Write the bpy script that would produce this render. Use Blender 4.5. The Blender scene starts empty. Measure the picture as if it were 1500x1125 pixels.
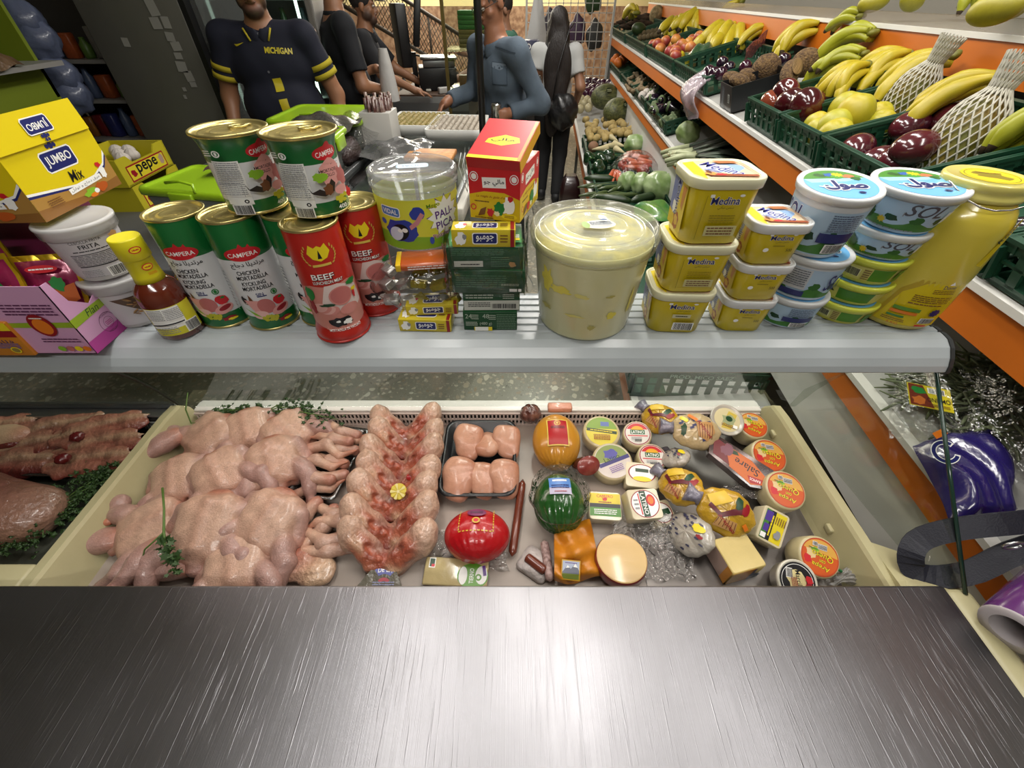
import bpy,bmesh,math,random
import numpy as np
from mathutils import Vector,Matrix,Euler,noise
from mathutils.geometry import tessellate_polygon
random.seed(7)
PI=math.pi
SC=bpy.context.scene
COL=SC.collection
R=math.radians
# ------------------------------------------------------------ camera model (also used to read positions off the photo)
F=610.0;TH=R(43.2);H=1.65
_s,_c=math.sin(TH),math.cos(TH)
def ray(px,py):
 x=(px-750)/F;v=(562.5-py)/F
 return Vector((x,_c+v*_s,-_s+v*_c))
def at(px,py,z):
 d=ray(px,py);t=(z-H)/d.z
 return Vector((d.x*t,d.y*t,z))
def atw(px,py,y):
 d=ray(px,py);t=y/d.y
 return Vector((d.x*t,y,H+d.z*t))
def depth(p):return p.y*_c-(p.z-H)*_s
# ------------------------------------------------------------ colours and materials
def lin(h):
 if isinstance(h,str):
  h=h.lstrip('#');c=[int(h[i:i+2],16)/255 for i in (0,2,4)]
 else:c=list(h)
 return tuple((v/12.92 if v <= .04045 else ((v+.055)/1.055) ** 2.4) for v in c)
_M={}
def mat(key,col=None,rough=.5,metal=0.,bump=0.,bs=60.,var=0.,vs=9.,spec=.5,coat=0.,emit=0.,vc=False,sss=0.,stretch=None,col2=None):
 if key in _M:return _M[key]
 m=bpy.data.materials.new(key);m.use_nodes=True;_M[key]=m
 nt=m.node_tree;N=nt.nodes;L=nt.links
 b=N['Principled BSDF']
 b.inputs['Roughness'].default_value=rough;b.inputs['Metallic'].default_value=metal
 b.inputs['Specular IOR Level'].default_value=spec;b.inputs['Coat Weight'].default_value=coat
 b.inputs['Coat Roughness'].default_value=.12
 if sss:
  b.inputs['Subsurface Weight'].default_value=sss;b.inputs['Subsurface Radius'].default_value=(.012,.005,.003)
  b.inputs['Subsurface Scale'].default_value=1.
 src=None
 if vc:
  a=N.new('ShaderNodeAttribute');a.attribute_name='Col';src=a.outputs['Color']
 else:
  c=lin(col);b.inputs['Base Color'].default_value=(*c,1)
 tc=N.new('ShaderNodeTexCoord');co=tc.outputs['Object']
 if stretch:
  mp=N.new('ShaderNodeMapping');mp.inputs['Scale'].default_value=stretch;L.new(co,mp.inputs[0]);co=mp.outputs[0]
 if var:
  n=N.new('ShaderNodeTexNoise');n.inputs['Scale'].default_value=vs;n.inputs['Detail'].default_value=4;L.new(co,n.inputs['Vector'])
  mx=N.new('ShaderNodeMix');mx.data_type='RGBA';mx.blend_type='MIX'
  r=N.new('ShaderNodeValToRGB');r.color_ramp.elements[0].position=.38;r.color_ramp.elements[1].position=.65
  L.new(n.outputs['Fac'],r.inputs[0])
  ml=N.new('ShaderNodeMath');ml.operation='MULTIPLY';ml.inputs[1].default_value=var;L.new(r.outputs[0],ml.inputs[0]);L.new(ml.outputs[0],mx.inputs[0])
  if src:L.new(src,mx.inputs[6])
  else:mx.inputs[6].default_value=(*c,1)
  if col2:mx.inputs[7].default_value=(*lin(col2),1)
  elif src:
   h=N.new('ShaderNodeHueSaturation');h.inputs['Value'].default_value=.55;L.new(src,h.inputs['Color']);L.new(h.outputs[0],mx.inputs[7])
  else:mx.inputs[7].default_value=(*[v*.5 for v in c],1)
  src=mx.outputs[2]
 if src:L.new(src,b.inputs['Base Color'])
 if emit:
  b.inputs['Emission Strength'].default_value=emit
  if src:L.new(src,b.inputs['Emission Color'])
  else:b.inputs['Emission Color'].default_value=(*c,1)
 if bump:
  n=N.new('ShaderNodeTexNoise');n.inputs['Scale'].default_value=bs;n.inputs['Detail'].default_value=3;L.new(co,n.inputs['Vector'])
  bp=N.new('ShaderNodeBump');bp.inputs['Strength'].default_value=bump;bp.inputs['Distance'].default_value=.01
  L.new(n.outputs['Fac'],bp.inputs['Height']);L.new(bp.outputs[0],b.inputs['Normal'])
 return m
def glassy(key,tint=(1,1,1),rough=.03,refl=1.,bump=0.,bs=50.,milk=0.,milkcol=(.8,.8,.8)):
 """clear sheet: transparent with a fresnel reflection, optionally a little milky"""
 if key in _M:return _M[key]
 m=bpy.data.materials.new(key);m.use_nodes=True;_M[key]=m
 nt=m.node_tree;N=nt.nodes;L=nt.links;N.remove(N['Principled BSDF']);out=N['Material Output']
 t=N.new('ShaderNodeBsdfTransparent');t.inputs[0].default_value=(*tint,1)
 g=N.new('ShaderNodeBsdfGlossy');g.inputs['Roughness'].default_value=rough
 fr=N.new('ShaderNodeLayerWeight')
 pw=N.new('ShaderNodeMath');pw.operation='POWER';pw.inputs[1].default_value=4.;L.new(fr.outputs['Facing'],pw.inputs[0])
 ml=N.new('ShaderNodeMath');ml.operation='MULTIPLY_ADD';ml.inputs[1].default_value=.55*refl;ml.inputs[2].default_value=.03*refl;L.new(pw.outputs[0],ml.inputs[0])
 mx=N.new('ShaderNodeMixShader');L.new(ml.outputs[0],mx.inputs[0])
 base=t.outputs[0]
 if milk:
  d=N.new('ShaderNodeBsdfDiffuse');d.inputs[0].default_value=(*milkcol,1)
  m2=N.new('ShaderNodeMixShader');m2.inputs[0].default_value=milk;L.new(base,m2.inputs[1]);L.new(d.outputs[0],m2.inputs[2]);base=m2.outputs[0]
 L.new(base,mx.inputs[1]);L.new(g.outputs[0],mx.inputs[2]);L.new(mx.outputs[0],out.inputs[0])
 if bump:
  tc=N.new('ShaderNodeTexCoord')
  n=N.new('ShaderNodeTexNoise');n.inputs['Scale'].default_value=bs;n.inputs['Detail'].default_value=2;L.new(tc.outputs['Object'],n.inputs['Vector'])
  bp=N.new('ShaderNodeBump');bp.inputs['Strength'].default_value=bump;bp.inputs['Distance'].default_value=.02
  L.new(n.outputs['Fac'],bp.inputs['Height']);L.new(bp.outputs[0],g.inputs['Normal']);L.new(bp.outputs[0],fr.inputs['Normal'])
 return m
 # ------------------------------------------------------------ objects
def tag(o,label=None,cat=None,group=None,kind=None):
 if label:o['label']=label
 if cat:o['category']=cat
 if group:o['group']=group
 if kind:o['kind']=kind
 return o
def thing(name,label,cat,loc=(0,0,0),rz=0.,group=None,rx=0.,ry=0.):
 o=bpy.data.objects.new(name,None);COL.objects.link(o);o.location=loc;o.rotation_euler=(rx,ry,rz)
 o.empty_display_size=.02
 return tag(o,label,cat,group)
def link(name,me,parent=None,loc=(0,0,0),rot=(0,0,0)):
 o=bpy.data.objects.new(name,me);COL.objects.link(o);o.location=loc;o.rotation_euler=rot
 if parent:o.parent=parent
 return o
def dup(root,loc,rot=None,label=None,group=None,scale=None):
 r=root.copy();COL.objects.link(r);r.location=loc
 if rot is not None:r.rotation_euler=rot
 if scale is not None:r.scale=(scale,)*3 if not hasattr(scale,'__len__') else scale
 if label:r['label']=label
 if group:r['group']=group
 for ch in list(root.children):
  c=ch.copy();COL.objects.link(c);c.parent=r
  for g in list(ch.children):
   d=g.copy();COL.objects.link(d);d.parent=c
 return r
class MB:
 def __init__(s):s.v=[];s.f=[];s.m=[];s.sm=[];s.xf=None
 def add(s,vs,fs,mi=0,smooth=False,xf=None):
  n=len(s.v)
  for p in vs:
   p=Vector(p)
   if xf is not None:p=xf @ p
   if s.xf is not None:p=s.xf @ p
   s.v.append(p)
  for f in fs:
   s.f.append([i+n for i in f]);s.m.append(mi);s.sm.append(smooth)
  return s
 def box(s,c,d,mi=0,bev=0.,rot=None,seg=2):
  xf=Matrix.Translation(c)
  if rot:xf=xf @ Euler(rot).to_matrix().to_4x4()
  if bev <= 0:
   x,y,z=d[0]/2,d[1]/2,d[2]/2
   vs=[(-x,-y,-z),(x,-y,-z),(x,y,-z),(-x,y,-z),(-x,-y,z),(x,-y,z),(x,y,z),(-x,y,z)]
   fs=[(0,3,2,1),(4,5,6,7),(0,1,5,4),(1,2,6,5),(2,3,7,6),(3,0,4,7)]
   return s.add(vs,fs,mi,False,xf)
  bm=bmesh.new();bmesh.ops.create_cube(bm,size=1.)
  for v in bm.verts:v.co=Vector((v.co.x*d[0],v.co.y*d[1],v.co.z*d[2]))
  bmesh.ops.bevel(bm,geom=bm.edges[:],offset=min(bev,min(d)*.49),segments=seg,affect='EDGES',profile=.5)
  bm.verts.index_update()
  s.add([v.co.copy() for v in bm.verts],[[v.index for v in f.verts] for f in bm.faces],mi,True,xf);bm.free();return s
 def rings(s,rings,mi=0,smooth=True,cap0=True,cap1=True,closed=True,xf=None,mis=None):
  n=len(rings[0]);vs=[p for r in rings for p in r]
  base=len(s.v);s.add(vs,[],mi,smooth,xf)
  rg=range(n) if closed else range(n-1)
  for i in range(len(rings)-1):
   for j in rg:
    k=(j+1) % n
    s.f.append([base+i*n+j,base+i*n+k,base+(i+1)*n+k,base+(i+1)*n+j]);s.m.append(mis[i] if mis else mi);s.sm.append(smooth)
  if cap0:s.f.append([base+j for j in reversed(range(n))]);s.m.append(mis[0] if mis else mi);s.sm.append(False)
  if cap1:s.f.append([base+(len(rings)-1)*n+j for j in range(n)]);s.m.append(mis[-1] if mis else mi);s.sm.append(False)
  return s
 def lathe(s,prof,n=32,mi=0,c=(0,0,0),cap0=True,cap1=True,smooth=True,mis=None,xf=None,sx=1.,sy=1.):
  return s.rings([[(c[0]+r*sx*math.cos(2*PI*j/n),c[1]+r*sy*math.sin(2*PI*j/n),c[2]+z) for j in range(n)] for r,z in prof],mi,smooth,cap0,cap1,True,xf,mis)
 def rr(s,prof,rad=.25,n=8,mi=0,c=(0,0,0),cap0=True,cap1=True,mis=None,xf=None):
  """rounded-rectangle loft: prof = [(w, d, z)]"""
  return s.rings([rrect(w,d,min(w,d)*rad,z,n,c) for w,d,z in prof],mi,True,cap0,cap1,True,xf,mis)
 def tube(s,pts,rad,n=10,mi=0,smooth=True,cap=True,flat=1.):
  pts=[Vector(p) for p in pts];rings=[]
  if not hasattr(rad,'__len__'):rad=[rad]*len(pts)
  up=None
  for i,p in enumerate(pts):
   t=(pts[min(i+1,len(pts)-1)]-pts[max(i-1,0)])
   t=t.normalized() if t.length > 1e-9 else Vector((0,0,1))
   if up is None:up=Vector((0,0,1)) if abs(t.z) < .9 else Vector((1,0,0))
   a=t.cross(up);a=a.normalized() if a.length > 1e-6 else Vector((1,0,0));b=a.cross(t).normalized();up=b
   rings.append([p+a*(rad[i]*math.cos(2*PI*j/n))+b*(rad[i]*flat*math.sin(2*PI*j/n)) for j in range(n)])
  return s.rings(rings,mi,smooth,cap,cap)
 def ell(s,c,r,mi=0,n=20,m=12,f=None,xf=None):
  vs=[];fs=[]
  for i in range(m+1):
   a=PI*i/m
   for j in range(n):
    b=2*PI*j/n
    p=Vector((math.sin(a)*math.cos(b),math.sin(a)*math.sin(b),math.cos(a)))
    k=f(p) if f else 1.
    vs.append(Vector((c[0]+p.x*r[0]*k,c[1]+p.y*r[1]*k,c[2]+p.z*r[2]*k)))
  for i in range(m):
   for j in range(n):
    k=(j+1) % n;fs.append((i*n+j,(i+1)*n+j,(i+1)*n+k,i*n+k))
  return s.add(vs,fs,mi,True,xf)
 def poly(s,pts,th,mi=0,axis=None):
  """prism from a planar polygon thickened along its normal"""
  pts=[Vector(p) for p in pts]
  nrm=Vector(axis) if axis else (pts[1]-pts[0]).cross(pts[2]-pts[0]).normalized()
  n=len(pts);vs=pts+[p+nrm*th for p in pts]
  fs=[tuple(reversed(range(n))),tuple(range(n,2*n))]+[(i,(i+1) % n,n+(i+1) % n,n+i) for i in range(n)]
  return s.add(vs,fs,mi)
 def grid(s,fn,nu,nv,mi=0,smooth=True,mf=None):
  vs=[fn(i/nu,j/nv) for j in range(nv+1) for i in range(nu+1)]
  base=len(s.v);s.add(vs,[])
  for j in range(nv):
   for i in range(nu):
    a=base+j*(nu+1)+i
    s.f.append([a,a+1,a+nu+2,a+nu+1]);s.m.append(mf((i+.5)/nu,(j+.5)/nv) if mf else mi);s.sm.append(smooth)
  return s
 def mesh(s,name,mats):
  me=bpy.data.meshes.new(name);me.from_pydata([tuple(v) for v in s.v],[],s.f)
  if not hasattr(mats,'__len__'):mats=[mats]
  for m in mats:me.materials.append(m)
  me.polygons.foreach_set('material_index',s.m);me.polygons.foreach_set('use_smooth',s.sm);me.update()
  return me
 def build(s,name,mats,parent=None,loc=(0,0,0),rot=(0,0,0)):
  return link(name,s.mesh(name,mats),parent,loc,rot)
def rrect(w,d,r,z,n=8,c=(0,0,0)):
 out=[]
 for cx,cy,a0 in ((1,1,0),(-1,1,90),(-1,-1,180),(1,-1,270)):
  for i in range(n+1):
   a=R(a0+90*i/n)
   out.append((c[0]+cx*(w/2-r)+r*math.cos(a),c[1]+cy*(d/2-r)+r*math.sin(a),c[2]+z))
 return out
def Rz(a):return Matrix.Rotation(a,4,'Z')
def T(v):return Matrix.Translation(v)
def E(rx,ry,rz):return Euler((rx,ry,rz)).to_matrix().to_4x4()
def sheet(name,fn,nu,nv,m,parent=None,th=.0006):
 """a thin sheet (film, bag, leaf) with a real thickness"""
 mb=MB();P=[[Vector(fn(i/nu,j/nv)) for i in range(nu+1)] for j in range(nv+1)]
 def nr(i,j):
  a=P[j][min(i+1,nu)]-P[j][max(i-1,0)];b=P[min(j+1,nv)][i]-P[max(j-1,0)][i]
  n=a.cross(b);return n.normalized() if n.length > 1e-9 else Vector((0,0,1))
 top=[P[j][i] for j in range(nv+1) for i in range(nu+1)]
 bot=[P[j][i]-nr(i,j)*th for j in range(nv+1) for i in range(nu+1)]
 k=len(top);W=nu+1;fs=[]
 for j in range(nv):
  for i in range(nu):
   a=j*W+i;fs.append((a,a+1,a+W+1,a+W));fs.append((k+a,k+a+W,k+a+W+1,k+a+1))
 mb.add(top+bot,fs,0,True)
 return mb.build(name,m,parent)
 # ------------------------------------------------------------ smooth organic bodies: signed distances blended, meshed with surface nets
def cap(a,b,ra,rb,col=0,k=None):return ('c',np.array(a,float),np.array(b,float),ra,rb,col,k)
def ell(c,r,col=0,rot=None,k=None):
 return ('e',np.array(c,float),np.array(r,float),(np.array(Euler(rot).to_matrix()) if rot else None),0,col,k)
def rbox(c,hf,r,col=0,rot=None,k=None):return ('b',np.array(c,float),np.array(hf,float),(np.array(Euler(rot).to_matrix()) if rot else np.eye(3)),r,col,k)
def _sdf(p,X):
 if p[0] == 'b':
  q=np.abs((X-p[1]) @ p[3])-(p[2]-p[4]);return np.linalg.norm(np.maximum(q,0),axis=-1)+np.minimum(q.max(-1),0)-p[4]
 if p[0] == 'c':
  a,b,ra,rb=p[1:5];ba=b-a;L2=max(float(ba @ ba),1e-12)
  t=np.clip(((X-a) @ ba)/L2,0,1)
  return np.linalg.norm(X-a-t[...,None]*ba,axis=-1)-(ra+(rb-ra)*t)
 q=X-p[1]
 if p[3] is not None:q=q @ p[3]
 k0=np.linalg.norm(q/p[2],axis=-1);k1=np.linalg.norm(q/(p[2] ** 2),axis=-1)
 return k0*(k0-1)/np.maximum(k1,1e-9)
def organic(name,prims,h,pal,k=.012,sub=(),cut=None,wob=0.,wobs=40.,colw=None,seed=0,speck=0.,cuts=(),bands=()):
 lo=np.full(3,1e9);hi=-lo
 for p in prims:
  if p[0] == 'c':
   for q,r in ((p[1],p[3]),(p[2],p[4])):lo=np.minimum(lo,q-r);hi=np.maximum(hi,q+r)
  else:
   r=p[2].max() if p[3] is not None else p[2];lo=np.minimum(lo,p[1]-r);hi=np.maximum(hi,p[1]+r)
 lo -= 2.5*h+k*.3;hi += 2.5*h+k*.3
 if cut is not None:lo[2]=max(lo[2],cut-2*h)
 n=np.ceil((hi-lo)/h).astype(int)+1
 g=np.stack(np.meshgrid(*[lo[i]+h*np.arange(n[i]) for i in range(3)],indexing='ij'),-1)
 V=np.full(n,1.)
 def box(p,mg):
  if p[0] == 'c':l=np.minimum(p[1]-p[3],p[2]-p[4]);u=np.maximum(p[1]+p[3],p[2]+p[4])
  else:r=p[2].max() if p[3] is not None else p[2];l=p[1]-r;u=p[1]+r
  i0=np.clip(np.floor((l-mg-lo)/h).astype(int),0,n);i1=np.clip(np.ceil((u+mg-lo)/h).astype(int)+1,0,n)
  return tuple(slice(x,y) for x,y in zip(i0,i1))
 for p in prims:
  kk=p[6] if p[6] is not None else k;q=box(p,kk+3*h);d=_sdf(p,g[q]);W=V[q]
  e=np.clip(.5+.5*(W-d)/kk,0,1);V[q]=W*(1-e)+d*e-kk*e*(1-e)
 for p in sub:
  kk=p[6] if p[6] is not None else k*.5;q=box(p,kk+3*h);d=-_sdf(p,g[q]);W=V[q]
  e=np.clip(.5-.5*(W-d)/kk,0,1);V[q]=W*(1-e)+d*e+kk*e*(1-e)
 for cp,cn,rad in cuts:
  q=g-np.array(cp);cn_=np.array(cn);dd=q @ cn_;ax=np.linalg.norm(q-dd[...,None]*cn_,axis=-1)
  V=np.where((ax < rad) & (np.abs(dd) < rad*1.2),np.maximum(V,dd),V)
 if cut is not None:V=np.maximum(V,cut-g[...,2])
 if wob:
  ph=np.random.RandomState(seed+3).rand(6)*6.28;x,y,z=g[...,0],g[...,1],g[...,2]
  V=V+wob*(np.sin(x*wobs+ph[0]+1.7*np.sin(y*wobs*.7+ph[1]))*np.sin(y*wobs*1.1+ph[2])+.6*np.sin(z*wobs*1.3+ph[3]+x*wobs*.5)*np.sin(x*wobs*1.9+ph[4]))
 S=V < 0
 cs=[(i,j,l) for i in (0,1) for j in (0,1) for l in (0,1)]
 sl=lambda A,o:A[o[0]:n[0]-1+o[0],o[1]:n[1]-1+o[1],o[2]:n[2]-1+o[2]]
 cnt=sum(sl(S,o).astype(np.int8) for o in cs);act=(cnt > 0) & (cnt < 8)
 idx=np.full(act.shape,-1);ai=np.argwhere(act);idx[act]=np.arange(len(ai))
 ps=np.zeros((len(ai),3));pc=np.zeros(len(ai))
 vals={o:sl(V,o)[act] for o in cs}
 for o in cs:
  for ax in range(3):
   if o[ax]:continue
   q=list(o);q[ax]=1;q=tuple(q);a,b=vals[o],vals[q];m=(a < 0) != (b < 0)
   t=np.where(m,a/np.where(m,a-b,1),0);pt=np.tile(np.array(o,float),(len(ai),1));pt[:,ax]=t
   ps[m] += pt[m];pc[m] += 1
 P=lo+h*(ai+ps/np.maximum(pc,1)[:,None])
 F_=[]
 for ax in range(3):
  a2,a3=(ax+1) % 3,(ax+2) % 3
  A=np.take(S,range(0,n[ax]-1),axis=ax);B=np.take(S,range(1,n[ax]),axis=ax)
  e=np.argwhere(A != B);e=e[(e[:,a2] > 0) & (e[:,a3] > 0) & (e[:,a2] < n[a2]-1) & (e[:,a3] < n[a3]-1)]
  if not len(e):continue
  def off(d2,d3):
   q=e.copy();q[:,a2] -= d2;q[:,a3] -= d3;return idx[q[:,0],q[:,1],q[:,2]]
  qd=np.stack([off(1,1),off(0,1),off(0,0),off(1,0)],1)
  ins=A[e[:,0],e[:,1],e[:,2]];qd[~ins]=qd[~ins][:,::-1];F_.append(qd)
 Q=np.concatenate(F_);Q=Q[(Q >= 0).all(1)]
 me=bpy.data.meshes.new(name);me.from_pydata(P.tolist(),[],Q.tolist())
 # colour of each vertex: the nearest member's own colour, softly blended
 D=np.stack([_sdf(p,P) for p in list(prims)]+[np.abs(_sdf(p,P))-k*.3 for p in sub],1);w=np.exp(-np.clip((D-D.min(1,keepdims=True))/(colw or h*.8),0,30))
 C=np.array([lin(pal[p[5]]) for p in list(prims)+list(sub)]);c=(w @ C)/w.sum(1,keepdims=True)
 for a_,b_,t0,t1,ci in bands:
  a_,b_=np.array(a_),np.array(b_);tt=((P-a_) @ (b_-a_))/((b_-a_) @ (b_-a_));ds=np.linalg.norm(P-a_-tt[:,None]*(b_-a_),axis=1)
  c[(tt > t0) & (tt < t1) & (ds < .085)]=lin(pal[ci])
 if speck:
  rs=np.random.RandomState(seed);c=c*(1-speck*rs.rand(len(c),1))
 at_=me.color_attributes.new('Col','FLOAT_COLOR','POINT')
 at_.data.foreach_set('color',np.concatenate([c,np.ones((len(c),1))],1).astype(np.float32).ravel())
 me.polygons.foreach_set('use_smooth',[True]*len(me.polygons));me.update()
 return me
def withmat(me,*ms):
 for m in ms:me.materials.append(m)
 return me
 # ------------------------------------------------------------ printed artwork: flat shapes and letters laid on a surface
_TX={}
def text_tris(s,bold=0.,shear=0.):
 key=(s,bold,shear)
 if key in _TX:return _TX[key]
 cu=bpy.data.curves.new('t','FONT');cu.body=s;cu.align_x='CENTER';cu.align_y='CENTER';cu.offset=bold*.4;cu.shear=shear;cu.resolution_u=3
 o=bpy.data.objects.new('t',cu);COL.objects.link(o)
 dg=bpy.context.evaluated_depsgraph_get();me=bpy.data.meshes.new_from_object(o.evaluated_get(dg))
 vs=[(v.co.x,v.co.y) for v in me.vertices];fs=[tuple(p.vertices) for p in me.polygons]
 bpy.data.objects.remove(o);bpy.data.curves.remove(cu);bpy.data.meshes.remove(me)
 if vs:
  x0,x1=min(v[0] for v in vs),max(v[0] for v in vs);y0,y1=min(v[1] for v in vs),max(v[1] for v in vs)
 else:x0=x1=y0=y1=0
 _TX[key]=(vs,fs,(x0,x1,y0,y1));return _TX[key]
_AR={'ا':'FE8D FE8E','ب':'FE8F FE90 FE91 FE92','ت':'FE95 FE96 FE97 FE98','ج':'FE9D FE9E FE9F FEA0','د':'FEA9 FEAA','ر':'FEAD FEAE',
'ص':'FEB9 FEBA FEBB FEBC','ق':'FED5 FED6 FED7 FED8','ل':'FEDD FEDE FEDF FEE0','م':'FEE1 FEE2 FEE3 FEE4','ن':'FEE5 FEE6 FEE7 FEE8',
'و':'FEED FEEE','ي':'FEF1 FEF2 FEF3 FEF4','ه':'FEE9 FEEA FEEB FEEC','س':'FEB1 FEB2 FEB3 FEB4','ف':'FED1 FED2 FED3 FED4','ة':'FE93 FE94'}
def arabic(s):
 out=[]
 for i,ch in enumerate(s):
  if ch not in _AR:out.append(ch);continue
  fm=_AR[ch].split()
  pj=i > 0 and s[i-1] in _AR and len(_AR[s[i-1]].split()) == 4
  nj=i < len(s)-1 and s[i+1] in _AR and len(fm) == 4
  out.append(chr(int(fm[(3 if pj else 2) if nj else (1 if pj else 0)],16)))
 return ''.join(reversed(out))
class Art:
 """shapes in (u, v) metres; layer order is drawing order; put() lays them on a surface as one thin printed mesh"""
 def __init__(s):s.it=[];s.mats=[]
 def mi(s,m):
  if m not in s.mats:s.mats.append(m)
  return s.mats.index(m)
 def tris(s,pts,fs,m):s.it.append((pts,fs,s.mi(m)));return s
 def poly(s,pts,m):
  t=tessellate_polygon([[Vector((p[0],p[1],0)) for p in pts]]);return s.tris(pts,[tuple(x) for x in t],m)
 def rect(s,x,y,w,h,m,a=0.):
  c,q=math.cos(a),math.sin(a)
  return s.poly([(x+c*i*w/2-q*j*h/2,y+q*i*w/2+c*j*h/2) for i,j in ((-1,-1),(1,-1),(1,1),(-1,1))],m)
 def rrect(s,x,y,w,h,r,m,a=0.):
  c,q=math.cos(a),math.sin(a)
  return s.poly([(x+c*p[0]-q*p[1],y+q*p[0]+c*p[1]) for p in rrect(w,h,r,0,4)],m)
 def ell(s,x,y,rx,ry,m,n=20,a=0.,t0=0.,t1=2*PI):
  c,q=math.cos(a),math.sin(a);P=[]
  full=abs(t1-t0-2*PI) < 1e-6
  for i in range(n if full else n+1):
   t=t0+(t1-t0)*i/n;u,v=rx*math.cos(t),ry*math.sin(t);P.append((x+c*u-q*v,y+q*u+c*v))
  return s.poly(P,m)
 def blob(s,x,y,rx,ry,m,seed=0,n=16,am=.25):
  rs=random.Random(seed);k=[1+am*(rs.random()*2-1) for _ in range(n)]
  return s.poly([(x+rx*k[i]*math.cos(2*PI*i/n),y+ry*k[i]*math.sin(2*PI*i/n)) for i in range(n)],m)
 def ring(s,x,y,r0,r1,m,n=28,ky=1.,t0=0.,t1=2*PI):
  pts=[];fs=[]
  for i in range(n+1):
   t=t0+(t1-t0)*i/n
   pts += [(x+r0*math.cos(t),y+r0*ky*math.sin(t)),(x+r1*math.cos(t),y+r1*ky*math.sin(t))]
  for i in range(n):fs += [(2*i,2*i+1,2*i+3),(2*i,2*i+3,2*i+2)]
  return s.tris(pts,fs,m)
 def star(s,x,y,r,m,n=5,k=.45,a=0.):
  return s.poly([(x+(r if i % 2 == 0 else r*k)*math.cos(a+PI*i/n),y+(r if i % 2 == 0 else r*k)*math.sin(a+PI*i/n)) for i in range(2*n)],m)
 def line(s,pts,w,m):
  for (x0,y0),(x1,y1) in zip(pts,pts[1:]):
   l=math.hypot(x1-x0,y1-y0) or 1e-9;nx,ny=-(y1-y0)/l*w/2,(x1-x0)/l*w/2
   s.poly([(x0+nx,y0+ny),(x0-nx,y0-ny),(x1-nx,y1-ny),(x1+nx,y1+ny)],m)
  return s
 def text(s,tx,x,y,h,m,w=None,a=0.,bold=0.,shear=0.,arc=0.):
  vs,fs,(x0,x1,y0,y1)=text_tris(tx,bold,shear)
  if not vs:return s
  k=h/max(y1-y0,1e-6);kx=k if w is None else w/max(x1-x0,1e-6)
  c,q=math.cos(a),math.sin(a);P=[]
  for vx,vy in vs:
   u,v=(vx-(x0+x1)/2)*kx,(vy-(y0+y1)/2)*k
   if arc:v=v-arc*(u*u)+0.
   P.append((x+c*u-q*v,y+q*u+c*v))
  return s.tris(P,[t for f in fs for t in ((f[0],f[i],f[i+1]) for i in range(1,len(f)-1))],m)
 def small(s,x,y,w,h,n,m,seed=0,a=0.,lw=.45):
  """a block of fine print too small to read"""
  rs=random.Random(seed);c,q=math.cos(a),math.sin(a)
  for i in range(n):
   v=h/2-h*(i+.5)/n;u=-w/2
   while u < w/2-w*.05:
    l=min(w*(.05+.13*rs.random()),w/2-u)
    s.rect(x+c*(u+l/2)-q*v,y+q*(u+l/2)+c*v,l*.86,h/n*lw,m,a);u += l
  return s
 def bars(s,x,y,w,h,m,white=None,seed=1,a=0.):
  if white:s.rect(x,y,w*1.14,h*1.14,white,a)
  rs=random.Random(seed);u=-w/2;c,q=math.cos(a),math.sin(a)
  while u < w/2:
   l=w*(.012+.03*rs.random());s.rect(x+c*(u+l/2),y+q*(u+l/2),l,h,m,a);u += l+w*(.012+.025*rs.random())
  return s
 def put(s,name,fn,parent=None,maxu=None,off=.0003,step=.00004,maxv=None):
  """fn(u, v) -> (point, normal)"""
  mb=MB();V=[];Fc=[];Mi=[]
  for ly,(pts,fs,m) in enumerate(s.it):
   o=off+step*ly
   for f in fs:
    st=[[Vector((pts[i][0],pts[i][1])) for i in f]]
    while st:
     t=st.pop()
     if maxu or maxv:
      es=[]
      for i in range(3):
       a,b=t[i],t[(i+1) % 3];es.append(max(abs(a.x-b.x)/maxu if maxu else 0,abs(a.y-b.y)/maxv if maxv else 0))
      j=max(range(3),key=lambda i:es[i])
      if es[j] > 1.:
       md=(t[j]+t[(j+1) % 3])/2;o2=t[(j+2) % 3]
       st.append([t[j],md,o2]);st.append([md,t[(j+1) % 3],o2]);continue
     ar=(t[1].x-t[0].x)*(t[2].y-t[0].y)-(t[1].y-t[0].y)*(t[2].x-t[0].x)
     if ar < 0:t=[t[0],t[2],t[1]]
     b=len(V)
     for p in t:
      P,n=fn(p.x,p.y);V.append(Vector(P)+Vector(n)*o)
     Fc.append((b,b+1,b+2));Mi.append(m)
  mb.v=V;mb.f=Fc;mb.m=Mi;mb.sm=[bool(maxu)]*len(Fc)
  return mb.build(name,s.mats,parent)
def on_cyl(rad,z0=0.,a0=-PI/2,cone=0.,c=(0,0)):
 """u runs round the side from the front (a0), v up; radius = rad + cone * v (rad may be a function of v)"""
 def fn(u,v):
  r=rad(v) if callable(rad) else rad+cone*v;r0=rad(0) if callable(rad) else rad
  a=a0+u/r0;n=Vector((math.cos(a),math.sin(a),0));return (c[0]+n.x*r,c[1]+n.y*r,z0+v),n
 return fn
def on_plane(o,U,V):
 o,U,V=Vector(o),Vector(U).normalized(),Vector(V).normalized();n=U.cross(V)
 return lambda u,v:(o+U*u+V*v,n)
def on_mesh(me,o,U,V):
 from mathutils.bvhtree import BVHTree
 bv=BVHTree.FromPolygons([v.co for v in me.vertices],[tuple(p.vertices) for p in me.polygons]);o,U,V=Vector(o),Vector(U).normalized(),Vector(V).normalized();n=U.cross(V)
 def fn(u,v):
  p=o+U*u+V*v;hit=bv.ray_cast(p+n*.5,-n)
  return (hit[0],hit[1]) if hit[0] else (p,n)
 return fn
 # printed inks
def ink(h,rough=.35):return mat('ink '+h+('' if rough == .35 else str(rough)),h,rough=rough)
WHITE,BLACK=ink('#f2f2ee'),ink('#15151a')
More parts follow.
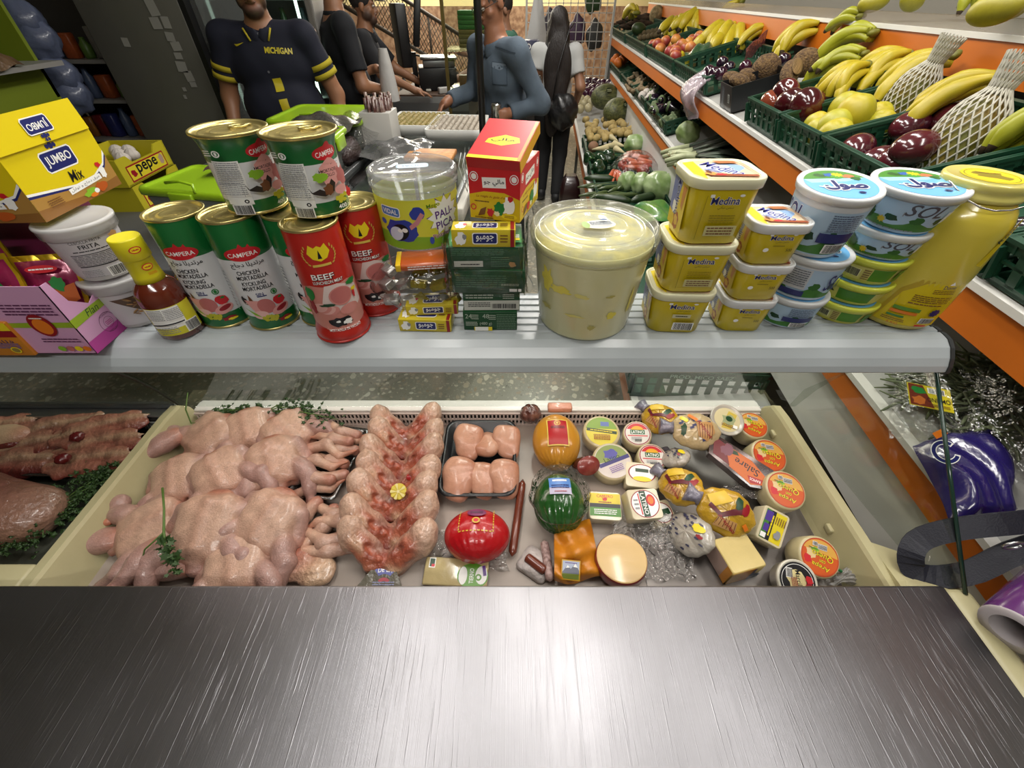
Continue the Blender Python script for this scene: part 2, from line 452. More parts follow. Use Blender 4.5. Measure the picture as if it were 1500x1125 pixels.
# ============================================================ camera
cd=bpy.data.cameras.new('camera');cam=bpy.data.objects.new('camera',cd);COL.objects.link(cam)
cd.sensor_width=36;cd.lens=36*F/1500;cd.clip_start=.02
cam.location=(0,0,H);cam.rotation_euler=(R(90)-TH,0,0);SC.camera=cam
SC.view_settings.view_transform='Standard';SC.view_settings.look='None';SC.view_settings.gamma=1.
SC.cycles.transparent_max_bounces=40
# ============================================================ room shell
def struct(name,mb,m):
 o=mb.build(name,m);o['kind']='structure';return o
def terrazzo():
 m=bpy.data.materials.new('terrazzo');m.use_nodes=True;nt=m.node_tree;N=nt.nodes;L=nt.links;b=N['Principled BSDF']
 b.inputs['Roughness'].default_value=.28
 tc=N.new('ShaderNodeTexCoord');cur=None
 base=(*lin('#8a887a'),1);last=None
 for i,(sc,th,cols) in enumerate(((85,.30,('#b9b5a4','#5a564a')),(34,.36,('#c4c0ae','#8d7f6a')),(15,.27,('#cfccba','#a59a83')))):
  w=N.new('ShaderNodeTexNoise');w.inputs['Scale'].default_value=sc*.8;L.new(tc.outputs['Object'],w.inputs['Vector'])
  ad=N.new('ShaderNodeMix');ad.data_type='VECTOR';ad.inputs[0].default_value=.04 if sc > 20 else .07;L.new(tc.outputs['Object'],ad.inputs[4]);L.new(w.outputs['Color'],ad.inputs[5])
  v=N.new('ShaderNodeTexVoronoi');v.inputs['Scale'].default_value=sc;L.new(ad.outputs[1],v.inputs['Vector'])
  lt=N.new('ShaderNodeMath');lt.operation='LESS_THAN';lt.inputs[1].default_value=th;L.new(v.outputs['Distance'],lt.inputs[0])
  sp=N.new('ShaderNodeSeparateColor');L.new(v.outputs['Color'],sp.inputs[0])
  keep=N.new('ShaderNodeMath');keep.operation='GREATER_THAN';keep.inputs[1].default_value=.45;L.new(sp.outputs[2],keep.inputs[0])
  mu=N.new('ShaderNodeMath');mu.operation='MULTIPLY';L.new(lt.outputs[0],mu.inputs[0]);L.new(keep.outputs[0],mu.inputs[1])
  cm=N.new('ShaderNodeMix');cm.data_type='RGBA';cm.inputs[6].default_value=(*lin(cols[0]),1);cm.inputs[7].default_value=(*lin(cols[1]),1);L.new(sp.outputs[0],cm.inputs[0])
  mx=N.new('ShaderNodeMix');mx.data_type='RGBA';L.new(mu.outputs[0],mx.inputs[0]);L.new(cm.outputs[2],mx.inputs[7])
  if last:L.new(last,mx.inputs[6])
  else:mx.inputs[6].default_value=base
  last=mx.outputs[2]
 L.new(last,b.inputs['Base Color']);return m
cream=mat('cream wall','#cdbd96',.7,var=.25,vs=2)
struct('floor',MB().box((0,4.2,-.05),(7.2,13.6,.1)),terrazzo())
struct('ceiling',MB().box((0,4.2,2.95),(7.2,13.6,.1)),mat('ceiling paint','#c9c7c0',.8))
struct('wall_left',MB().box((-3.55,4.2,1.45),(.1,13.6,3.)),mat('left wall paint','#5d5a52',.8,var=.3,vs=2))
struct('wall_right',MB().box((2.75,4.2,1.45),(.1,13.6,3.)),mat('right wall paint','#b3a78c',.8))
struct('wall_rear',MB().box((0,-2.55,1.45),(7.2,.1,3.)),mat('rear wall paint','#8f8c84',.8))
struct('wall_front',MB().box((0,10.05,1.45),(7.2,.1,3.)),mat('street wall paint','#e8d9a4',.7,var=.15,vs=1.5))
struct('trim_front',MB().box((0,9.96,.74),(7.2,.08,1.48)),mat('brown stone wainscot','#7a5a44',.6,var=.9,vs=14,col2='#a98a6e',bump=.3,bs=40))
# ============================================================ serve-over deli counter
cream_pl=mat('cream plastic','#b3ac86',.42,var=.25,vs=12,col2='#948c64')
cream_in=mat('cream inner wall','#b9b085',.45,var=.3,vs=8,col2='#998f66')
white_lam=mat('white laminate','#c9ccca',.35)
alu=mat('white aluminium','#c6cbcf',.3,.0,coat=.3)
steel=mat('bright steel','#b9bcbe',.3,1.)
dark=mat('dark void','#1d1b18',.7)
counter=thing('deli_counter','glass-fronted deli counter with white slatted top shelf and cream wells of meat and cheese','counter',(0,0,0))
XL,XR=-1.75,.735
mb=MB()
prof=[]
y=.578
for k in range(6):
 w=.017
 prof += [(y+.0015,1.2275),(y+.003,1.2298),(y+w-.003,1.2298),(y+w-.0015,1.2275)];y += w+.0035
ys_end=y
nose=[(.525,1.183),(.523,1.186),(.526,1.196),(.533,1.208),(.545,1.221),(.558,1.2285),(.57,1.23),(.576,1.23)]
outl=nose+prof+[(ys_end,1.23),(ys_end,1.195),(.56,1.183)]
mb.rings([[(XL,a,b) for a,b in outl],[(XR-.008,a,b) for a,b in outl]],0,False,True,True)
mb.build('top_shelf',mat('shelf white','#aab1b4',.34,var=.2,vs=6,col2='#989fa0',coat=.15),counter)
MB().rings([[(XR-.008,.61+(a-.61)*1.03,1.206+(b-1.206)*1.06) for a,b in outl],[(XR-.001,.61+(a-.61)*1.02,1.206+(b-1.206)*1.04) for a,b in outl]],0,False).build('shelf_end_cap',mat('black end cap','#2c2e2f',.5),counter)
# curved glass towards the customers
gp=[(.712,.905),(.702,.94),(.688,.985),(.665,1.04),(.638,1.09),(.605,1.14),(.578,1.183)]
gl=glassy('counter glass',(.87,.9,.88),.02,1.)
def gpane(x0,x1):
 m=MB();m.rings([[(x0,a,b) for a,b in gp]+[(x0,a+.005,b+.002) for a,b in reversed(gp)],[(x1,a,b) for a,b in gp]+[(x1,a+.005,b+.002) for a,b in reversed(gp)]],0,True,True,True);return m
gf=glassy('front glass',(.87,.9,.88),.02,.4);gpane(XL,-.817).build('front_glass',gf,counter);gpane(-.813,.70).build('front_glass',gf,counter)
mb=MB();mb.tube([(-.815,a-.002,b) for a,b in gp],.0028,6);mb.build('glass_joint',mat('dark seal','#23261f',.5),counter)
mb=MB();sp=[(.735,.566,1.183),(.718,.255,.955),(.700,.30,.925),(.668,.70,.905),(.672,.69,.985),(.69,.64,1.09),(.71,.58,1.183)]
mb.add([(a,b,c) for a,b,c in sp]+[(a+.005,b,c) for a,b,c in sp],[tuple(range(7)),tuple(reversed(range(7,14)))]+[(i,i+7,(i+1) % 7+7,(i+1) % 7) for i in range(7)])
mb.build('side_glass',glassy('side glass',(.88,.9,.87),.02,1.),counter)
MB().tube([(.735,.563,1.19),(.719,.253,.955)],.0032,6).build('glass_edge',mat('green glass edge','#1f3a30',.15),counter)
for x in (-.86,-.74):MB().box((x,.60,1.172),(.008,.008,.022)).build('yellow_tab',mat('tab yellow','#c98f1c',.4),counter)
# wells
mb=MB();mb.box((-.08,.475,.835),(1.46,.50,.03));mb.build('well_floor',mat('white well floor','#a89c92',.4,var=.3,vs=10),counter)
MB().box((.43,.475,.8512),(.36,.45,.0016)).build('steel_plate',mat('well steel','#77726e',.35,.8,var=.4,vs=12),counter)
mb=MB();mb.box((-1.3,.50,.82),(1.0,.42,.03));mb.build('well_floor',mat('grey well floor','#4a4d44',.4),counter)
def divider(xo,xi,sgn):
 m=MB();p=[(xo,.80),(xo,.918),(xo+.004*sgn,.924),(xo+.022*sgn,.926),(xo+.026*sgn,.92),(xi-.004*sgn,.862),(xi,.85),(xi,.80)]
 ys=(.262,.30,.66,.70,.722);rg=[]
 for i,yy in enumerate(ys):
  dz=(0,0,0,-.004,-.03)[i];rg.append([(a,yy,b+dz) for a,b in p])
 if sgn < 0:rg=[list(reversed(r)) for r in rg]
 m.rings(list(reversed(rg)),0,False);return m
divider(-.832,-.785,1).build('divider',cream_pl,counter)
divider(.655,.612,-1).build('divider',cream_pl,counter)
for yy in (.38,.60):MB().box((-.793,yy,.885),(.012,.022,.016),0,.002).build('shelf_clip',cream_pl,counter)
for yy in (.40,.64):MB().box((.622,yy,.885),(.012,.018,.014),0,.002).build('shelf_clip',cream_pl,counter)
mb=MB();mb.box((-1.29,.29,.875),(.92,.052,.10),0,.006);mb.build('well_kerb',cream_pl,counter)
mb=MB()
ou=[(.612,.262),(.735,.252),(.735,-.25),(.70,-.25),(.70,.248),(.612,.248)]
mb.poly([(.64,.255,.94),(.735,.255,.945),(.735,.29,.925),(.70,.34,.915),(.655,.36,.915)],-.10,0,(0,0,1))
mb.box((.713,-.0,.90),(.045,.53,.11),0,.012);mb.build('end_moulding',cream_pl,counter)
# air grille and rear rail of the long well
def grille(x0,x1,y0,z,h,pitch,name,m1):
 m=MB();n=int((x1-x0)/pitch)
 for i in range(n):m.box((x0+(i+.5)*pitch,y0,z),(pitch*.42,.003,h))
 m.box(((x0+x1)/2,y0,z+h/2),(x1-x0,.004,h*.12));m.box(((x0+x1)/2,y0,z),(x1-x0,.004,h*.1));m.box(((x0+x1)/2,y0,z-h/2),(x1-x0,.004,h*.12))
 m.build(name,m1,counter)
grille(-.785,.612,.700,.872,.04,.0095,'air_grille',mat('pinkish grille','#c9b9b0',.4))
MB().box((-.08,.712,.868),(1.4,.006,.044)).build('grille_back',dark,counter)
mb=MB();mb.box((-.085,.718,.897),(1.40,.03,.008),0,.002);mb.box((-.085,.735,.890),(1.40,.012,.016),0,.002);mb.build('rear_rail',mat('rail white','#d6d3cc',.3),counter)
grille(XL,-.832,.675,.874,.026,.0085,'air_grille',mat('steel grille','#9a9c98',.35,.6))
MB().box((-1.29,.684,.87),(.92,.006,.04)).build('grille_back',dark,counter)
mb=MB();mb.box((-1.29,.697,.895),(.92,.026,.01),0,.003);mb.box((-1.29,.715,.90),(.92,.008,.03));mb.build('rear_rail',steel,counter)
MB().box((-.51,.50,.42),(2.44,.50,.76)).build('body',mat('counter body','#8b897f',.5),counter)
# lamp under the nose of the shelf that lights the food
pink=mat('warm tube','#ffe6da',.5,emit=6.)
MB().tube([(-.74,.562,1.168),(.66,.562,1.168)],.007,8).build('lamp_tube',pink,counter)
def worktop_mat():
 m=bpy.data.materials.new('scratched steel');m.use_nodes=True;nt=m.node_tree;N=nt.nodes;L=nt.links;b=N['Principled BSDF']
 b.inputs['Metallic'].default_value=1.;b.inputs['Base Color'].default_value=(*lin('#98979b'),1)
 tc=N.new('ShaderNodeTexCoord')
 n2=N.new('ShaderNodeTexNoise');n2.inputs['Scale'].default_value=7;n2.inputs['Detail'].default_value=5;L.new(tc.outputs['Object'],n2.inputs['Vector'])
 mr=N.new('ShaderNodeMapRange');mr.inputs['To Min'].default_value=.33;mr.inputs['To Max'].default_value=.50;L.new(n2.outputs['Fac'],mr.inputs['Value'])
 hs=None
 for i,(ang,sx,sy,w) in enumerate(((0,900,3,.35),(.5,260,5,.5),(-.7,260,6,.5),(1.2,300,7,.4),(.1,14,10,.55),(-1.1,240,9,.4))):
  mp=N.new('ShaderNodeMapping');mp.inputs['Rotation'].default_value=(0,0,ang);mp.inputs['Scale'].default_value=(sx,sy,1);mp.inputs['Location'].default_value=(i*3.1,i*1.7,0);L.new(tc.outputs['Object'],mp.inputs[0])
  n=N.new('ShaderNodeTexNoise');n.inputs['Scale'].default_value=1;n.inputs['Detail'].default_value=2;L.new(mp.outputs[0],n.inputs['Vector'])
  src=n.outputs['Fac']
  if i in (1,2,3,5):
   r=N.new('ShaderNodeValToRGB');r.color_ramp.elements[0].position=.66;r.color_ramp.elements[1].position=.72;L.new(src,r.inputs[0]);src=r.outputs[0]
  ml=N.new('ShaderNodeMath');ml.operation='MULTIPLY';ml.inputs[1].default_value=w;L.new(src,ml.inputs[0])
  if hs is None:hs=ml.outputs[0]
  else:
   a=N.new('ShaderNodeMath');L.new(hs,a.inputs[0]);L.new(ml.outputs[0],a.inputs[1]);hs=a.outputs[0]
 L.new(mr.outputs[0],b.inputs['Roughness'])
 bp=N.new('ShaderNodeBump');bp.inputs['Strength'].default_value=.22;bp.inputs['Distance'].default_value=.002;L.new(hs,bp.inputs['Height']);L.new(bp.outputs[0],b.inputs['Normal'])
 b.inputs['Anisotropic'].default_value=.55;b.inputs['Anisotropic Rotation'].default_value=.25
 tg=N.new('ShaderNodeTangent');tg.direction_type='RADIAL';tg.axis='Y';L.new(tg.outputs[0],b.inputs['Tangent'])
 return m
mb=MB();mb.box((-.45,-.03,.944),(2.28,.59,.032),0,.004,seg=3)
o=mb.build('steel_worktop',worktop_mat());tag(o,'scratched stainless steel worktop along the near side of the deli counter','worktop')
# ============================================================ produce rack along the right
KX=.0634
def fs(y,w,z):return Vector((w+KX*y,y,z))
RA=-math.atan(KX)
orange=mat('orange laminate','#c96a17',.42,var=.15,vs=4);lipw=mat('white lip','#d9d8d2',.4);greyp=mat('grey riser','#a7a7a2',.5,var=.3,vs=3)
rack=thing('produce_rack','long stepped produce rack with orange fronts and white edges','display rack',fs(3.,1.,0))
rack_inv=Matrix.Translation(-rack.location)
def slab(name,pts,y0,y1,m):
 """pts: outline in (w, z), swept along the rack"""
 b=MB();b.xf=rack_inv;b.rings([[fs(y0,w,z) for w,z in pts],[fs(y1,w,z) for w,z in pts]],0,False)
 return b.build(name,m,rack)
def tier(y0,y1,w,zl,zb,wb,zbk):
 slab('fascia',[(w,zb),(w,zl-.014),(w+.018,zl-.014),(w+.018,zb)],y0,y1,orange)
 slab('lip',[(w-.006,zl-.014),(w-.006,zl),(w+.02,zl),(w+.02,zl-.014)],y0,y1,lipw)
 slab('shelf_board',[(w+.02,zl-.02),(w+.02,zl-.004),(wb,zbk),(wb,zbk-.016)],y0,y1,greyp)
tier(.15,7.2,.84,1.25,1.16,1.29,1.37)
tier(.05,6.3,.80,.962,.886,1.25,1.08)
tier(.9,6.4,.38,.55,.44,.84,.60)
tier(.6,7.2,1.29,1.565,1.455,1.75,1.58)
slab('riser',[(.82,.70),(.82,.89),(.85,.89),(.85,.70)],.0,6.3,mat('white riser','#d5d4ce',.5,var=.2,vs=3,col2='#b5b4ae'))
slab('riser',[(.845,.58),(.845,.70),(.86,.70),(.86,.58)],1.2,5.6,greyp)
slab('kick_panel',[(.87,0),(.87,.7),(.89,.7),(.89,0)],0,6.4,mat('dark brown base','#33291f',.6))
slab('back_panel',[(1.75,0),(1.75,2.1),(1.78,2.1),(1.78,0)],0,7.2,mat('rack back','#6a665c',.6))
slab('end_panel',[(.84,0),(.84,1.17),(1.27,1.36),(1.27,1.46),(1.75,1.46),(1.75,0)],7.2,7.23,greyp)
slab('upper_guard',[(1.295,1.565),(1.295,1.60),(1.30,1.60),(1.30,1.565)],.6,7.2,glassy('plastic guard',(.8,.8,.78),.1,1.,milk=.3,milkcol=(.4,.33,.25)))
for yy in (1.1,3.0,5.3):
 mbp=MB();mbp.xf=rack_inv;mbp.rings([[fs(yy+a,.41+b,0) for a,b in ((-.015,-.015),(.015,-.015),(.015,.015),(-.015,.015))],[fs(yy+a,.41+b,.46) for a,b in ((-.015,-.015),(.015,-.015),(.015,.015),(-.015,.015))]],0,False)
 mbp.build('leg',mat('grey leg','#6b6a60',.5),rack)
 # ============================================================ goods standing on the top shelf
ZS=1.2302
gold=mat('gold tin','#c8b878',.3,.85);tin=mat('silver tin','#c4c4c0',.25,1.)
G_GRN=mat('can green','#14682f',.3,coat=.4);G_WHT=mat('can white','#d9dadb',.32,coat=.4);G_RED=mat('can red','#b3251c',.3,coat=.4)
GRN,DGRN,RED,DRED,YEL,ORG=ink('#1f7a35'),ink('#123f22'),ink('#c5202a'),ink('#8e1420'),ink('#e8d21c'),ink('#e07a1f')
BLUE,NAVY,LBLUE,PINK,DPINK,BRN,LBRN=ink('#2f55b5'),ink('#1d2566'),ink('#7fb4e0'),ink('#d99a94'),ink('#b86a66'),ink('#6e4326'),ink('#b58a55')
LIME,PURP,GREY,CREAM,MAG,SKY=ink('#86b52c'),ink('#5a2a86'),ink('#8b8d90'),ink('#e6d9b0'),ink('#b0207a'),ink('#bcd9ee')
def can_body(prof,mis,mats,parent,lid_r,lid_z):
 MB().lathe(prof,40,cap0=True,cap1=False,mis=mis).build('body',mats,parent)
 r=lid_r
 MB().lathe([(r-.002,lid_z-.004),(r+.0005,lid_z-.003),(r+.001,lid_z),(r-.001,lid_z+.0012),(r-.003,lid_z-.001),(r-.004,lid_z-.004),(r*.8,lid_z-.0035),(r*.77,lid_z-.0022),(r*.74,lid_z-.0035),(r*.5,lid_z-.0035),(r*.48,lid_z-.0025),(r*.45,lid_z-.0035),(.0005,lid_z-.0035)],40,cap0=False).build('lid',gold,parent)
def mortadella_tall(label,x,y,az,group):
 t=thing('mortadella_can',label,'can',(x,y,ZS),R(az),group)
 r,h=.0405,.185
 can_body([(r-.001,0),(r,.002),(r,.028),(r,.0281),(r,.128),(r,.1281),(r,h-.006),(r-.001,h-.002)],[0,0,0,1,1,0,0],[G_GRN,G_WHT],t,r,h)
 MB().lathe([(r-.002,0),(r+.0012,.0008),(r+.0012,.003),(r,.004)],40,cap0=False,cap1=False).build('base_rim',gold,t)
 a=Art()
 a.ell(0,.136,.026,.0105,RED,24);a.poly([(-.004,.146),(0,.152),(.004,.146)],RED);a.poly([(.007,.145),(.012,.15),(.014,.143)],RED)
 a.text('CAMPERA',0,.1355,.0065,WHITE,.041,bold=.02)
 a.text(arabic('مرتديلا دجاج'),0,.119,.0105,BLACK,.048,bold=.03)
 for i,s in enumerate(('CHICKEN','MORTADELLA')):a.text(s,-.004+i*.003,.107-i*.0085,.0068,BLACK,.032+i*.013,bold=.04)
 for i,s in enumerate(('KYCKLING','MORTADELLA')):a.text(s,-.003+i*.003,.0885-i*.0085,.0068,BLACK,.034+i*.011,bold=.04)
 a.text('SIN',-.002,.069,.0052,NAVY,.011,bold=.03);a.rect(0,.0652,.014,.0016,NAVY);a.ring(.019,.068,.0035,.005,GRN);a.ell(.019,.068,.0022,.003,GRN)
 a.poly([(-.036,.066),(-.03,.052),(-.022,.056),(-.02,.07),(-.018,.066),(-.014,.055),(-.022,.05),(-.032,.052)],BRN);a.blob(-.03,.06,.004,.006,BLACK,2)
 a.poly([(-.03,.06),(-.006,.058),(.004,.05),(-.004,.034),(-.018,.034)],PINK);a.ell(.0,.047,.0125,.0135,DPINK,22,.5)
 a.blob(.022,.052,.0095,.0085,RED,4,am=.1);a.blob(.024,.056,.003,.0018,GRN,5)
 a.ell(.019,.036,.015,.008,PINK,20,.3);a.ell(.021,.038,.010,.004,DRED,18,.3);a.ell(-.013,.032,.012,.008,ink('#e3b6ae'),18)
 for i,(u,v) in enumerate(((-.01,.026),(-.004,.028),(.002,.027),(.008,.025),(-.007,.022),(0,.022),(.005,.021))):a.blob(u,v,.0036,.0034,ink('#b5b22a'),i)
 a.poly([(-.035,.045),(-.02,.036),(-.012,.028),(-.022,.032)],LIME);a.blob(.02,.018,.011,.004,DRED,3);a.blob(.024,.016,.007,.0022,YEL,6)
 a.small(-.052,.075,.018,.07,12,GREY,5);a.bars(.055,.05,.02,.025,BLACK,WHITE);a.small(.055,.09,.022,.03,6,GREY,4)
 a.put('label',on_cyl(r),t,maxu=.003)
 return t
def mortadella_short(label,x,y,z,az,rx=0.,ry=0.):
 t=thing('mortadella_can',label,'can',(x,y,z),R(az),'short green chicken cans',rx,ry)
 h=.102
 pr=[(.0395,0),(.0405,.002),(.0405,.0201),(.0405,.0202),(.0408,.068),(.0408,.0681),(.0415,.082),(.0432,.090),(.046,.097),(.0485,h-.002)]
 can_body(pr,[0,0,0,1,1,0,0,0,0],[G_GRN,G_WHT],t,.0485,h)
 MB().lathe([(.0385,0),(.0418,.0008),(.0418,.003),(.0406,.004)],40,cap0=False,cap1=False).build('base_rim',gold,t)
 MB().tube([(.012+.011*math.cos(2*PI*i/14),.008+.007*math.sin(2*PI*i/14),h-.001) for i in range(15)]+[(.03,.018,h-.002)],.0014,6).build('pull_ring',gold,t)
 a=Art();a.ell(.026,.0795,.019,.0085,RED,22);a.poly([(.022,.087),(.03,.095),(.034,.087)],RED);a.text('CAMPERA',.026,.079,.0062,WHITE,.03,a=.05,bold=.02)
 a.rect(-.024,.043,.036,.056,WHITE);a.small(-.024,.05,.033,.04,17,GREY,8);a.line([(-.038,.045),(-.012,.045),(-.012,.028)],.0005,GREY)
 a.text('PILIÇ',.028,.066,.0045,BLACK,.014,bold=.02);a.text('MORTADELA',.02,.0605,.004,BLACK,.024,bold=.02);a.text('POLLO',.016,.0555,.004,BLACK,.013,bold=.02)
 a.blob(.022,.058,.013,.017,PINK,3,am=.1);a.text('MORTADELA',.022,.0605,.004,BLACK,.024,bold=.02);a.text('POLLO',.02,.055,.004,BLACK,.013,bold=.02)
 a.blob(.008,.054,.008,.006,LIME,6);a.poly([(-.008,.044),(-.006,.036),(.004,.04),(.01,.036),(.02,.05),(.024,.044),(.02,.034),(.008,.03),(-.004,.034)],ink('#2b2320'));a.blob(.014,.038,.006,.007,BRN,3)
 a.blob(.036,.05,.008,.012,DPINK,9);a.ell(.03,.034,.009,.006,PINK)
 for i,(u,v) in enumerate(((.022,.024),(.028,.025),(.034,.026),(.025,.02),(.031,.02))):a.blob(u,v,.0034,.003,ink('#c0ba30'),i)
 a.blob(.042,.026,.005,.007,RED,2);a.text('400',.026,.0125,.0055,WHITE,.012,bold=.03);a.text('g',.035,.0115,.003,WHITE)
 a.bars(-.02,.011,.02,.012,BLACK,WHITE);a.ring(-.024,.082,.0028,.0042,WHITE);a.ell(-.024,.082,.0014,.0024,WHITE);a.small(-.033,.083,.008,.008,3,WHITE);a.ring(-.012,.0225,.0012,.0026,BLACK,12)
 a.put('label',on_cyl(lambda v:.0406 if v < .0681 else .0408+(v-.068)*.05 if v < .082 else .0415+(v-.082)*.21),t,maxu=.003)
 return t
def beef_can(label,x,y,az):
 t=thing('luncheon_meat_can',label,'can',(x,y,ZS),R(az),'tall red beef cans')
 r,h=.0395,.186
 can_body([(.0415,0),(.0435,.002),(.0435,.012),(.042,.018),(r,.026),(r,.0261),(r,h-.006),(r-.001,h-.002)],[0,0,0,0,0,0,0],[G_RED],t,r,h)
 MB().lathe([(.042,0),(.0446,.0008),(.0446,.003),(.0435,.004)],40,cap0=False,cap1=False).build('base_rim',G_RED,t)
 a=Art();PK=ink('#d8a49b');PK2=ink('#c9837b')
 a.poly([(-.05,.098),(-.03,.103),(0,.1),(.03,.104),(.05,.098),(.05,.03),(.02,.024),(-.02,.024),(-.05,.034)],ink('#c98478'))
 a.poly([(-.008,.102),(.012,.103),(.044,.09),(.05,.06),(.02,.05),(-.02,.07)],ink('#dccac4'))
 a.poly([(-.016,.154),(-.011,.166),(-.005,.161),(0,.164),(.005,.161),(.011,.166),(.016,.154),(.01,.145),(0,.141),(-.01,.145)],YEL);a.poly([(-.003,.145),(0,.158),(.003,.145)],BLACK)
 for s in (-1,1):
  for i in range(7):a.ell(s*(.017+.006*math.sin(i*.5)),.137+i*.0042,.0026,.0011,ink('#c9a94a'),8,s*(.6+.15*i))
 a.rect(0,.1355,.026,.0036,ink('#d8bd52'),.03)
 a.text('BEEF',-.004,.117,.0092,BLACK,.0325,bold=.05);a.text('BEEF',-.005,.1176,.0088,WHITE,.032,bold=.03)
 a.text('LUNCHEON MEAT',.001,.108,.0052,BLACK,.044,bold=.05);a.text('LUNCHEON MEAT',.0005,.1083,.005,WHITE,.0435,bold=.02)
 a.ell(.012,.082,.0185,.0155,PK2,26);a.ell(.0125,.0825,.0165,.0135,DPINK,24)
 for i in range(4):a.ell(-.008-i*.0055,.060+i*.002,.012,.0078,PK if i % 2 else PK2,18,.2)
 a.ell(.02,.057,.016,.009,PK2,18);a.blob(-.012,.07,.011,.0026,DGRN,5);a.blob(-.034,.09,.007,.012,GRN,6);a.blob(.035,.098,.012,.005,GRN,7);a.blob(.034,.078,.003,.008,RED,8);a.blob(.036,.085,.006,.003,YEL,9);a.blob(-.036,.066,.006,.012,DRED,9)
 a.blob(.0,.039,.016,.0095,BLACK,12,am=.35);a.blob(.0105,.0365,.007,.005,WHITE,11,am=.3);a.blob(-.004,.0395,.0035,.0022,WHITE,13)
 a.text('MORTADELA DE VACUNO',.004,.0245,.0044,WHITE,.05,bold=.02)
 a.put('label',on_cyl(lambda v:r if v > .026 else .0405),t,maxu=.003)
 return t
mortadella_tall('tall green and white chicken can with nothing on it, nearest the sauce bottle',-.503,.626,8,'tall green chicken cans')
mortadella_tall('tall green and white chicken can in the middle of the three',-.419,.620,26,'tall green chicken cans')
mortadella_tall('tall green and white chicken can half hidden behind the front red beef can',-.333,.632,26,'tall green chicken cans')
beef_can('tall red beef can standing at the front edge, with a short green can on top',-.288,.588,24)
beef_can('tall red beef can standing behind and right of the other red can',-.248,.664,20)
mortadella_short('short flared green can balanced on two tall green cans',-.381,.642,ZS+.1865,33)
mortadella_short('short flared green can balanced on the front red beef can',-.2815,.628,ZS+.1875,24)
# ---- hot sauce bottle
t=thing('sauce_bottle','red-brown hot sauce bottle with yellow shrink-wrapped neck beside the cans','bottle',(-.561,.583,ZS),R(36))
MB().lathe([(.030,0),(.033,.003),(.033,.068),(.032,.078),(.028,.088),(.0205,.096),(.0185,.1)],36).build('body',mat('hot sauce','#5f2413',.12,coat=.8),t)
MB().lathe([(.0208,.097),(.0195,.106),(.0185,.132),(.019,.1325),(.0205,.134),(.0205,.162),(.0195,.164)],32).build('neck_wrap',mat('yellow wrap','#d7cc1e',.35),t)
a=Art();a.rect(0,.036,.074,.05,ink('#d9d235'));a.rect(-.010,.042,.050,.036,WHITE);a.small(-.02,.05,.022,.018,7,GREY,3);a.small(.004,.05,.022,.018,7,GREY,4);a.rect(-.008,.0345,.04,.0022,BLACK);a.small(-.014,.024,.03,.012,4,GREY,6);a.bars(.018,.024,.016,.016,BLACK,WHITE)
a.put('label',on_cyl(.0332),t,maxu=.003)
a=Art();a.ell(.006,.149,.0075,.005,RED,18);a.ell(.006,.149,.006,.0037,YEL,18);a.small(.006,.149,.008,.003,1,RED,3);a.ell(.008,.122,.0075,.005,RED,18);a.ell(.008,.122,.006,.0037,YEL,18);a.small(.008,.122,.008,.003,1,RED,4);a.small(.01,.112,.012,.004,2,ORG)
a.put('wrap_print',on_cyl(lambda v:.0206 if v > .133 else .0193),t,maxu=.003)
# ---- fried onion tubs
def onion_tub(label,x,y,z,az,cont):
 t=thing('fried_onion_tub',label,'tub',(x,y,z),R(az),'clear tubs of fried onion')
 MB().lathe([(.036,0),(.038,.003),(.0455,.078)],40).build('body',mat('tub plastic grey','#b9b6b4',.3,coat=.3),t)
 MB().lathe([(.046,.068),(.049,.069),(.0495,.081),(.0505,.0815),(.0505,.085),(.048,.087),(.044,.085),(.001,.0845)],40,cap0=False).build('lid',glassy('milky lid',(.9,.9,.9),.15,1.,milk=.55,milkcol=(.75,.75,.75)),t)
 a=Art();a.rect(0,.04,.115,.064,ink('#c3bfc2'))
 if cont:
  a.poly([(-.03,.058),(.045,.06),(.045,.02),(.02,.016),(.0,.03)],ink('#5a4433'));rs=random.Random(4)
  for i in range(60):a.ell(rs.uniform(-.012,.042),rs.uniform(.026,.058),.005,.0011,(BRN,LBRN,ink('#8a6a48'))[i % 3],8,rs.uniform(-1,1))
 else:
  a.text('CEBOLLA FRITA',0,.064,.0042,BLACK,.034);a.text('FRITA',.001,.0565,.0062,BLACK,.022,bold=.04);a.small(0,.05,.04,.003,1,BLACK,2);a.rect(0,.0452,.05,.0009,BLACK);a.rect(0,.0262,.05,.0014,BLACK)
  a.small(0,.036,.05,.016,7,BLACK,5,lw=.3);a.bars(.018,.014,.026,.014,BLACK,WHITE);a.small(-.014,.016,.022,.012,5,GREY,6);a.blob(.03,.064,.006,.005,LBRN,3)
 a.put('label',on_cyl(.0385,0,cone=.0935),t,maxu=.0035)
onion_tub('lower clear tub with brown fried onion showing through a window',-.655,.624,ZS,52,True)
onion_tub('upper clear tub of fried onion with grey print, stacked under the yellow carton',-.66,.626,ZS+.088,40,False)
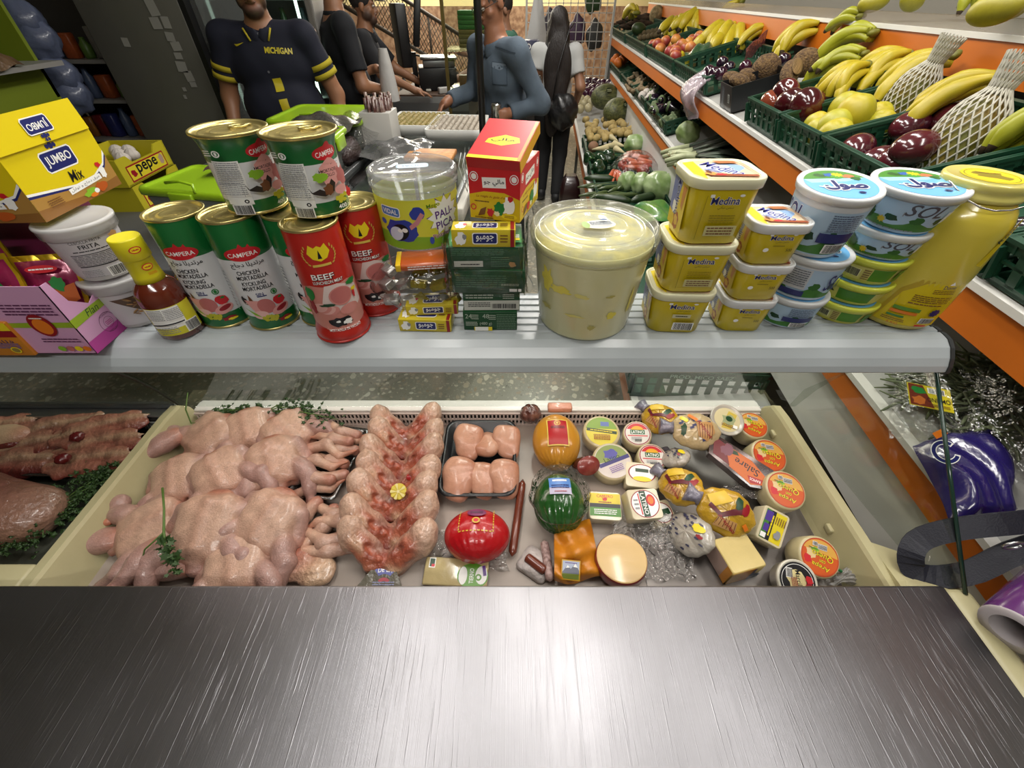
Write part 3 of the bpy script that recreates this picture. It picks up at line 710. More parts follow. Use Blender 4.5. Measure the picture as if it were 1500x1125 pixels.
# ---- cartons at the left end
def carton(name,label,cat,loc,rz,w,d,h,m,parts=None,group=None):
 t=thing(name,label,cat,loc,rz,group);return t
def wall_box(w,d,h,m_th=.0012,lid=False):
 """open-topped carton: four walls and a floor"""
 b=MB();e=m_th
 b.box((0,0,e/2),(w,d,e))
 for s in (-1,1):b.box((s*(w/2-e/2),0,h/2),(e,d,h));b.box((0,s*(d/2-e/2),h/2),(w-2*e,e,h))
 return b
yc=mat('carton yellow','#dcc60f',.35);pinkc=mat('carton pink','#cf9dc2',.4);brownc=mat('carton brown','#b0702a',.4)
t=thing('display_carton','big yellow display carton with blue emblem and raised lid flaps, on top of the tubs','carton',(-.765,.668,1.412),R(2))
w_,d_,h_=.20,.165,.084
wall_box(w_,d_,h_).build('box',yc,t)
fl=MB();fl.box((w_/2,0,h_+.019),(.0012,d_*.98,.04),0,rot=(0,R(-7),0));fl.build('side_flap',yc,t)
fl=MB();fl.box((-.01,-d_/2-.006,h_+.014),(w_*.9,.0012,.03),0,rot=(R(24),0,0));fl.build('front_flap',yc,t)
def jumbo_logo(a,x,y,w,an=0.,flip=False):
 q=an+(PI if flip else 0);c,s=math.cos(q),math.sin(q);P=lambda u,v:(x+c*u-s*v,y+s*u+c*v)
 a.poly([P(u*w,v*w) for u,v in ((-.5,-.15),(-.44,-.22),(.44,-.22),(.5,-.15),(.5,.17),(.44,.23),(-.44,.23),(-.5,.17))],WHITE)
 a.poly([P(u*w,v*w) for u,v in ((-.47,-.14),(-.42,-.19),(.42,-.19),(.47,-.14),(.47,.16),(.42,.2),(-.42,.2),(-.47,.16))],NAVY)
 a.text('JUMBO',x,y,w*.24,WHITE,w*.78,a=q,bold=.03)
 for u,v,r in ((0,.3,.07),(-.11,.3,.05),(.11,.3,.05),(-.05,.41,.045),(.05,.41,.045)):X,Y=P(u*w,v*w);a.ell(X,Y,r*w,r*w,NAVY,10)
def jumbo_face(w,h,name,fn,parent):
 a=Art();a.rect(0,h*.5,w,h,ink('#dcc60f'))
 a.poly([(-w/2,0),(w/2,0),(w/2,h*.62),(w*.42,h*.44),(w*.25,h*.32),(0,h*.3),(-w/2,h*.44)],WHITE)
 a.poly([(-w/2,0),(w/2,0),(w/2,h*.56),(w*.42,h*.40),(w*.25,h*.29),(0,h*.27),(-w/2,h*.40)],NAVY)
 a.poly([(-w/2,0),(w/2,0),(w/2,h*.52),(w*.42,h*.36),(w*.25,h*.26),(0,h*.24),(-w/2,h*.36)],ink('#a87f3d'))
 a.poly([(-w/2,0),(w/2,0),(w/2,h*.16),(0,h*.1),(-w/2,h*.18)],ink('#8a5f2c'))
 jumbo_logo(a,0,h*.72,w*.36);a.text('Mix',w*.06,h*.43,h*.17,BLACK,w*.16,shear=.2,bold=.02)
 a.rect(w*.1,h*.25,w*.42,h*.09,WHITE,.05);a.text(arabic('مرق دجاج و توابل'),w*.1,h*.25,h*.06,BLACK,w*.38,.05)
 a.blob(w*.36,h*.32,w*.04,h*.1,WHITE,3);a.blob(w*.35,h*.44,w*.03,h*.05,RED,4);a.blob(w*.1,h*.1,w*.08,h*.06,LIME,5);a.blob(w*.25,h*.12,w*.07,h*.08,ink('#b5551c'),6);a.ell(w*.12,h*.05,w*.05,h*.035,ORG);a.ell(w*.17,h*.09,w*.03,h*.04,WHITE);a.small(-w*.3,h*.2,w*.15,h*.12,4,BRN,7)
 return a.put(name,fn,parent)
jumbo_face(d_,h_,'side_print',on_plane((w_/2,0,0),(0,1,0),(0,0,1)),t)
jumbo_face(w_,h_,'front_print',on_plane((0,-d_/2,0),(1,0,0),(0,0,1)),t)
a=Art();jumbo_logo(a,0,.021,.045,flip=True)
a.put('flap_print',on_plane((w_/2+.0039,0,h_-.0005),(0,1,0),(-.122,0,.992)),t)
t=thing('flan_carton','pink open display carton of dessert sachets at the left end of the shelf','carton',(-.737,.562,ZS),R(0))
w_,d_,h_=.15,.088,.12
b=MB();e=.0012;b.box((0,0,.0006),(w_,d_,e))
b.poly([(w_/2,-d_/2,0),(w_/2,d_/2,0),(w_/2,d_/2,.10),(w_/2,d_/2-.01,.082),(w_/2,0,.066),(w_/2,-d_/2+.02,.085),(w_/2,-d_/2+.012,h_),(w_/2,-d_/2,h_)],-e,0,(1,0,0))
b.box((0,-d_/2+e/2,h_/2),(w_,e,h_));b.box((-w_/2+e/2,0,.05),(e,d_,.1));b.box((0,d_/2-e/2,.05),(w_,e,.1));b.build('box',pinkc,t)
a=Art();a.poly([(-.044,.048),(.044,.052),(.044,.064),(-.044,.062)],ink('#93ad2a'));a.text('Flan',-.004,.0565,.011,DGRN,.024,shear=.25);a.rect(0,.0105,.088,.021,ink('#b23a92'));a.ring(.006,.027,.0155,.0162,ink('#5b2a52'));a.ring(.006,.027,.0085,.009,ink('#5b2a52'));a.text('ALUMINIUM',.006,.040,.0026,ink('#5b2a52'),.02);a.text('EMBALLAGE',.006,.0137,.0024,ink('#5b2a52'),.018);a.small(.006,.027,.012,.007,3,MAG,2);a.blob(.034,.032,.007,.009,DRED,3);a.blob(.03,.036,.006,.003,GRN,4)
a.put('side_print',on_plane((w_/2,0,0),(0,1,0),(0,0,1)),t)
a=Art();a.poly([(-.075,.05),(.075,.05),(.075,.06),(-.075,.058)],ink('#93ad2a'));a.small(.03,.082,.08,.02,4,ink('#5b2a52'),5);a.ell(.03,.055,.018,.02,DRED,20);a.ell(.03,.053,.013,.014,ORG,18);a.small(.03,.068,.02,.004,1,WHITE,5);a.small(.04,.028,.06,.009,2,ink('#5b2a52'),6)
for i in range(4):a.ell(.03+i*.013,.012,.006,.005,(LIME,DPINK,YEL,ORG)[i],14)
a.put('front_print',on_plane((0,-d_/2,0),(1,0,0),(0,0,1)),t)
def sachet(label,loc,rot,w,h,group):
 t=thing('dessert_sachet',label,'sachet',loc,rot[2],group,rot[0],rot[1])
 def f(u,v,s):
  x=(u-.5)*w;z=v*h;e=math.sin(PI*u)*min(1,math.sin(PI*min(max((v-.06)/.88,0),1))*1.6)
  return (x+.002*math.sin(v*9+2),s*(.009*e+.0012*math.sin(u*22+v*13))+.003*math.sin(u*3),z)
 mfz=lambda u,v:0 if (v < .07 or v > .9 or u < .06 or u > .94) else 1
 b=MB();b.grid(lambda u,v:f(u,v,-1),12,14,0,True,mfz);b.grid(lambda u,v:f(1-u,v,1),12,14,0,True,mfz)
 b.build('packet',[mat('gold foil','#c9a81e',.25,.5),mat('magenta foil','#93264e',.22,.2,coat=.5)],t)
 a=Art();a.poly([(-w*.42,h*.45),(w*.42,h*.62),(w*.42,h*.4),(-w*.42,h*.12)],ink('#a85520'));a.blob(-w*.1,h*.28,w*.3,h*.12,WHITE,4);a.blob(w*.2,h*.2,w*.15,h*.07,PURP,5);a.ell(0,h*.82,w*.26,h*.05,RED,14);a.small(0,h*.82,w*.4,h*.04,1,WHITE,5);a.blob(w*.15,h*.62,w*.14,h*.1,GRN,7);a.blob(-w*.25,h*.55,w*.12,h*.08,MAG,8)
 a.put('print',on_plane((0,-.012,0),(1,0,0),(0,0,1)),t)
for i,(x,y,z,rx,ry,rz) in enumerate(((-.765,.535,1.262,-18,-4,6),(-.715,.556,1.252,-22,5,22),(-.80,.575,1.27,-15,-3,5))):
 sachet(('magenta and gold dessert sachet leaning at the front of the pink carton','magenta and gold dessert sachet at the right side of the pink carton','magenta and gold dessert sachet standing at the back of the pink carton')[i],(x,y,z),(R(rx),R(ry),R(rz)),.075,.115,'dessert sachets in the pink carton')
t=thing('dessert_carton','orange and yellow carton at the left end in front of the pink carton','carton',(-.834,.548,ZS),0)
MB().box((0,0,.031),(.156,.07,.062),0,.001).build('box',mat('carton orange','#c07a1e',.4),t)
a=Art();a.rect(0,.042,.156,.012,DRED);a.rect(0,.055,.156,.014,YEL);a.text(arabic('فلان'),.05,.027,.008,NAVY,.03);a.small(.04,.02,.06,.01,3,BLUE,3);a.ell(.058,.012,.008,.006,YEL,14);a.ell(.058,.012,.006,.0045,ink('#8a7a3a'),14)
a.put('front_print',on_plane((0,-.035,0),(1,0,0),(0,0,1)),t)
t=thing('dessert_carton','closed brown and magenta carton behind the pink carton, under the yellow display carton','carton',(-.835,.70,ZS),0)
MB().box((0,0,.085),(.17,.12,.17),0,.001).build('box',mat('carton dark magenta','#63203f',.4),t)
# ---- little sachets beside the sauce bottle
for i,(px,py) in enumerate(((212,352),(222,372))):
 p=at(px,py,1.33)
 sachet(('small yellow and red sachet poking up behind the sauce bottle, upper one','small yellow and red sachet poking up behind the sauce bottle, lower one')[i],(-.60+i*.012,.70-i*.012,1.232+.0*i),(R(-4),R(8),R(40)),.045,.10-.014*i,'sachets behind the sauce bottle')
 # ---- bag of stock cubes with a sweets tub on top
cubes=[]
rs=random.Random(11);k=0
CO=(('silver foil stock cube',mat('silver foil','#b9b9b5',.28,.7,bump=.3,bs=120)),('yellow foil stock cube',mat('olive gold foil','#a3952a',.32,.4,bump=.3,bs=120)))
cube_me=[MB().box((0,0,0),(.026,.017,.0125),0,.002).mesh('stock_cube',m) for n,m in CO]
for row in range(4):
 for i in range(5):
  c=0 if i < 2 else (1 if rs.random() < .75 else 0)
  o=link('stock_cube',cube_me[c],None,(-.205+i*.027+rs.uniform(-.004,.004),.618+.022*(row % 2)+rs.uniform(-.003,.003),1.268+row*.0145),(rs.uniform(-.5,.5),rs.uniform(-.5,.5),rs.uniform(-.9,.9)))
  tag(o,CO[c][0]+' in the clear bag under the sweets tub','stock cube',('silver' if c == 0 else 'yellow')+' stock cubes in the bag')
def bag_fn(u,v):
 a=2*PI*u;r=.92+.08*math.sin(5*a+6*v)+.05*math.sin(11*a+3*v)
 w=(.088*math.sin(PI*min(max(.15+v*.8,0),1)) ** .5)*r
 return (-.152+w*math.cos(a)*.98,.632+w*.5*math.sin(a),1.2545+.083*v+.003*math.sin(7*a))
film=glassy('clear film',(.98,.98,.98),.14,1.2,bump=.35,bs=60)
o=sheet('plastic_bag',bag_fn,40,14,film);tag(o,'clear plastic bag holding foil stock cubes','bag')
t=thing('bouillon_packet','orange flat packet lying on the bag of cubes under the sweets tub','packet',(-.125,.62,1.3405),R(8))
MB().box((0,0,0),(.105,.05,.012),0,.004).build('packet',mat('orange foil','#b5531f',.28,coat=.4),t);MB().box((-.054,0,0),(.008,.049,.011),0,.001).build('end_seal',mat('yellow foil edge','#d8b51c',.3),t)
a=Art();a.small(-.01,0,.06,.007,2,WHITE,4);a.put('print',on_plane((0,-.0251,0),(1,0,0),(0,0,1)),t)
# sweets tub
t=thing('sweets_tub','round clear-lidded sweets tub with bright yellow and purple lettering','tub',(-.153,.69,1.349),R(10))
RT=.0645
MB().lathe([(.060,0),(.062,.002),(RT,.09),(RT-.001,.09),(.061,.004),(.001,.003)],48,cap1=False).build('body',glassy('tub clear',(.92,.94,.94),.06,1.,milk=.12),t)
MB().lathe([(RT+.001,.088),(RT+.0035,.089),(RT+.0035,.097),(RT+.001,.098),(RT+.0035,.0995),(RT+.0035,.108),(RT-.001,.111),(RT-.005,.108),(RT-.006,.104),(.001,.1035)],48,cap0=False).build('lid',glassy('lid clear',(.86,.88,.89),.05,1.2,milk=.16),t)
a=Art();GY=ink('#d6d640');a.rect(0,.042,.385,.076,GY);a.poly([(-.2,.004),(.2,.004),(.2,.03),(.06,.018),(-.05,.03),(-.2,.02)],ink('#7fb22e'))
a.rrect(-.042,.062,.034,.015,.004,WHITE,-.06);a.rrect(-.042,.062,.031,.0125,.003,ink('#4a78b8'),-.06);a.text('VIDAL',-.042,.062,.0072,WHITE,.026,-.06,bold=.04)
a.blob(-.028,.034,.026,.018,ink('#2e3f9c'),3,20,.12);a.ell(-.031,.031,.016,.0125,BLACK,20,.5);a.ell(-.0375,.0285,.0125,.0105,ink('#c9d4e8'),20,.6);a.ell(-.022,.035,.0045,.0035,WHITE,12)
a.blob(.0,.06,.0105,.01,ink('#2e3f9c'),5,16,.1);a.poly([(.005,.062),(.01,.058),(.0,.044),(-.012,.036),(-.014,.042),(-.004,.05)],ink('#c9868a'));a.ell(-.03,.034,.004,.003,WHITE)
a.star(.044,.052,.032,PURP,12,.6);a.star(.044,.051,.030,WHITE,12,.72);a.text('Mego',.025,.069,.0085,ink('#d8d022'),.022,.1,bold=.06);a.text('Mego',.0245,.0695,.0075,ink('#4c7a1c'),.02,.1,bold=.02)
a.text('PALI-',.043,.0555,.0125,WHITE,.034,.1,bold=.12);a.text('PALI-',.043,.0555,.0118,PURP,.033,.1,bold=.05);a.text('PICA',.043,.0395,.0125,WHITE,.034,.1,bold=.12);a.text('PICA',.043,.0395,.0118,PURP,.033,.1,bold=.05)
a.text('Pintalenguas',.044,.0235,.0095,WHITE,.05,.1,bold=.1);a.text('Pintalenguas',.044,.0235,.009,ink('#8a1f66'),.049,.1,bold=.03)
a.ell(.017,.017,.0035,.006,ink('#3b59b5'),14);a.ell(-.058,.045,.0055,.0045,ink('#3b59b5'),14);a.rrect(.094,.062,.03,.014,.004,WHITE);a.rrect(.094,.062,.027,.0115,.003,ink('#4a78b8'));a.small(-.095,.045,.03,.05,14,BRN,5)
a.put('label',on_cyl(.0623,0,cone=.028),t,maxu=.0035)
a=Art();a.rrect(0,0,.05,.022,.006,ink('#9fb6c8'));a.rrect(0,0,.046,.019,.005,ink('#c8d2d8'));a.text('VIDAL',0,0,.01,ink('#7f9bb5'),.038,bold=.03)
a.put('lid_print',on_plane((0,.02,.1036),(-1,0,0),(0,-1,0)),t)
# ---- cartons of stock tablets (small yellow, green) in the middle
def jumbo_bar(label,loc,rz,w,d,h):
 t=thing('stock_tablet_box',label,'box',loc,rz,'small yellow stock boxes')
 MB().box((0,0,h/2),(w,d,h),0,.0008).build('box',mat('carton olive yellow','#c9b62a',.35),t)
 for nm,o,U,V,hh in (('front_print',(0,-d/2,h/2),(1,0,0),(0,0,1),h),('top_print',(0,0,h),(1,0,0),(0,1,0),d)):
  a=Art();a.rrect(.002,0,w*.4,hh*.66,hh*.12,WHITE);a.rrect(.002,0,w*.37,hh*.56,hh*.1,NAVY);a.text(arabic('جومبو'),.002,0,hh*.36,WHITE,w*.28,bold=.03)
  a.blob(-w*.36,-hh*.04,w*.08,hh*.36,WHITE,5);a.blob(-w*.30,hh*.1,w*.03,hh*.16,RED if nm == 'top_print' else GREY,6);a.rect(w*.45,0,w*.06,hh*.98,DRED);a.small(w*.32,0,w*.12,hh*.5,3,BRN,4);a.put(nm,on_plane(o,U,V),t)
jumbo_bar('small yellow stock box lying on the shelf, lower of two',(-.146,.600,ZS),R(-2),.088,.045,.0235)
jumbo_bar('small yellow stock box lying across the other small yellow box',(-.135,.612,ZS+.024),R(4),.086,.04,.0185)
grn_c=mat('carton green','#1c4a2b',.35);grn_l=mat('carton light green','#b9c24a',.4)
for i,(xc,yf,z0,w,d,h,rz,lab,pr) in enumerate((
(-.0365,.582,ZS,.09,.075,.036,0,'dark green tray of stock tablets at the foot of the stack, standing on the shelf',0),
(-.034,.585,ZS+.0365,.092,.075,.036,1,'dark green tray of stock tablets second from the bottom, with a barcode strip',1),
(-.036,.580,ZS+.073,.114,.085,.0385,-1,'wide dark green tray of stock tablets second from the top',2),
(-.041,.582,ZS+.112,.114,.085,.036,1,'wide dark green tray of stock tablets topmost of its stack',3))):
 t=thing('stock_tablet_tray',lab,'box',(xc,yf+d/2,z0),R(rz),'green trays of stock tablets')
 MB().box((0,0,h/2),(w,d,h),0,.0008).build('box',grn_c,t)
 a=Art();GL=ink('#b5c0ae')
 if pr == 0:a.text('24',-w*.4,h*.78,.0085,GL,.011);a.text('48',-w*.08,h*.78,.0085,GL,.011);a.small(-w*.28,h*.75,.012,.01,3,GL,2);a.small(w*.04,h*.75,.012,.01,3,GL,3);a.small(w*.3,h*.55,w*.36,h*.8,9,ink('#6d8a70'),4);a.text('(480 g)',-w*.08,h*.46,.007,GL,.02);a.small(-w*.34,h*.48,.02,.008,3,GL,6);a.rect(-w*.13,h*.2,.03,.008,YEL);a.rect(-w*.16,h*.2,.022,.0078,WHITE)
 elif pr == 1:a.rect(0,h*.3,w*.98,h*.5,ink('#c9cbc0'));a.small(-w*.22,h*.35,w*.4,h*.25,3,BLACK,3);a.bars(w*.22,h*.28,w*.42,h*.24,BLACK);a.small(-w*.2,h*.8,w*.5,h*.25,2,GL,5);a.small(w*.3,h*.8,w*.2,h*.25,3,GL,8)
 elif pr == 2:a.small(-w*.1,h*.55,w*.7,h*.55,6,ink('#4f7a58'),3);a.small(w*.3,h*.42,w*.25,h*.1,2,GL,5);a.rect(w*.34,h*.18,.012,.005,WHITE);a.rrect(w*.43,h*.18,.005,.005,.001,WHITE)
 else:a.small(-w*.1,h*.8,w*.7,h*.28,4,ink('#4f7a58'),3);a.rect(-w*.22,h*.3,w*.38,h*.26,ink('#c9cbc0'));a.small(-w*.2,h*.28,w*.25,.004,1,BLACK,4);a.small(w*.2,h*.4,w*.25,h*.45,5,ink('#4f7a58'),6);a.blob(w*.36,h*.28,.005,.005,LBRN,4)
 a.put('front_print',on_plane((0,-d/2,0),(1,0,0),(0,0,1)),t)
 a=Art();a.rect(0,0,w*.98,d*.97,ink('#2a6b3c'))
 for j in range(4):
  u=-w*.37+j*w*.25;a.rect(u,-d*.08,w*.19,d*.7,ink('#3f8a4c'));a.small(u,-d*.2,w*.15,d*.18,4,WHITE,j);a.rect(u+.004,-d*.34,w*.08,d*.08,YEL);a.rect(u-.002,d*.05,w*.1,d*.09,(ORG,RED)[j % 2])
 a.put('top_print',on_plane((0,0,h),(1,0,0),(0,1,0)),t)
ZG=ZS+.148
jumbo_bar('long yellow stock box lying on top of the green trays',(-.041,.596,ZG+.0008),R(0),.092,.03,.026)
# red and yellow stock carton with half-open lid
t=thing('stock_cube_carton','red and yellow stock carton with raised lid on top of the green trays','carton',(-.010,.668,ZG+.0262),R(-17))
w_,d_,h_=.076,.105,.070
MB().box((0,0,h_/2),(w_,d_,h_),0,.0008).build('box',mat('carton red','#b31f22',.35,coat=.3),t)
lid=MB();lid.xf=T((0,-d_/2,h_)) @ E(R(15),0,0)
lid.box((0,d_/2,.0125),(w_*1.02,d_*1.0,.0012));lid.box((w_*.505,d_/2,.0045),(.0012,d_,.0155),1);lid.box((-w_*.505,d_/2,.0045),(.0012,d_,.0155),1);lid.box((0,d_+.001,.006),(w_,.0012,.0125),1);lid.box((0,0,.006),(w_,.0012,.0125))
lo=lid.build('lid',[mat('carton red','#b31f22'),mat('carton amber','#d9a01a',.35)],t)
a=Art();a.rect(0,d_*.5,w_*1.0,d_*.98,ink('#c8262a'));a.poly([(-.022,.05),(0,.062),(.022,.056),(.026,.044),(.002,.034),(-.024,.04)],YEL);a.text(arabic('مالي'),0,.048,.011,BLACK,.034,bold=.03);a.rect(0,.004,w_,.007,YEL);a.rect(w_*.47,d_*.5,w_*.06,d_*.98,ORG);a.put('lid_print',lambda u,v:((lid.xf @ Vector((u,v,.0131))),(lid.xf.to_3x3() @ Vector((0,0,1)))),t)
def maison(name,fn,w):
 a=Art();a.rect(0,h_*.5,w,h_,ink('#c8262a'));a.poly([(-w/2,0),(w/2,0),(w/2,h_*.45),(w*.2,h_*.56),(-w*.2,h_*.56),(-w/2,h_*.48)],ink('#d9b91d'))
 a.rect(0,h_*.74,w*.46,h_*.2,WHITE,.06);a.text(arabic('مالي جو'),0,h_*.74,h_*.13,BLACK,w*.4,.06,bold=.04)
 for s in (-1,1):a.ell(s*w*.39,h_*.83,.0065,.0065,WHITE,16);a.ring(s*w*.39,h_*.83,.004,.0055,RED,16)
 a.text("La magie du goût d'antan !",0,h_*.46,h_*.06,DRED,w*.72,shear=.3);a.small(-w*.25,h_*.36,w*.3,h_*.05,1,BRN,3)
 a.blob(w*.28,h_*.3,w*.12,h_*.17,WHITE,5);a.blob(w*.32,h_*.46,w*.05,h_*.06,RED,6);a.blob(w*.1,h_*.25,w*.12,h_*.14,GRN,7);a.blob(-w*.08,h_*.15,w*.07,h_*.09,RED,8);a.poly([(-w*.34,h_*.06),(-w*.2,h_*.1),(-w*.16,h_*.26),(-w*.28,h_*.2)],BRN);a.blob(w*.05,h_*.14,w*.06,h_*.05,CREAM,9);a.ell(w*.3,h_*.1,w*.16,h_*.06,YEL,16);a.small(w*.3,h_*.1,w*.2,h_*.06,2,BRN,4);a.ring(-w*.42,h_*.24,.003,.0045,RED,14);a.small(-w*.2,h_*.04,w*.4,h_*.04,1,BRN,9)
 a.put(name,fn,t)
maison('front_print',on_plane((0,-d_/2,0),(1,0,0),(0,0,1)),w_);maison('side_print',on_plane((w_/2,0,0),(0,1,0),(0,0,1)),d_)
# clear wrap round the green trays
def wrap_fn(u,v):
 a=2*PI*u;q=rrect(.128,.10,.02,0,9)
 i=u*len(q);p=q[int(i) % len(q)];p2=q[(int(i)+1) % len(q)];f=i-int(i);k=1+.03*math.sin(13*a+9*v)+.02*math.sin(31*a)
 k *= 1+.05*v*math.sin(3*a);return (-.04+k*(p[0]+f*(p2[0]-p[0])),.625+k*(p[1]+f*(p2[1]-p[1])),ZS+.068+.088*v+.006*v*math.sin(5*a))
o=sheet('shrink_wrap',wrap_fn,72,10,film);tag(o,'crinkled clear shrink wrap round the upper green trays','plastic wrap')
# ---- bucket of butter
t=thing('butter_bucket','large translucent round bucket of pale yellow butter with clear lid','bucket',(.126,.626,ZS))
def butter_mat():
 m=mat('butter','#d2cc8a',.35,var=.5,vs=14,col2='#bdbb72',coat=.4,bump=.1,bs=20);return m
MB().lathe([(.071,0),(.076,.002),(.0775,.006),(.0905,.142),(.0912,.150)],56).build('tub',mat('cloudy bucket','#d3d09a',.28,var=.35,vs=11,col2='#d6d5bd',coat=.6),t)
a=Art()
for i,(u,v,rx,ry,an) in enumerate(((-.052,.092,.016,.007,.5),(-.02,.088,.010,.004,-.2),(.02,.088,.006,.0022,.2),(.028,.052,.007,.007,.3),(-.03,.05,.016,.0025,.9),(.0,.03,.006,.005,.2),(-.075,.1,.012,.02,.3),(.06,.07,.004,.02,-.4),(-.08,.05,.01,.004,.7))):a.blob(u,v,rx,ry,(ink('#e0d45a',.2),ink('#d8cf78',.2),ink('#b5ad62',.3))[i % 3],i+3,18,.35)
a.put('smears',on_cyl(.0776,0,cone=.092),t,maxu=.0035)
milk=glassy('cloudy lid',(.93,.93,.86),.14,1.,bump=.15,bs=12,milk=.2,milkcol=(.72,.72,.62))
MB().lathe([(.0925,.140),(.0965,.1405),(.0975,.152),(.0985,.153),(.0985,.158),(.097,.160),(.0975,.161),(.0965,.166),(.094,.169),(.0905,.168),(.089,.163),(.086,.1615),(.08,.1615),(.079,.164),(.075,.165),(.073,.163),(.052,.1625),(.050,.1645),(.047,.1645),(.045,.1625),(.001,.162)],64,cap0=False).build('lid',milk,t)
MB().lathe([(.0905,.1495),(.085,.1545),(.06,.157),(.03,.1565),(.001,.156)],48,cap0=False).build('butter',mat('butter surface','#cfc67e',.5,var=.9,vs=30,col2='#9ca08c',bump=.4,bs=40),t)
a=Art();a.ell(0,0,.0245,.015,ink('#d9d9d2'),28);a.ell(-.021,0,.006,.012,ink('#7c9a3a'),16);a.small(.002,.001,.034,.02,9,ink('#4c5a68'),3);a.ell(.008,.010,.006,.003,ink('#3d5a86'));a.put('lid_label',on_plane((.006,-.004,.1655),(1,.1,0),(-.1,1,0)),t)
mb=MB();mb.tube([(.05*math.cos(a_)+0,.0985*math.sin(a_),.16+0) for a_ in (1.9,1.75,1.6,1.45,1.3)],.003,6);mb.build('lid_tab',milk,t)
o=sheet('cling_film',lambda u,v:(.05+.02*math.sin(9*v)*u-.035*u,.60+.03*u+.06*v,ZS+.02+.16*v+.004*math.sin(14*u+5*v)),8,14,film);tag(o,'loose clear film hanging between the green trays and the butter bucket','plastic film')
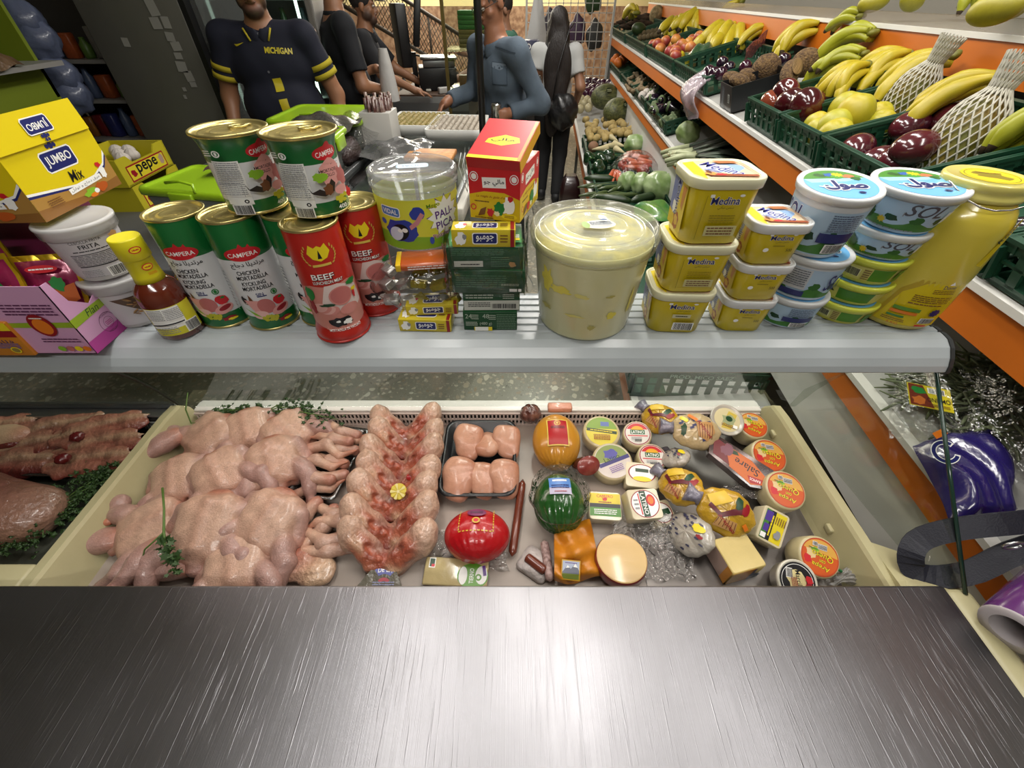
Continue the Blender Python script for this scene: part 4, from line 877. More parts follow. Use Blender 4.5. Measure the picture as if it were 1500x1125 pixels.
# ---- margarine tubs
my=mat('margarine yellow','#d3bd0c',.3,coat=.3,var=.15,vs=10);lidm=mat('cream lid','#dcdab8',.35,coat=.2);lidw=mat('white lid','#d6d8d8',.35,coat=.2)
def margarine(label,x,y,z,rz,w,d,h,big,lm,group):
 t=thing('margarine_tub',label,'tub',(x,y,z),R(rz),group)
 MB().rr([(w*.80,d*.80,0),(w*.86,d*.86,.002),(w*.97,d*.97,h-.012),(w*.97,d*.97,h-.004)],.26,8).build('body',my,t)
 MB().rr([(w*1.0,d*1.0,h-.014),(w*1.035,d*1.035,h-.013),(w*1.05,d*1.05,h-.002),(w*1.03,d*1.03,h-.0005),(w*1.0,d*1.0,h-.0005),(w*.97,d*.97,h-.0015),(w*.96,d*.96,h-.0022)],.26,8).build('lid',lm,t)
 zz=h*.5;sl=(.97-.86)*d/2/h
 a=Art()
 a.text('Medina',0,h*.69,h*.12,WHITE,w*.40,bold=.10);a.text('Medina',0,h*.69,h*.112,NAVY,w*.39,bold=.04);a.rrect(-w*.2,h*.76,w*.06,h*.045,.001,WHITE);a.ell(w*.2,h*.765,w*.035,h*.02,WHITE,12);a.text(arabic('سمن نباتي'),w*.03,h*.585,h*.05,BLACK,w*.22)
 if big == 2:a.small(w*.02,h*.42,w*.36,h*.14,4,ink('#8a7a08'),3,lw=.3);a.rect(w*.05,h*.24,w*.44,h*.16,ink('#c5bf86'));a.small(w*.05,h*.24,w*.38,h*.13,3,BRN,5);a.line([(-w*.28,.01),(-w*.28,h-.02)],.0006,ink('#8a7a08'))
 elif big == 1:a.rect(w*.03,h*.46,w*.3,h*.09,ink('#c9c49a'));a.small(w*.03,h*.46,w*.2,h*.05,1,BLACK,4);a.bars(w*.1,h*.2,w*.3,h*.17,BLACK,WHITE);a.small(w*.1,h*.37,w*.3,h*.06,2,ink('#8a7a08'),3)
 else:a.small(0,h*.5,w*.2,h*.05,1,ink('#8a7a08'),3);a.ell(-w*.2,h*.4,w*.05,h*.05,WHITE,14);a.text('500',w*.2,h*.4,h*.07,BLACK,w*.1)
 a.put('front_print',on_plane((0,-d*.43-.0012,0),(1,0,0),(0,-sl,1)),t,off=.0006)
 a=Art();q=d*.62
 a.poly([(-q*.5,h*.12),(q*.5,h*.12),(q*.5,h*.85),(-q*.5,h*.85)],ink('#d8bf3a'));a.poly([(-q*.5,h*.85),(q*.1,h*.85),(-q*.1,h*.3),(-q*.5,h*.35)],ink('#7d86b8'));a.text('Medina',-q*.05,h*.6,q*.24,WHITE,h*.62,R(-80),bold=.05);a.text('Medina',-q*.05,h*.6,q*.22,NAVY,h*.6,R(-80),bold=.01)
 a.blob(q*.1,h*.25,q*.2,h*.13,ink('#a5582a'),3);a.blob(q*.1,h*.25,q*.13,h*.09,ink('#d9b04a'),4);a.poly([(q*.2,h*.8),(q*.45,h*.8),(q*.35,h*.45),(q*.22,h*.5)],ink('#c98a4a'));a.blob(-q*.2,h*.42,q*.1,h*.1,WHITE,6)
 a.put('side_print',on_plane((-w*.43-.0012,0,0),(0,-1,0),(-sl,0,1)),t,off=.0006)
 a=Art();W,D=w*.86,d*.86
 a.poly([(p[0],p[1]) for p in rrect(W,D,W*.2,0,6)],ink('#e0cfa0'));a.poly([(-W*.5,-D*.5+.02),(-W*.5,D*.42),(-W*.3,D*.5),(-W*.28,D*.0),(-W*.36,-D*.5)],YEL)
 a.poly([(-W*.3,-D*.48),(W*.42,-D*.5),(W*.5,-D*.3),(W*.5,D*.35),(W*.2,D*.5),(-W*.3,D*.44)],ink('#dfc7a6'));a.blob(W*.08,D*.1,W*.34,D*.28,ink('#8fb0d8'),5,18,.12);a.blob(-W*.05,D*.12,W*.22,D*.2,ink('#e3e4ea'),6)
 a.text('Medina',W*.06,D*.04,W*.30,WHITE,D*.84,R(-52),bold=.10);a.text('Medina',W*.06,D*.04,W*.28,ink('#2b3590'),D*.82,R(-52),bold=.03);a.small(-W*.16,-D*.1,W*.24,D*.2,4,ink('#6a78b5'),4,R(-70))
 a.poly([(-W*.3,-D*.4),(W*.45,-D*.46),(W*.46,-D*.36),(-W*.28,-D*.30)],ink('#9a4a22'));a.blob(-W*.26,-D*.28,W*.1,D*.09,ink('#d99a4a'),7);a.blob(-W*.1,-D*.34,W*.08,D*.06,RED,8);a.blob(-W*.26,-D*.2,W*.04,D*.1,BRN,9);a.poly([(W*.05,D*.28),(W*.4,D*.3),(W*.34,D*.44),(W*.0,D*.44)],ink('#b06a3a'));a.line([(-W*.34,D*.4),(W*.44,D*.4),(W*.48,-D*.4)],.0012,ink('#b57a3a'))
 a.put('lid_print',on_plane((0,0,h-.0022),(1,0,0),(0,1,0)),t)
 return t
g='large yellow margarine tubs'
for i,(x,z,h,b) in enumerate(((.2755,0,.078,1),(.279,.0785,.079,2),(.2815,.158,.090,2))):
 margarine(('large yellow margarine tub standing on the shelf at the foot of its stack','large yellow margarine tub in the middle of the stack of three','large yellow margarine tub with picture lid, topmost of the left stack')[i],x,.612-.002*i,ZS+z,-3+2*i,.098,.088,h,b,lidm,g)
g='small yellow margarine tubs'
for i,(x,y,z) in enumerate(((.388,.611,0),(.386,.609,.0625),(.382,.607,.125))):
 margarine(('small yellow margarine tub standing on the shelf beside the large ones','small yellow margarine tub in the middle of the stack of three','small yellow margarine tub with picture lid, topmost of the right stack')[i],x,y,ZS+z,-2+i,.083,.078,.062,0,lidw,g)
 # ---- round spread tubs
def round_tub(label,x,y,z,rz,r0,r1,h,lidmat,bodymat,art,group,top=True,tilt=(0,0)):
 t=thing('spread_tub',label,'tub',(x,y,z),R(rz),group,R(tilt[0]),R(tilt[1]))
 MB().lathe([(r0*.96,0),(r0,.002),(r1-.003,h-.01),(r1-.003,h-.004)],48).build('body',bodymat,t)
 MB().lathe([(r1-.003,h-.010),(r1-.0005,h-.0105),(r1+.001,h-.003),(r1,h-.0005),(r1-.003,h),(r1-.005,h-.0015),(.001,h-.0015)],48,cap0=False).build('lid',lidmat,t)
 cone=(r1-.003-r0)/(h-.01);f=on_cyl(r0,0,cone=cone);a=Art();rr_=r0
 if art < 3:
  a.rect(0,h*.42,6.1*rr_,h*.72,ink('#a9c3da'));n=26
  a.poly([(-3.05*rr_,h*.08),(3.05*rr_,h*.08)]+[((3.05-6.1*i/n)*rr_,h*(.26+.09*math.sin(i*1.3)+.04*math.sin(i*3.1))) for i in range(n+1)],ink('#3f7a2e'))
  for i in range(9):a.blob((-2.6+i*.62)*rr_,h*.36,rr_*.16,h*.09,(DGRN,ink('#2f6626'))[i % 2],i)
 if art == 0:a.text('SOL',-.95*rr_,h*.58,h*.36,WHITE,rr_*.85,.0,bold=.08,shear=.2);a.text('SOL',-.95*rr_,h*.58,h*.34,NAVY,rr_*.82,0,bold=.03,shear=.2);a.small(.65*rr_,h*.62,rr_*.8,h*.26,8,ink('#4c5a78'),4);a.rect(.6*rr_,h*.38,rr_*.95,h*.16,NAVY);a.bars(.7*rr_,h*.2,rr_*.5,h*.14,BLACK,WHITE)
 if art == 1:a.rect(-.15*rr_,h*.52,rr_*.75,h*.5,ink('#c3c6ca'));a.small(-.15*rr_,h*.55,rr_*.65,h*.4,8,ink('#5d6470'),3);a.rect(-.2*rr_,h*.18,rr_*.9,h*.14,NAVY);a.text('SOL',1.1*rr_,h*.5,h*.4,NAVY,rr_*.7,bold=.03,shear=.2)
 if art == 2:a.text('SOL',.55*rr_,h*.62,h*.3,ink('#4a4a55'),rr_*.9,-.02,bold=.02,shear=.3);a.small(-.1*rr_,h*.1,rr_*1.4,h*.06,1,GREY,3);a.star(-.35*rr_,h*.27,rr_*.13,ink('#d8b82a'),8,.6);a.rect(.1*rr_,h*.5,.001,h*.1,GREY);a.blob(-.9*rr_,h*.4,rr_*.3,h*.22,ink('#35572a'),3);a.rect(-.3*rr_+1.6*rr_,h*.45,rr_*.3,h*.3,WHITE)
 if art == 3:a.rect(0,h*.42,6.1*rr_,h*.55,ink('#c9c46a'));a.rect(.42*rr_,h*.42,rr_*.7,h*.52,ink('#4f8a1c'));a.bars(-.5*rr_,h*.42,rr_*.45,h*.3,BLACK,ink('#d8d6a0'));a.small(-.06*rr_,h*.42,rr_*.2,h*.44,5,BRN,4);a.rect(1.1*rr_,h*.42,rr_*.5,h*.5,ink('#4f8a1c'));a.small(1.0*rr_,h*.42,rr_*.06,h*.4,4,BRN)
 if art == 4:a.rect(0,h*.42,6.1*rr_,h*.55,ink('#c9c46a'));a.rect(.35*rr_,h*.42,rr_*1.1,h*.52,ink('#3f7d1a'));a.blob(-.65*rr_,h*.5,rr_*.3,h*.2,ink('#2a2b22'),4);a.text('Sol',-.65*rr_,h*.5,h*.14,YEL,rr_*.3)
 a.put('label',f,t,maxu=.0035)
 if top:
  a=Art();q=r1*.86
  a.ell(0,0,q,q,ink('#6fb2e2'),36);a.ell(0,0,q,q,ink('#4a8a2e'),24,0,R(38),R(172));a.poly([(q*math.cos(R(38)),q*math.sin(R(38))),(q*math.cos(R(172)),q*math.sin(R(172))),(-q*.8,-q*.1),(q*.2,q*.22)],ink('#9fcbe8'))
  for i,(u,v,m_) in enumerate(((-.5,.52,ink('#2f5a24')),(-.2,.62,ink('#345fae')),(.05,.66,YEL),(.32,.6,ink('#d9744a')),(-.02,.5,ink('#4d9a34')),(.5,.48,ink('#2f6626')))):a.blob(u*q,v*q,q*.17,q*.13,m_,i+2)
  a.star(.03*q,.66*q,q*.17,ink('#e8c51e'),9,.55)
  for m_,rr2 in ((WHITE,.075),(NAVY,.035)):
   for i in range(8):a.text(arabic('صول'),(.1+rr2*math.cos(i*PI/4))*q,(-.12+rr2*math.sin(i*PI/4))*q,q*.62,m_,q*1.15,R(8))
  a.small(-.4*q,-.35*q,q*.5,q*.12,1,WHITE,5);a.ell(.45*q,-.55*q,q*.1,q*.06,NAVY,12)
  la=R(-16-rz);a.put('lid_print',on_plane((0,0,h-.0015),(math.cos(la),math.sin(la),0),(-math.sin(la),math.cos(la),0)),t)
 return t
wb=mat('tub white','#cdd2d6',.35,coat=.2);yb=mat('tub yellow','#cfca45',.35,coat=.2);yl=mat('lime yellow lid','#d6dc4a',.35,coat=.2)
g='white spread tubs'
round_tub('white spread tub at the foot of its stack on the shelf, next to yellow tubs',.481,.628,ZS,-40,.0435,.053,.056,lidw,wb,0,g)
round_tub('white spread tub in the middle of its stack of three',.4815,.628,ZS+.0565,-36,.0445,.054,.070,lidw,wb,1,g)
round_tub('deep white spread tub with blue and green lid, tilted on top of its stack',.467,.630,ZS+.131,-37,.0425,.0545,.094,lidw,wb,0,g,tilt=(5,1.5))
g='round yellow spread tubs'
for i,(dx,lab) in enumerate(((0,'shallow yellow spread tub lowest of its stack beside the big yellow jar'),(.002,'shallow yellow spread tub second from the shelf in the tallest stack'),(.003,'shallow yellow spread tub third up, just under the white tubs'))):
 round_tub(lab,.585+dx,.640,ZS+(0,.0375,.076)[i],(-36,-48,-30)[i],.042,.0525,(.037,.038,.042)[i],yl,yb,3 if i != 1 else 4,g)
round_tub('shallow white spread tub second from the top of the tallest stack',.588,.640,ZS+.1185,-42,.043,.0535,.042,lidw,wb,2,'shallow white spread tubs')
round_tub('wide white spread tub with blue and green lid topping the tallest stack',.591,.640,ZS+.162,-44,.0445,.0605,.060,lidw,wb,2,'shallow white spread tubs',tilt=(2,1))
# ---- big jar
t=thing('large_jar','big yellow plastic jar with wire handle at the right end of the shelf','jar',(.680,.637,ZS),R(-20),rx=0)
JR=.064
MB().lathe([(.052,0),(.058,.003),(.0605,.01),(JR,.05),(JR+.001,.12),(JR,.165),(.0625,.178),(.057,.192),(.0495,.203),(.0475,.208),(.0475,.214)],56).build('body',mat('jar yellow','#d0bd42',.22,var=.35,vs=7,col2='#c8bb6e',coat=.7),t)
MB().lathe([(.0475,.205),(.053,.207),(.0535,.212),(.050,.216),(.0505,.219),(.0515,.221),(.0515,.228),(.0495,.2305),(.047,.2295),(.001,.2295)],56,cap0=False).build('lid',mat('jar lid','#cfc56c',.28,coat=.5),t)
a=Art();a.ell(0,0,.036,.036,ink('#dcc61a'),32);a.ring(0,0,.031,.0318,BLACK,32);a.blob(0,0,.02,.016,ink('#8a7a1a'),4,18,.4);a.small(0,.012,.03,.006,1,BRN,3);a.put('lid_print',on_plane((.004,0,.2297),(1,0,0),(0,1,0)),t)
MB().tube([(-.053*math.cos(x_)*1.05,-.03*math.sin(x_)-.035,.215+.012*math.cos(2*x_)) for x_ in [PI*i/10-.3 for i in range(11)]],.0012,6).build('wire_handle',tin,t)
a=Art();a.poly([(-.044,.012),(.05,.012),(.05,.085),(.04,.096),(.012,.096),(-.01,.088),(-.03,.068)],ink('#d4bd12'));a.poly([(-.05,.012),(-.044,.012),(-.03,.068),(-.01,.088),(.012,.096),(.012,.1),(-.012,.1),(-.034,.074)],ink('#b59a2a'))
a.text('Domti',.022,.086,.006,NAVY,.018,bold=.03);a.poly([(.018,.09),(.022,.096),(.026,.09)],WHITE);a.small(.018,.078,.03,.008,3,BRN,3);a.small(.01,.064,.05,.012,4,BRN,4);a.small(.006,.055,.046,.004,1,BRN,6);a.rect(-.012,.043,.034,.006,ink('#5a8a2a'));a.rect(-.013,.036,.034,.005,ORG);a.star(.026,.041,.008,NAVY,10,.75);a.rect(-.02,.028,.022,.0035,ink('#3f7d3a'));a.small(-.02,.021,.03,.006,2,BRN,7);a.bars(.022,.026,.018,.009,BLACK,WHITE);a.text('5 KG',-.018,.0155,.004,RED,.014);a.rect(.018,.017,.016,.003,RED)
a.put('label',on_cyl(lambda v:.0612+min(v,.05)*.06),t,maxu=.0035)
a=Art();a.rect(.05,.155,.014,.07,ink('#d4bd12'),-.3);a.text('Romi',.05,.17,.009,BLACK,.03,R(62),bold=.03);a.put('neck_sticker',on_cyl(JR+.001),t,maxu=.0035)
# ============================================================ food in the wells
ZD=.85
skin=mat('chicken skin',vc=True,rough=.36,bump=.22,bs=330,var=.25,vs=60,sss=.0,coat=.25)
flesh=mat('raw flesh',vc=True,rough=.3,bump=.5,bs=120,var=.35,vs=70,coat=.4)
PAL=['#bb937e','#a8847a','#97402f','#c6a58e','#b5745a','#661c16','#d2b592','#b0583c']
def chicken_mesh(name,leg,wing,seed):
 pr=[rbox((0,.014,.034),(.057,.064,.032),.028,0),ell((-.024,.022,.053),(.030,.052,.017),3),ell((.024,.022,.053),(.030,.052,.017),3),ell((0,.0,.034),(.066,.045,.03),0),cap((0,-.02,.064),(0,.058,.064),.009,.009,0,.014),ell((0,-.052,.040),(.022,.018,.014),1),ell((0,.078,.036),(.026,.014,.014),4)]
 for i,s in enumerate((-1,1)):
  sp,ln=leg[i]
  hx,hy=s*.056,-.020;kx,ky=hx+s*(.016+sp*.5),hy-.026+sp*.3;fx,fy=kx+s*sp*.9-s*.012,ky-ln
  pr += [ell((hx+s*.006,hy-.006,.048),(.023,.036,.024),1,(0,0,s*.5),.004),cap((kx,ky,.052),((kx+fx)/2,(ky+fy)/2,.046),.0200,.0165,1,.004),cap(((kx+fx)/2,(ky+fy)/2,.046),(fx,fy,.038),.0145,.0090,1),ell((fx,fy-.006,.036),(.0125,.0115,.011),2),ell((fx,fy-.013,.036),(.008,.006,.007),6)]
  wx=s*.056
  pr += [cap((wx,.05,.042),(wx+s*.016,.008+wing,.03),.0145,.0115,1),cap((wx+s*.016,.008+wing,.03),(wx+s*.002,.042+wing,.02),.0105,.0065,4)]
 sb=[ell((0,-.060,.024),(.034,.020,.016),5),ell((-.030,-.058,.046),(.012,.016,.012),7),ell((.030,-.058,.046),(.012,.016,.012),7),ell((0,.1,.046),(.016,.014,.012),5)]
 me=organic(name,pr,.0040,PAL,k=.009,sub=sb,cut=.001,wob=.0012,wobs=75,colw=.005,seed=seed,speck=.2)
 return withmat(me,skin)
chs=[chicken_mesh('whole_chicken',l,w,i) for i,(l,w) in enumerate(((((.03,.062),(.0,.058)),0.),(((.012,.07),(.026,.05)),.012),(((.05,.05),(.014,.068)),-.008)))]
CH=[
(303,634,.885,-42,20,-8,0,'whole raw chicken in the far left corner of the well'),
(364,626,.888,28,18,6,1,'whole raw chicken at the back of the pile, second from the left wall'),
(424,630,.885,52,16,8,2,'whole raw chicken at the back of the pile beside the steel tray of wings'),
(263,700,.880,20,18,-6,1,'whole raw chicken against the left wall, in the second row'),
(328,692,.895,38,18,0,2,'whole raw chicken in the middle of the second row'),
(402,674,.895,24,20,4,0,'whole raw chicken in front of the steel tray corner'),
(208,770,.872,-58,12,-5,2,'whole raw chicken nearest the left wall in the front row'),
(303,772,.890,2,20,2,1,'large whole raw chicken in the middle of the front rows'),
(385,762,.890,-16,18,4,2,'whole raw chicken beside the loose wings'),
(345,830,.872,18,10,0,0,'whole raw chicken cut off by the worktop edge'),
]
for px,py,z,tn,rx,ry,vr,lab in CH:
 p=at(px,py,z+.02);s=.92*(.96,.94,.96,.96,1.0,1.0,.98,1.1,1.02,1.0)[len([o for o in bpy.data.objects if o.name.startswith('whole_chicken')])]
 o=link('whole_chicken',chs[vr],None,(p.x,p.y,z-.030));tag(o,lab,'raw chicken','whole chickens in the well')
 o.rotation_mode='XYZ';o.matrix_world=T(o.location) @ E(R(rx),R(ry),0) @ Rz(R(tn)) @ Matrix.Scale(s,4)
 # loose drumstick ends and feet at the left
drum=withmat(organic('drumstick',[ell((0,0,.022),(.03,.026,.021),1),cap((.02,0,.022),(.066,-.006,.016),.019,.0095,1),ell((.072,-.007,.015),(.012,.012,.011),2),ell((-.022,.004,.02),(.018,.02,.016),4)],.0032,PAL,k=.012,cut=.001,wob=.0009,wobs=110,colw=.006,speck=.16),skin)
for px,py,z,a,lab in ((163,800,.855,205,'chicken leg with its cut end towards the cream wall clip'),(226,822,.875,250,'chicken leg lying under the long parsley stem'),(252,655,.88,245,'chicken leg sticking out at the left wall, below the far corner chicken'),(268,836,.855,200,'chicken leg half hidden at the worktop edge under the parsley leaves')):
 p=at(px,py,z);o=link('drumstick',drum,None,(p.x,p.y,z),(0,0,R(a)));tag(o,lab,'chicken leg','loose chicken legs')
foot=withmat(organic('chicken_claw',[cap((0,0,.01),(.05,.0,.012),.008,.006,4)]+[cap((.05,0,.012),(.085,.012*k,.006),.0055,.003,7) for k in (-1,0,1)],.0028,PAL,k=.005,wob=.0005,wobs=120,colw=.006),skin)
p=at(165,768,.88);tag(link('chicken_claw',foot,None,p,(0,R(8),R(188))),'reddish chicken foot pointing at the left wall','chicken foot')
# wing: three joints
def wing_mesh(i,b):
 pr=[cap((-.046,0,.013),(-.008,.010+b,.016),.0125,.0145,0),cap((-.008,.010+b,.016),(.034,-.004,.012),.0125,.0095,3),cap((.034,-.004,.012),(.066,.012+b,.008),.008,.0035,4),ell((-.05,0,.013),(.009,.010,.010),2),ell((-.01,.012+b,.018),(.013,.010,.009),1)]
 return withmat(organic('chicken_wing',pr,.0027,PAL,k=.008,cut=.001,wob=.0009,wobs=130,colw=.006,seed=i,speck=.16),skin)
wms=[wing_mesh(0,0),wing_mesh(1,.008),wing_mesh(2,-.006)]
# steel tray of wings
def tray(name,label,cat,px,py,z,rz,w,d,h,m,th=.0012,rim=.006,cr=.1):
 p=at(px,py,z);t=thing(name,label,cat,(p.x,p.y,z),R(rz))
 MB().rr([(w*.9,d*.92,0),(w,d,h),(w+rim*2,d+rim*2,h+.0005),(w+rim*2,d+rim*2,h+.0025),(w-.003,d-.003,h+.0025),(w*.9-.003,d*.92-.003,.002)],cr,6,0,cap1=True).build('tray',m,t);return t
steel2=mat('tray steel','#8f9292',.25,1.)
st=tray('steel_tray','shallow steel tray holding a pile of chicken wings','tray',488,682,.855,-8,.098,.185,.022,steel2)
sx,sy=st.location.x,st.location.y
wl=('at the back edge of the steel tray','second from the back of the steel tray','third from the back of the steel tray','in the middle of the steel tray, upper row','in the middle of the steel tray','just in front of the middle of the steel tray','near the front of the steel tray, tip hanging out','second from the front of the steel tray','at the front of the steel tray','lying at the front corner of the steel tray')
for i in range(10):
 f=i/9;yy=.072-.15*f;a=R(-8)
 x=.004*math.sin(i*2.1)+(.006 if i % 2 else-.004)
 o=link('chicken_wing',wms[i % 3],None,(sx+x*math.cos(a)-yy*math.sin(a),sy+x*math.sin(a)+yy*math.cos(a),.866+.012*math.sin(PI*(1-f)*.8)+(.012 if i % 2 == 0 else 0)),(R(12),R(-6+5*(i % 3)),R((168,8,174,184,-6,170,2,186,176,22)[i]-8)))
 o.scale=(.92,)*3;tag(o,'raw chicken wing '+wl[i],'chicken wing','wings in the steel tray')
for i,(px,py,z,rz,lab) in enumerate(((492,752,.855,175,'raw chicken wing lying just below the steel tray'),(497,768,.868,190,'raw chicken wing on the white floor, second below the steel tray'),(470,782,.855,250,'raw chicken wing standing on its side next to a whole chicken'),(478,790,.862,176,'raw chicken wing in the middle of the loose pile'),(478,812,.858,188,'raw chicken wing at the front of the loose pile'),(440,768,.86,240,'reddish raw chicken wing tucked against the whole chicken'))):
 p=at(px,py,z);o=link('chicken_wing',wms[(i+1) % 3],None,(p.x,p.y,z),(R(8),0,R(rz)));o.scale=(1.02,)*3;tag(o,lab,'chicken wing','loose wings')
back=withmat(organic('raw_poultry_piece',[ell((0,0,.012),(.06,.03,.013),0),ell((-.02,.012,.016),(.035,.02,.012),2),ell((.03,0,.014),(.026,.03,.012),6),ell((-.045,-.008,.014),(.02,.02,.012),5)],.0032,PAL,k=.01,wob=.002,wobs=120,colw=.008,cut=.001,speck=.2),flesh)
p=at(450,836,.852);tag(link('raw_poultry_piece',back,None,(p.x,p.y,.852),(0,0,R(-12))),'chicken back piece with dark red inside at the worktop edge','chicken piece')
# leg quarters: saddle shaped pairs overlapping in a column
def saddle_mesh(i):
 w=.060
 pr=[cap((-w,.024,.026),(-.022,-.004,.018),.0225,.021,0),cap((w,.024,.026),(.022,-.004,.018),.0225,.021,0),ell((-w-.004,.027,.030),(.022,.026,.021),3,(0,0,.6)),ell((w+.004,.027,.030),(.022,.026,.021),3,(0,0,-.6)),cap((-.02,-.012,.012),(.02,-.012,.012),.018,.018,4)]
 pr += [ell((-.036,.006,.038),(.034,.015,.010),7,(0,R(8),R(-36)),.004),ell((.036,.006,.038),(.034,.015,.010),7,(0,R(-8),R(36)),.004),ell((0,-.012,.028),(.032,.014,.012),2,None,.004),ell((.018,-.016,.034),(.014,.008,.007),6,None,.003),ell((-.020,-.014,.035),(.014,.008,.007),4,None,.003),ell((-.044,.014,.045),(.016,.007,.005),6,(0,0,R(-38)),.003),ell((.044,.012,.045),(.014,.006,.005),2,(0,0,R(38)),.003),ell((.0,-.022,.034),(.012,.006,.006),5,None,.003),ell((-.008,-.004,.040),(.010,.006,.005),7,None,.003)]
 sb=[ell((0,.010,.034),(.016,.007,.010),5),ell((-.022,.006,.042),(.012,.005,.008),5,(0,0,R(-30))),ell((.026,.008,.042),(.010,.004,.008),5,(0,0,R(30)))]
 return withmat(organic('chicken_quarters',pr,.0030,PAL,k=.008,sub=sb,wob=.0012,wobs=130,colw=.0022,seed=i,speck=.2,cut=.0),flesh)
sms=[saddle_mesh(i) for i in range(3)]
ql=('at the back of its column, against the grille','second from the back of its column','third from the back of its column','in the middle of its column, under the red garnish','just in front of the lemon flower','second from the front of its column','at the front of its column, behind the deli pack')
for i,(px,py,z) in enumerate(((596,622,.905),(596,645,.899),(590,672,.894),(584,700,.890),(577,728,.885),(573,764,.878),(569,800,.870))):
 p=at(px,py,z);o=link('chicken_quarters',sms[i % 3],None,(p.x,p.y,z-.022),(R(34),0,R((4,-3,2,-6,-2,3,-4)[i])));k=(.96,1.,1.06,1.06,1.08,1.12,1.12)[i];o.scale=(k*1.0,k*1.25,k*1.05)
 tag(o,'raw chicken leg quarters '+ql[i],'chicken quarters','column of chicken leg quarters')
p=at(584,720,.912);t=thing('lemon_flower','half lemon cut like a flower garnishing the chicken quarters','lemon',p,0,rx=R(30))
MB().lathe([(.004,-.012),(.014,-.008),(.0165,0),(.0160,.003),(.013,.004),(.001,.0035)],40).build('rind',mat('lemon rind','#c9b22e',.45,bump=.2,bs=200),t)
a=Art()
for i in range(10):a.poly([(0,0),(.0155*math.cos(i*PI/5-.2),.0155*math.sin(i*PI/5-.2)),(.0165*math.cos(i*PI/5),.0165*math.sin(i*PI/5)),(.0155*math.cos(i*PI/5+.2),.0155*math.sin(i*PI/5+.2))],(ink('#d2bf4a'),ink('#dccf86'))[i % 2])
a.ell(0,0,.003,.003,ink('#e0d49a'),10);a.put('pulp',on_plane((0,0,.0041),(1,0,0),(0,1,0)),t)
p=at(602,699,.914);tag(MB().ell(p,(.0105,.009,.006),0,16,10,lambda q:1+.1*math.sin(7*q.x)).build('red_garnish',mat('garnish red','#8e1b1e',.3,coat=.5)),'small dark red garnish beside the lemon flower','garnish')
# black tray with fillets
bt=tray('black_tray','black plastic tray of chicken breast fillets','tray',703,679,.855,0,.156,.200,.030,mat('black tray plastic','#191b1e',.35,coat=.2),rim=.006,cr=.16)
fil=mat('fillet',vc=True,rough=.32,bump=.2,bs=60,var=.2,vs=40,coat=.25)
FP=['#b98568','#c19078','#b0735a','#cba088']
def fillet(i):
 return withmat(organic('chicken_fillet',[ell((0,.006,.013),(.0255,.030,.014),0),ell((.002,-.020,.012),(.0215,.024,.012),1),ell((-.010,.008,.019),(.014,.022,.009),3),cap((.016,.018,.014),(.010,-.036,.010),.010,.006,2)],.0028,FP,k=.01,wob=.0008,wobs=90,colw=.008,cut=.001,seed=i,speck=.08),fil)
fms=[fillet(0),fillet(1)]
for i,(px,py,z,rz,sc,lab) in enumerate(((686,642,.880,-4,1.,'back left'),(714,652,.876,172,.86,'middle of the back row'),(742,642,.880,4,.95,'back right'),(672,696,.874,-8,1.1,'front left'),(706,698,.872,2,.92,'middle of the front row'),(738,696,.874,3,1.0,'front right'))):
 p=at(px,py,z+.01);o=link('chicken_fillet',fms[i % 2],None,(p.x,p.y,z-.008),(R(10),0,R(rz)));o.scale=(sc*1.0,sc*.92,sc);o.scale *= 1.28;tag(o,'chicken breast fillet in the black tray, '+lab,'chicken fillet','fillets in the black tray')
 # parsley
leafm=mat('parsley green','#2f4a1e',.5,var=.4,vs=40);stemm=mat('parsley stem','#4d6a2a',.5)
def parsley(label,base,tips,n,spread,seed,group=None):
 rs=random.Random(seed);t=thing('parsley_sprig',label,'parsley',base,0,group);b=MB();lf=MB()
 for tp in tips:
  tp=Vector(tp);mid=tp*.5+Vector((rs.uniform(-.01,.01),rs.uniform(-.01,.01),.008));b.tube([(0,0,0),mid,tp],[.0016,.0013,.0008],5)
  for k in range(n):
   c=tp*rs.uniform(.55,1.05)+Vector((rs.gauss(0,spread),rs.gauss(0,spread),abs(rs.gauss(0,spread*.35))));an=rs.uniform(0,6.28);r=rs.uniform(.004,.008);pts=[]
   for q in range(10):aa=an+q*PI/5;rr_=r*(1 if q % 2 == 0 else .5);pts.append((rr_*math.cos(aa),rr_*math.sin(aa),.0015*math.sin(3*aa)))
   X=T(c) @ E(rs.uniform(-.7,.7),rs.uniform(-.7,.7),0);m=len(pts)
   lf.add(pts+[(x,y,z-.0004) for x,y,z in pts],[tuple(range(m)),tuple(reversed(range(m,2*m)))]+[(i,i+m,(i+1) % m+m,(i+1) % m) for i in range(m)],0,True,X)
 b.build('stem',stemm,t);o=lf.build('leaves',leafm,t);return t
P0=at(300,606,.90)
parsley('dark parsley along the back rail behind the chickens, by the left wall',(-.74,.685,.905),[(.05,.005,.006),(.09,.0,.008),(.13,.008,.01)],26,.012,1)
parsley('dark parsley along the back rail behind the second and third chickens',(-.60,.69,.91),[(.05,.002,.01),(.1,.004,.012),(.15,.0,.006),(.19,-.03,.005)],26,.013,2)
a1,a2,a3=at(238,715,.955),at(240,780,.945),at(250,830,.93)
t=thing('parsley_sprig','long parsley stem lying across the front left chickens','parsley',a2)
MB().tube([a1-a2,(a1-a2)*.5+Vector((.004,0,.004)),(0,0,0),(at(242,800,.94)-a2)],[.0022,.002,.0024,.002],6).build('stem',stemm,t);MB().tube([(0,0,0),at(212,805,.925)-a2,at(206,830,.90)-a2],[.0018,.0014,.001],6).build('stem',stemm,t)
lf=MB();rs=random.Random(9)
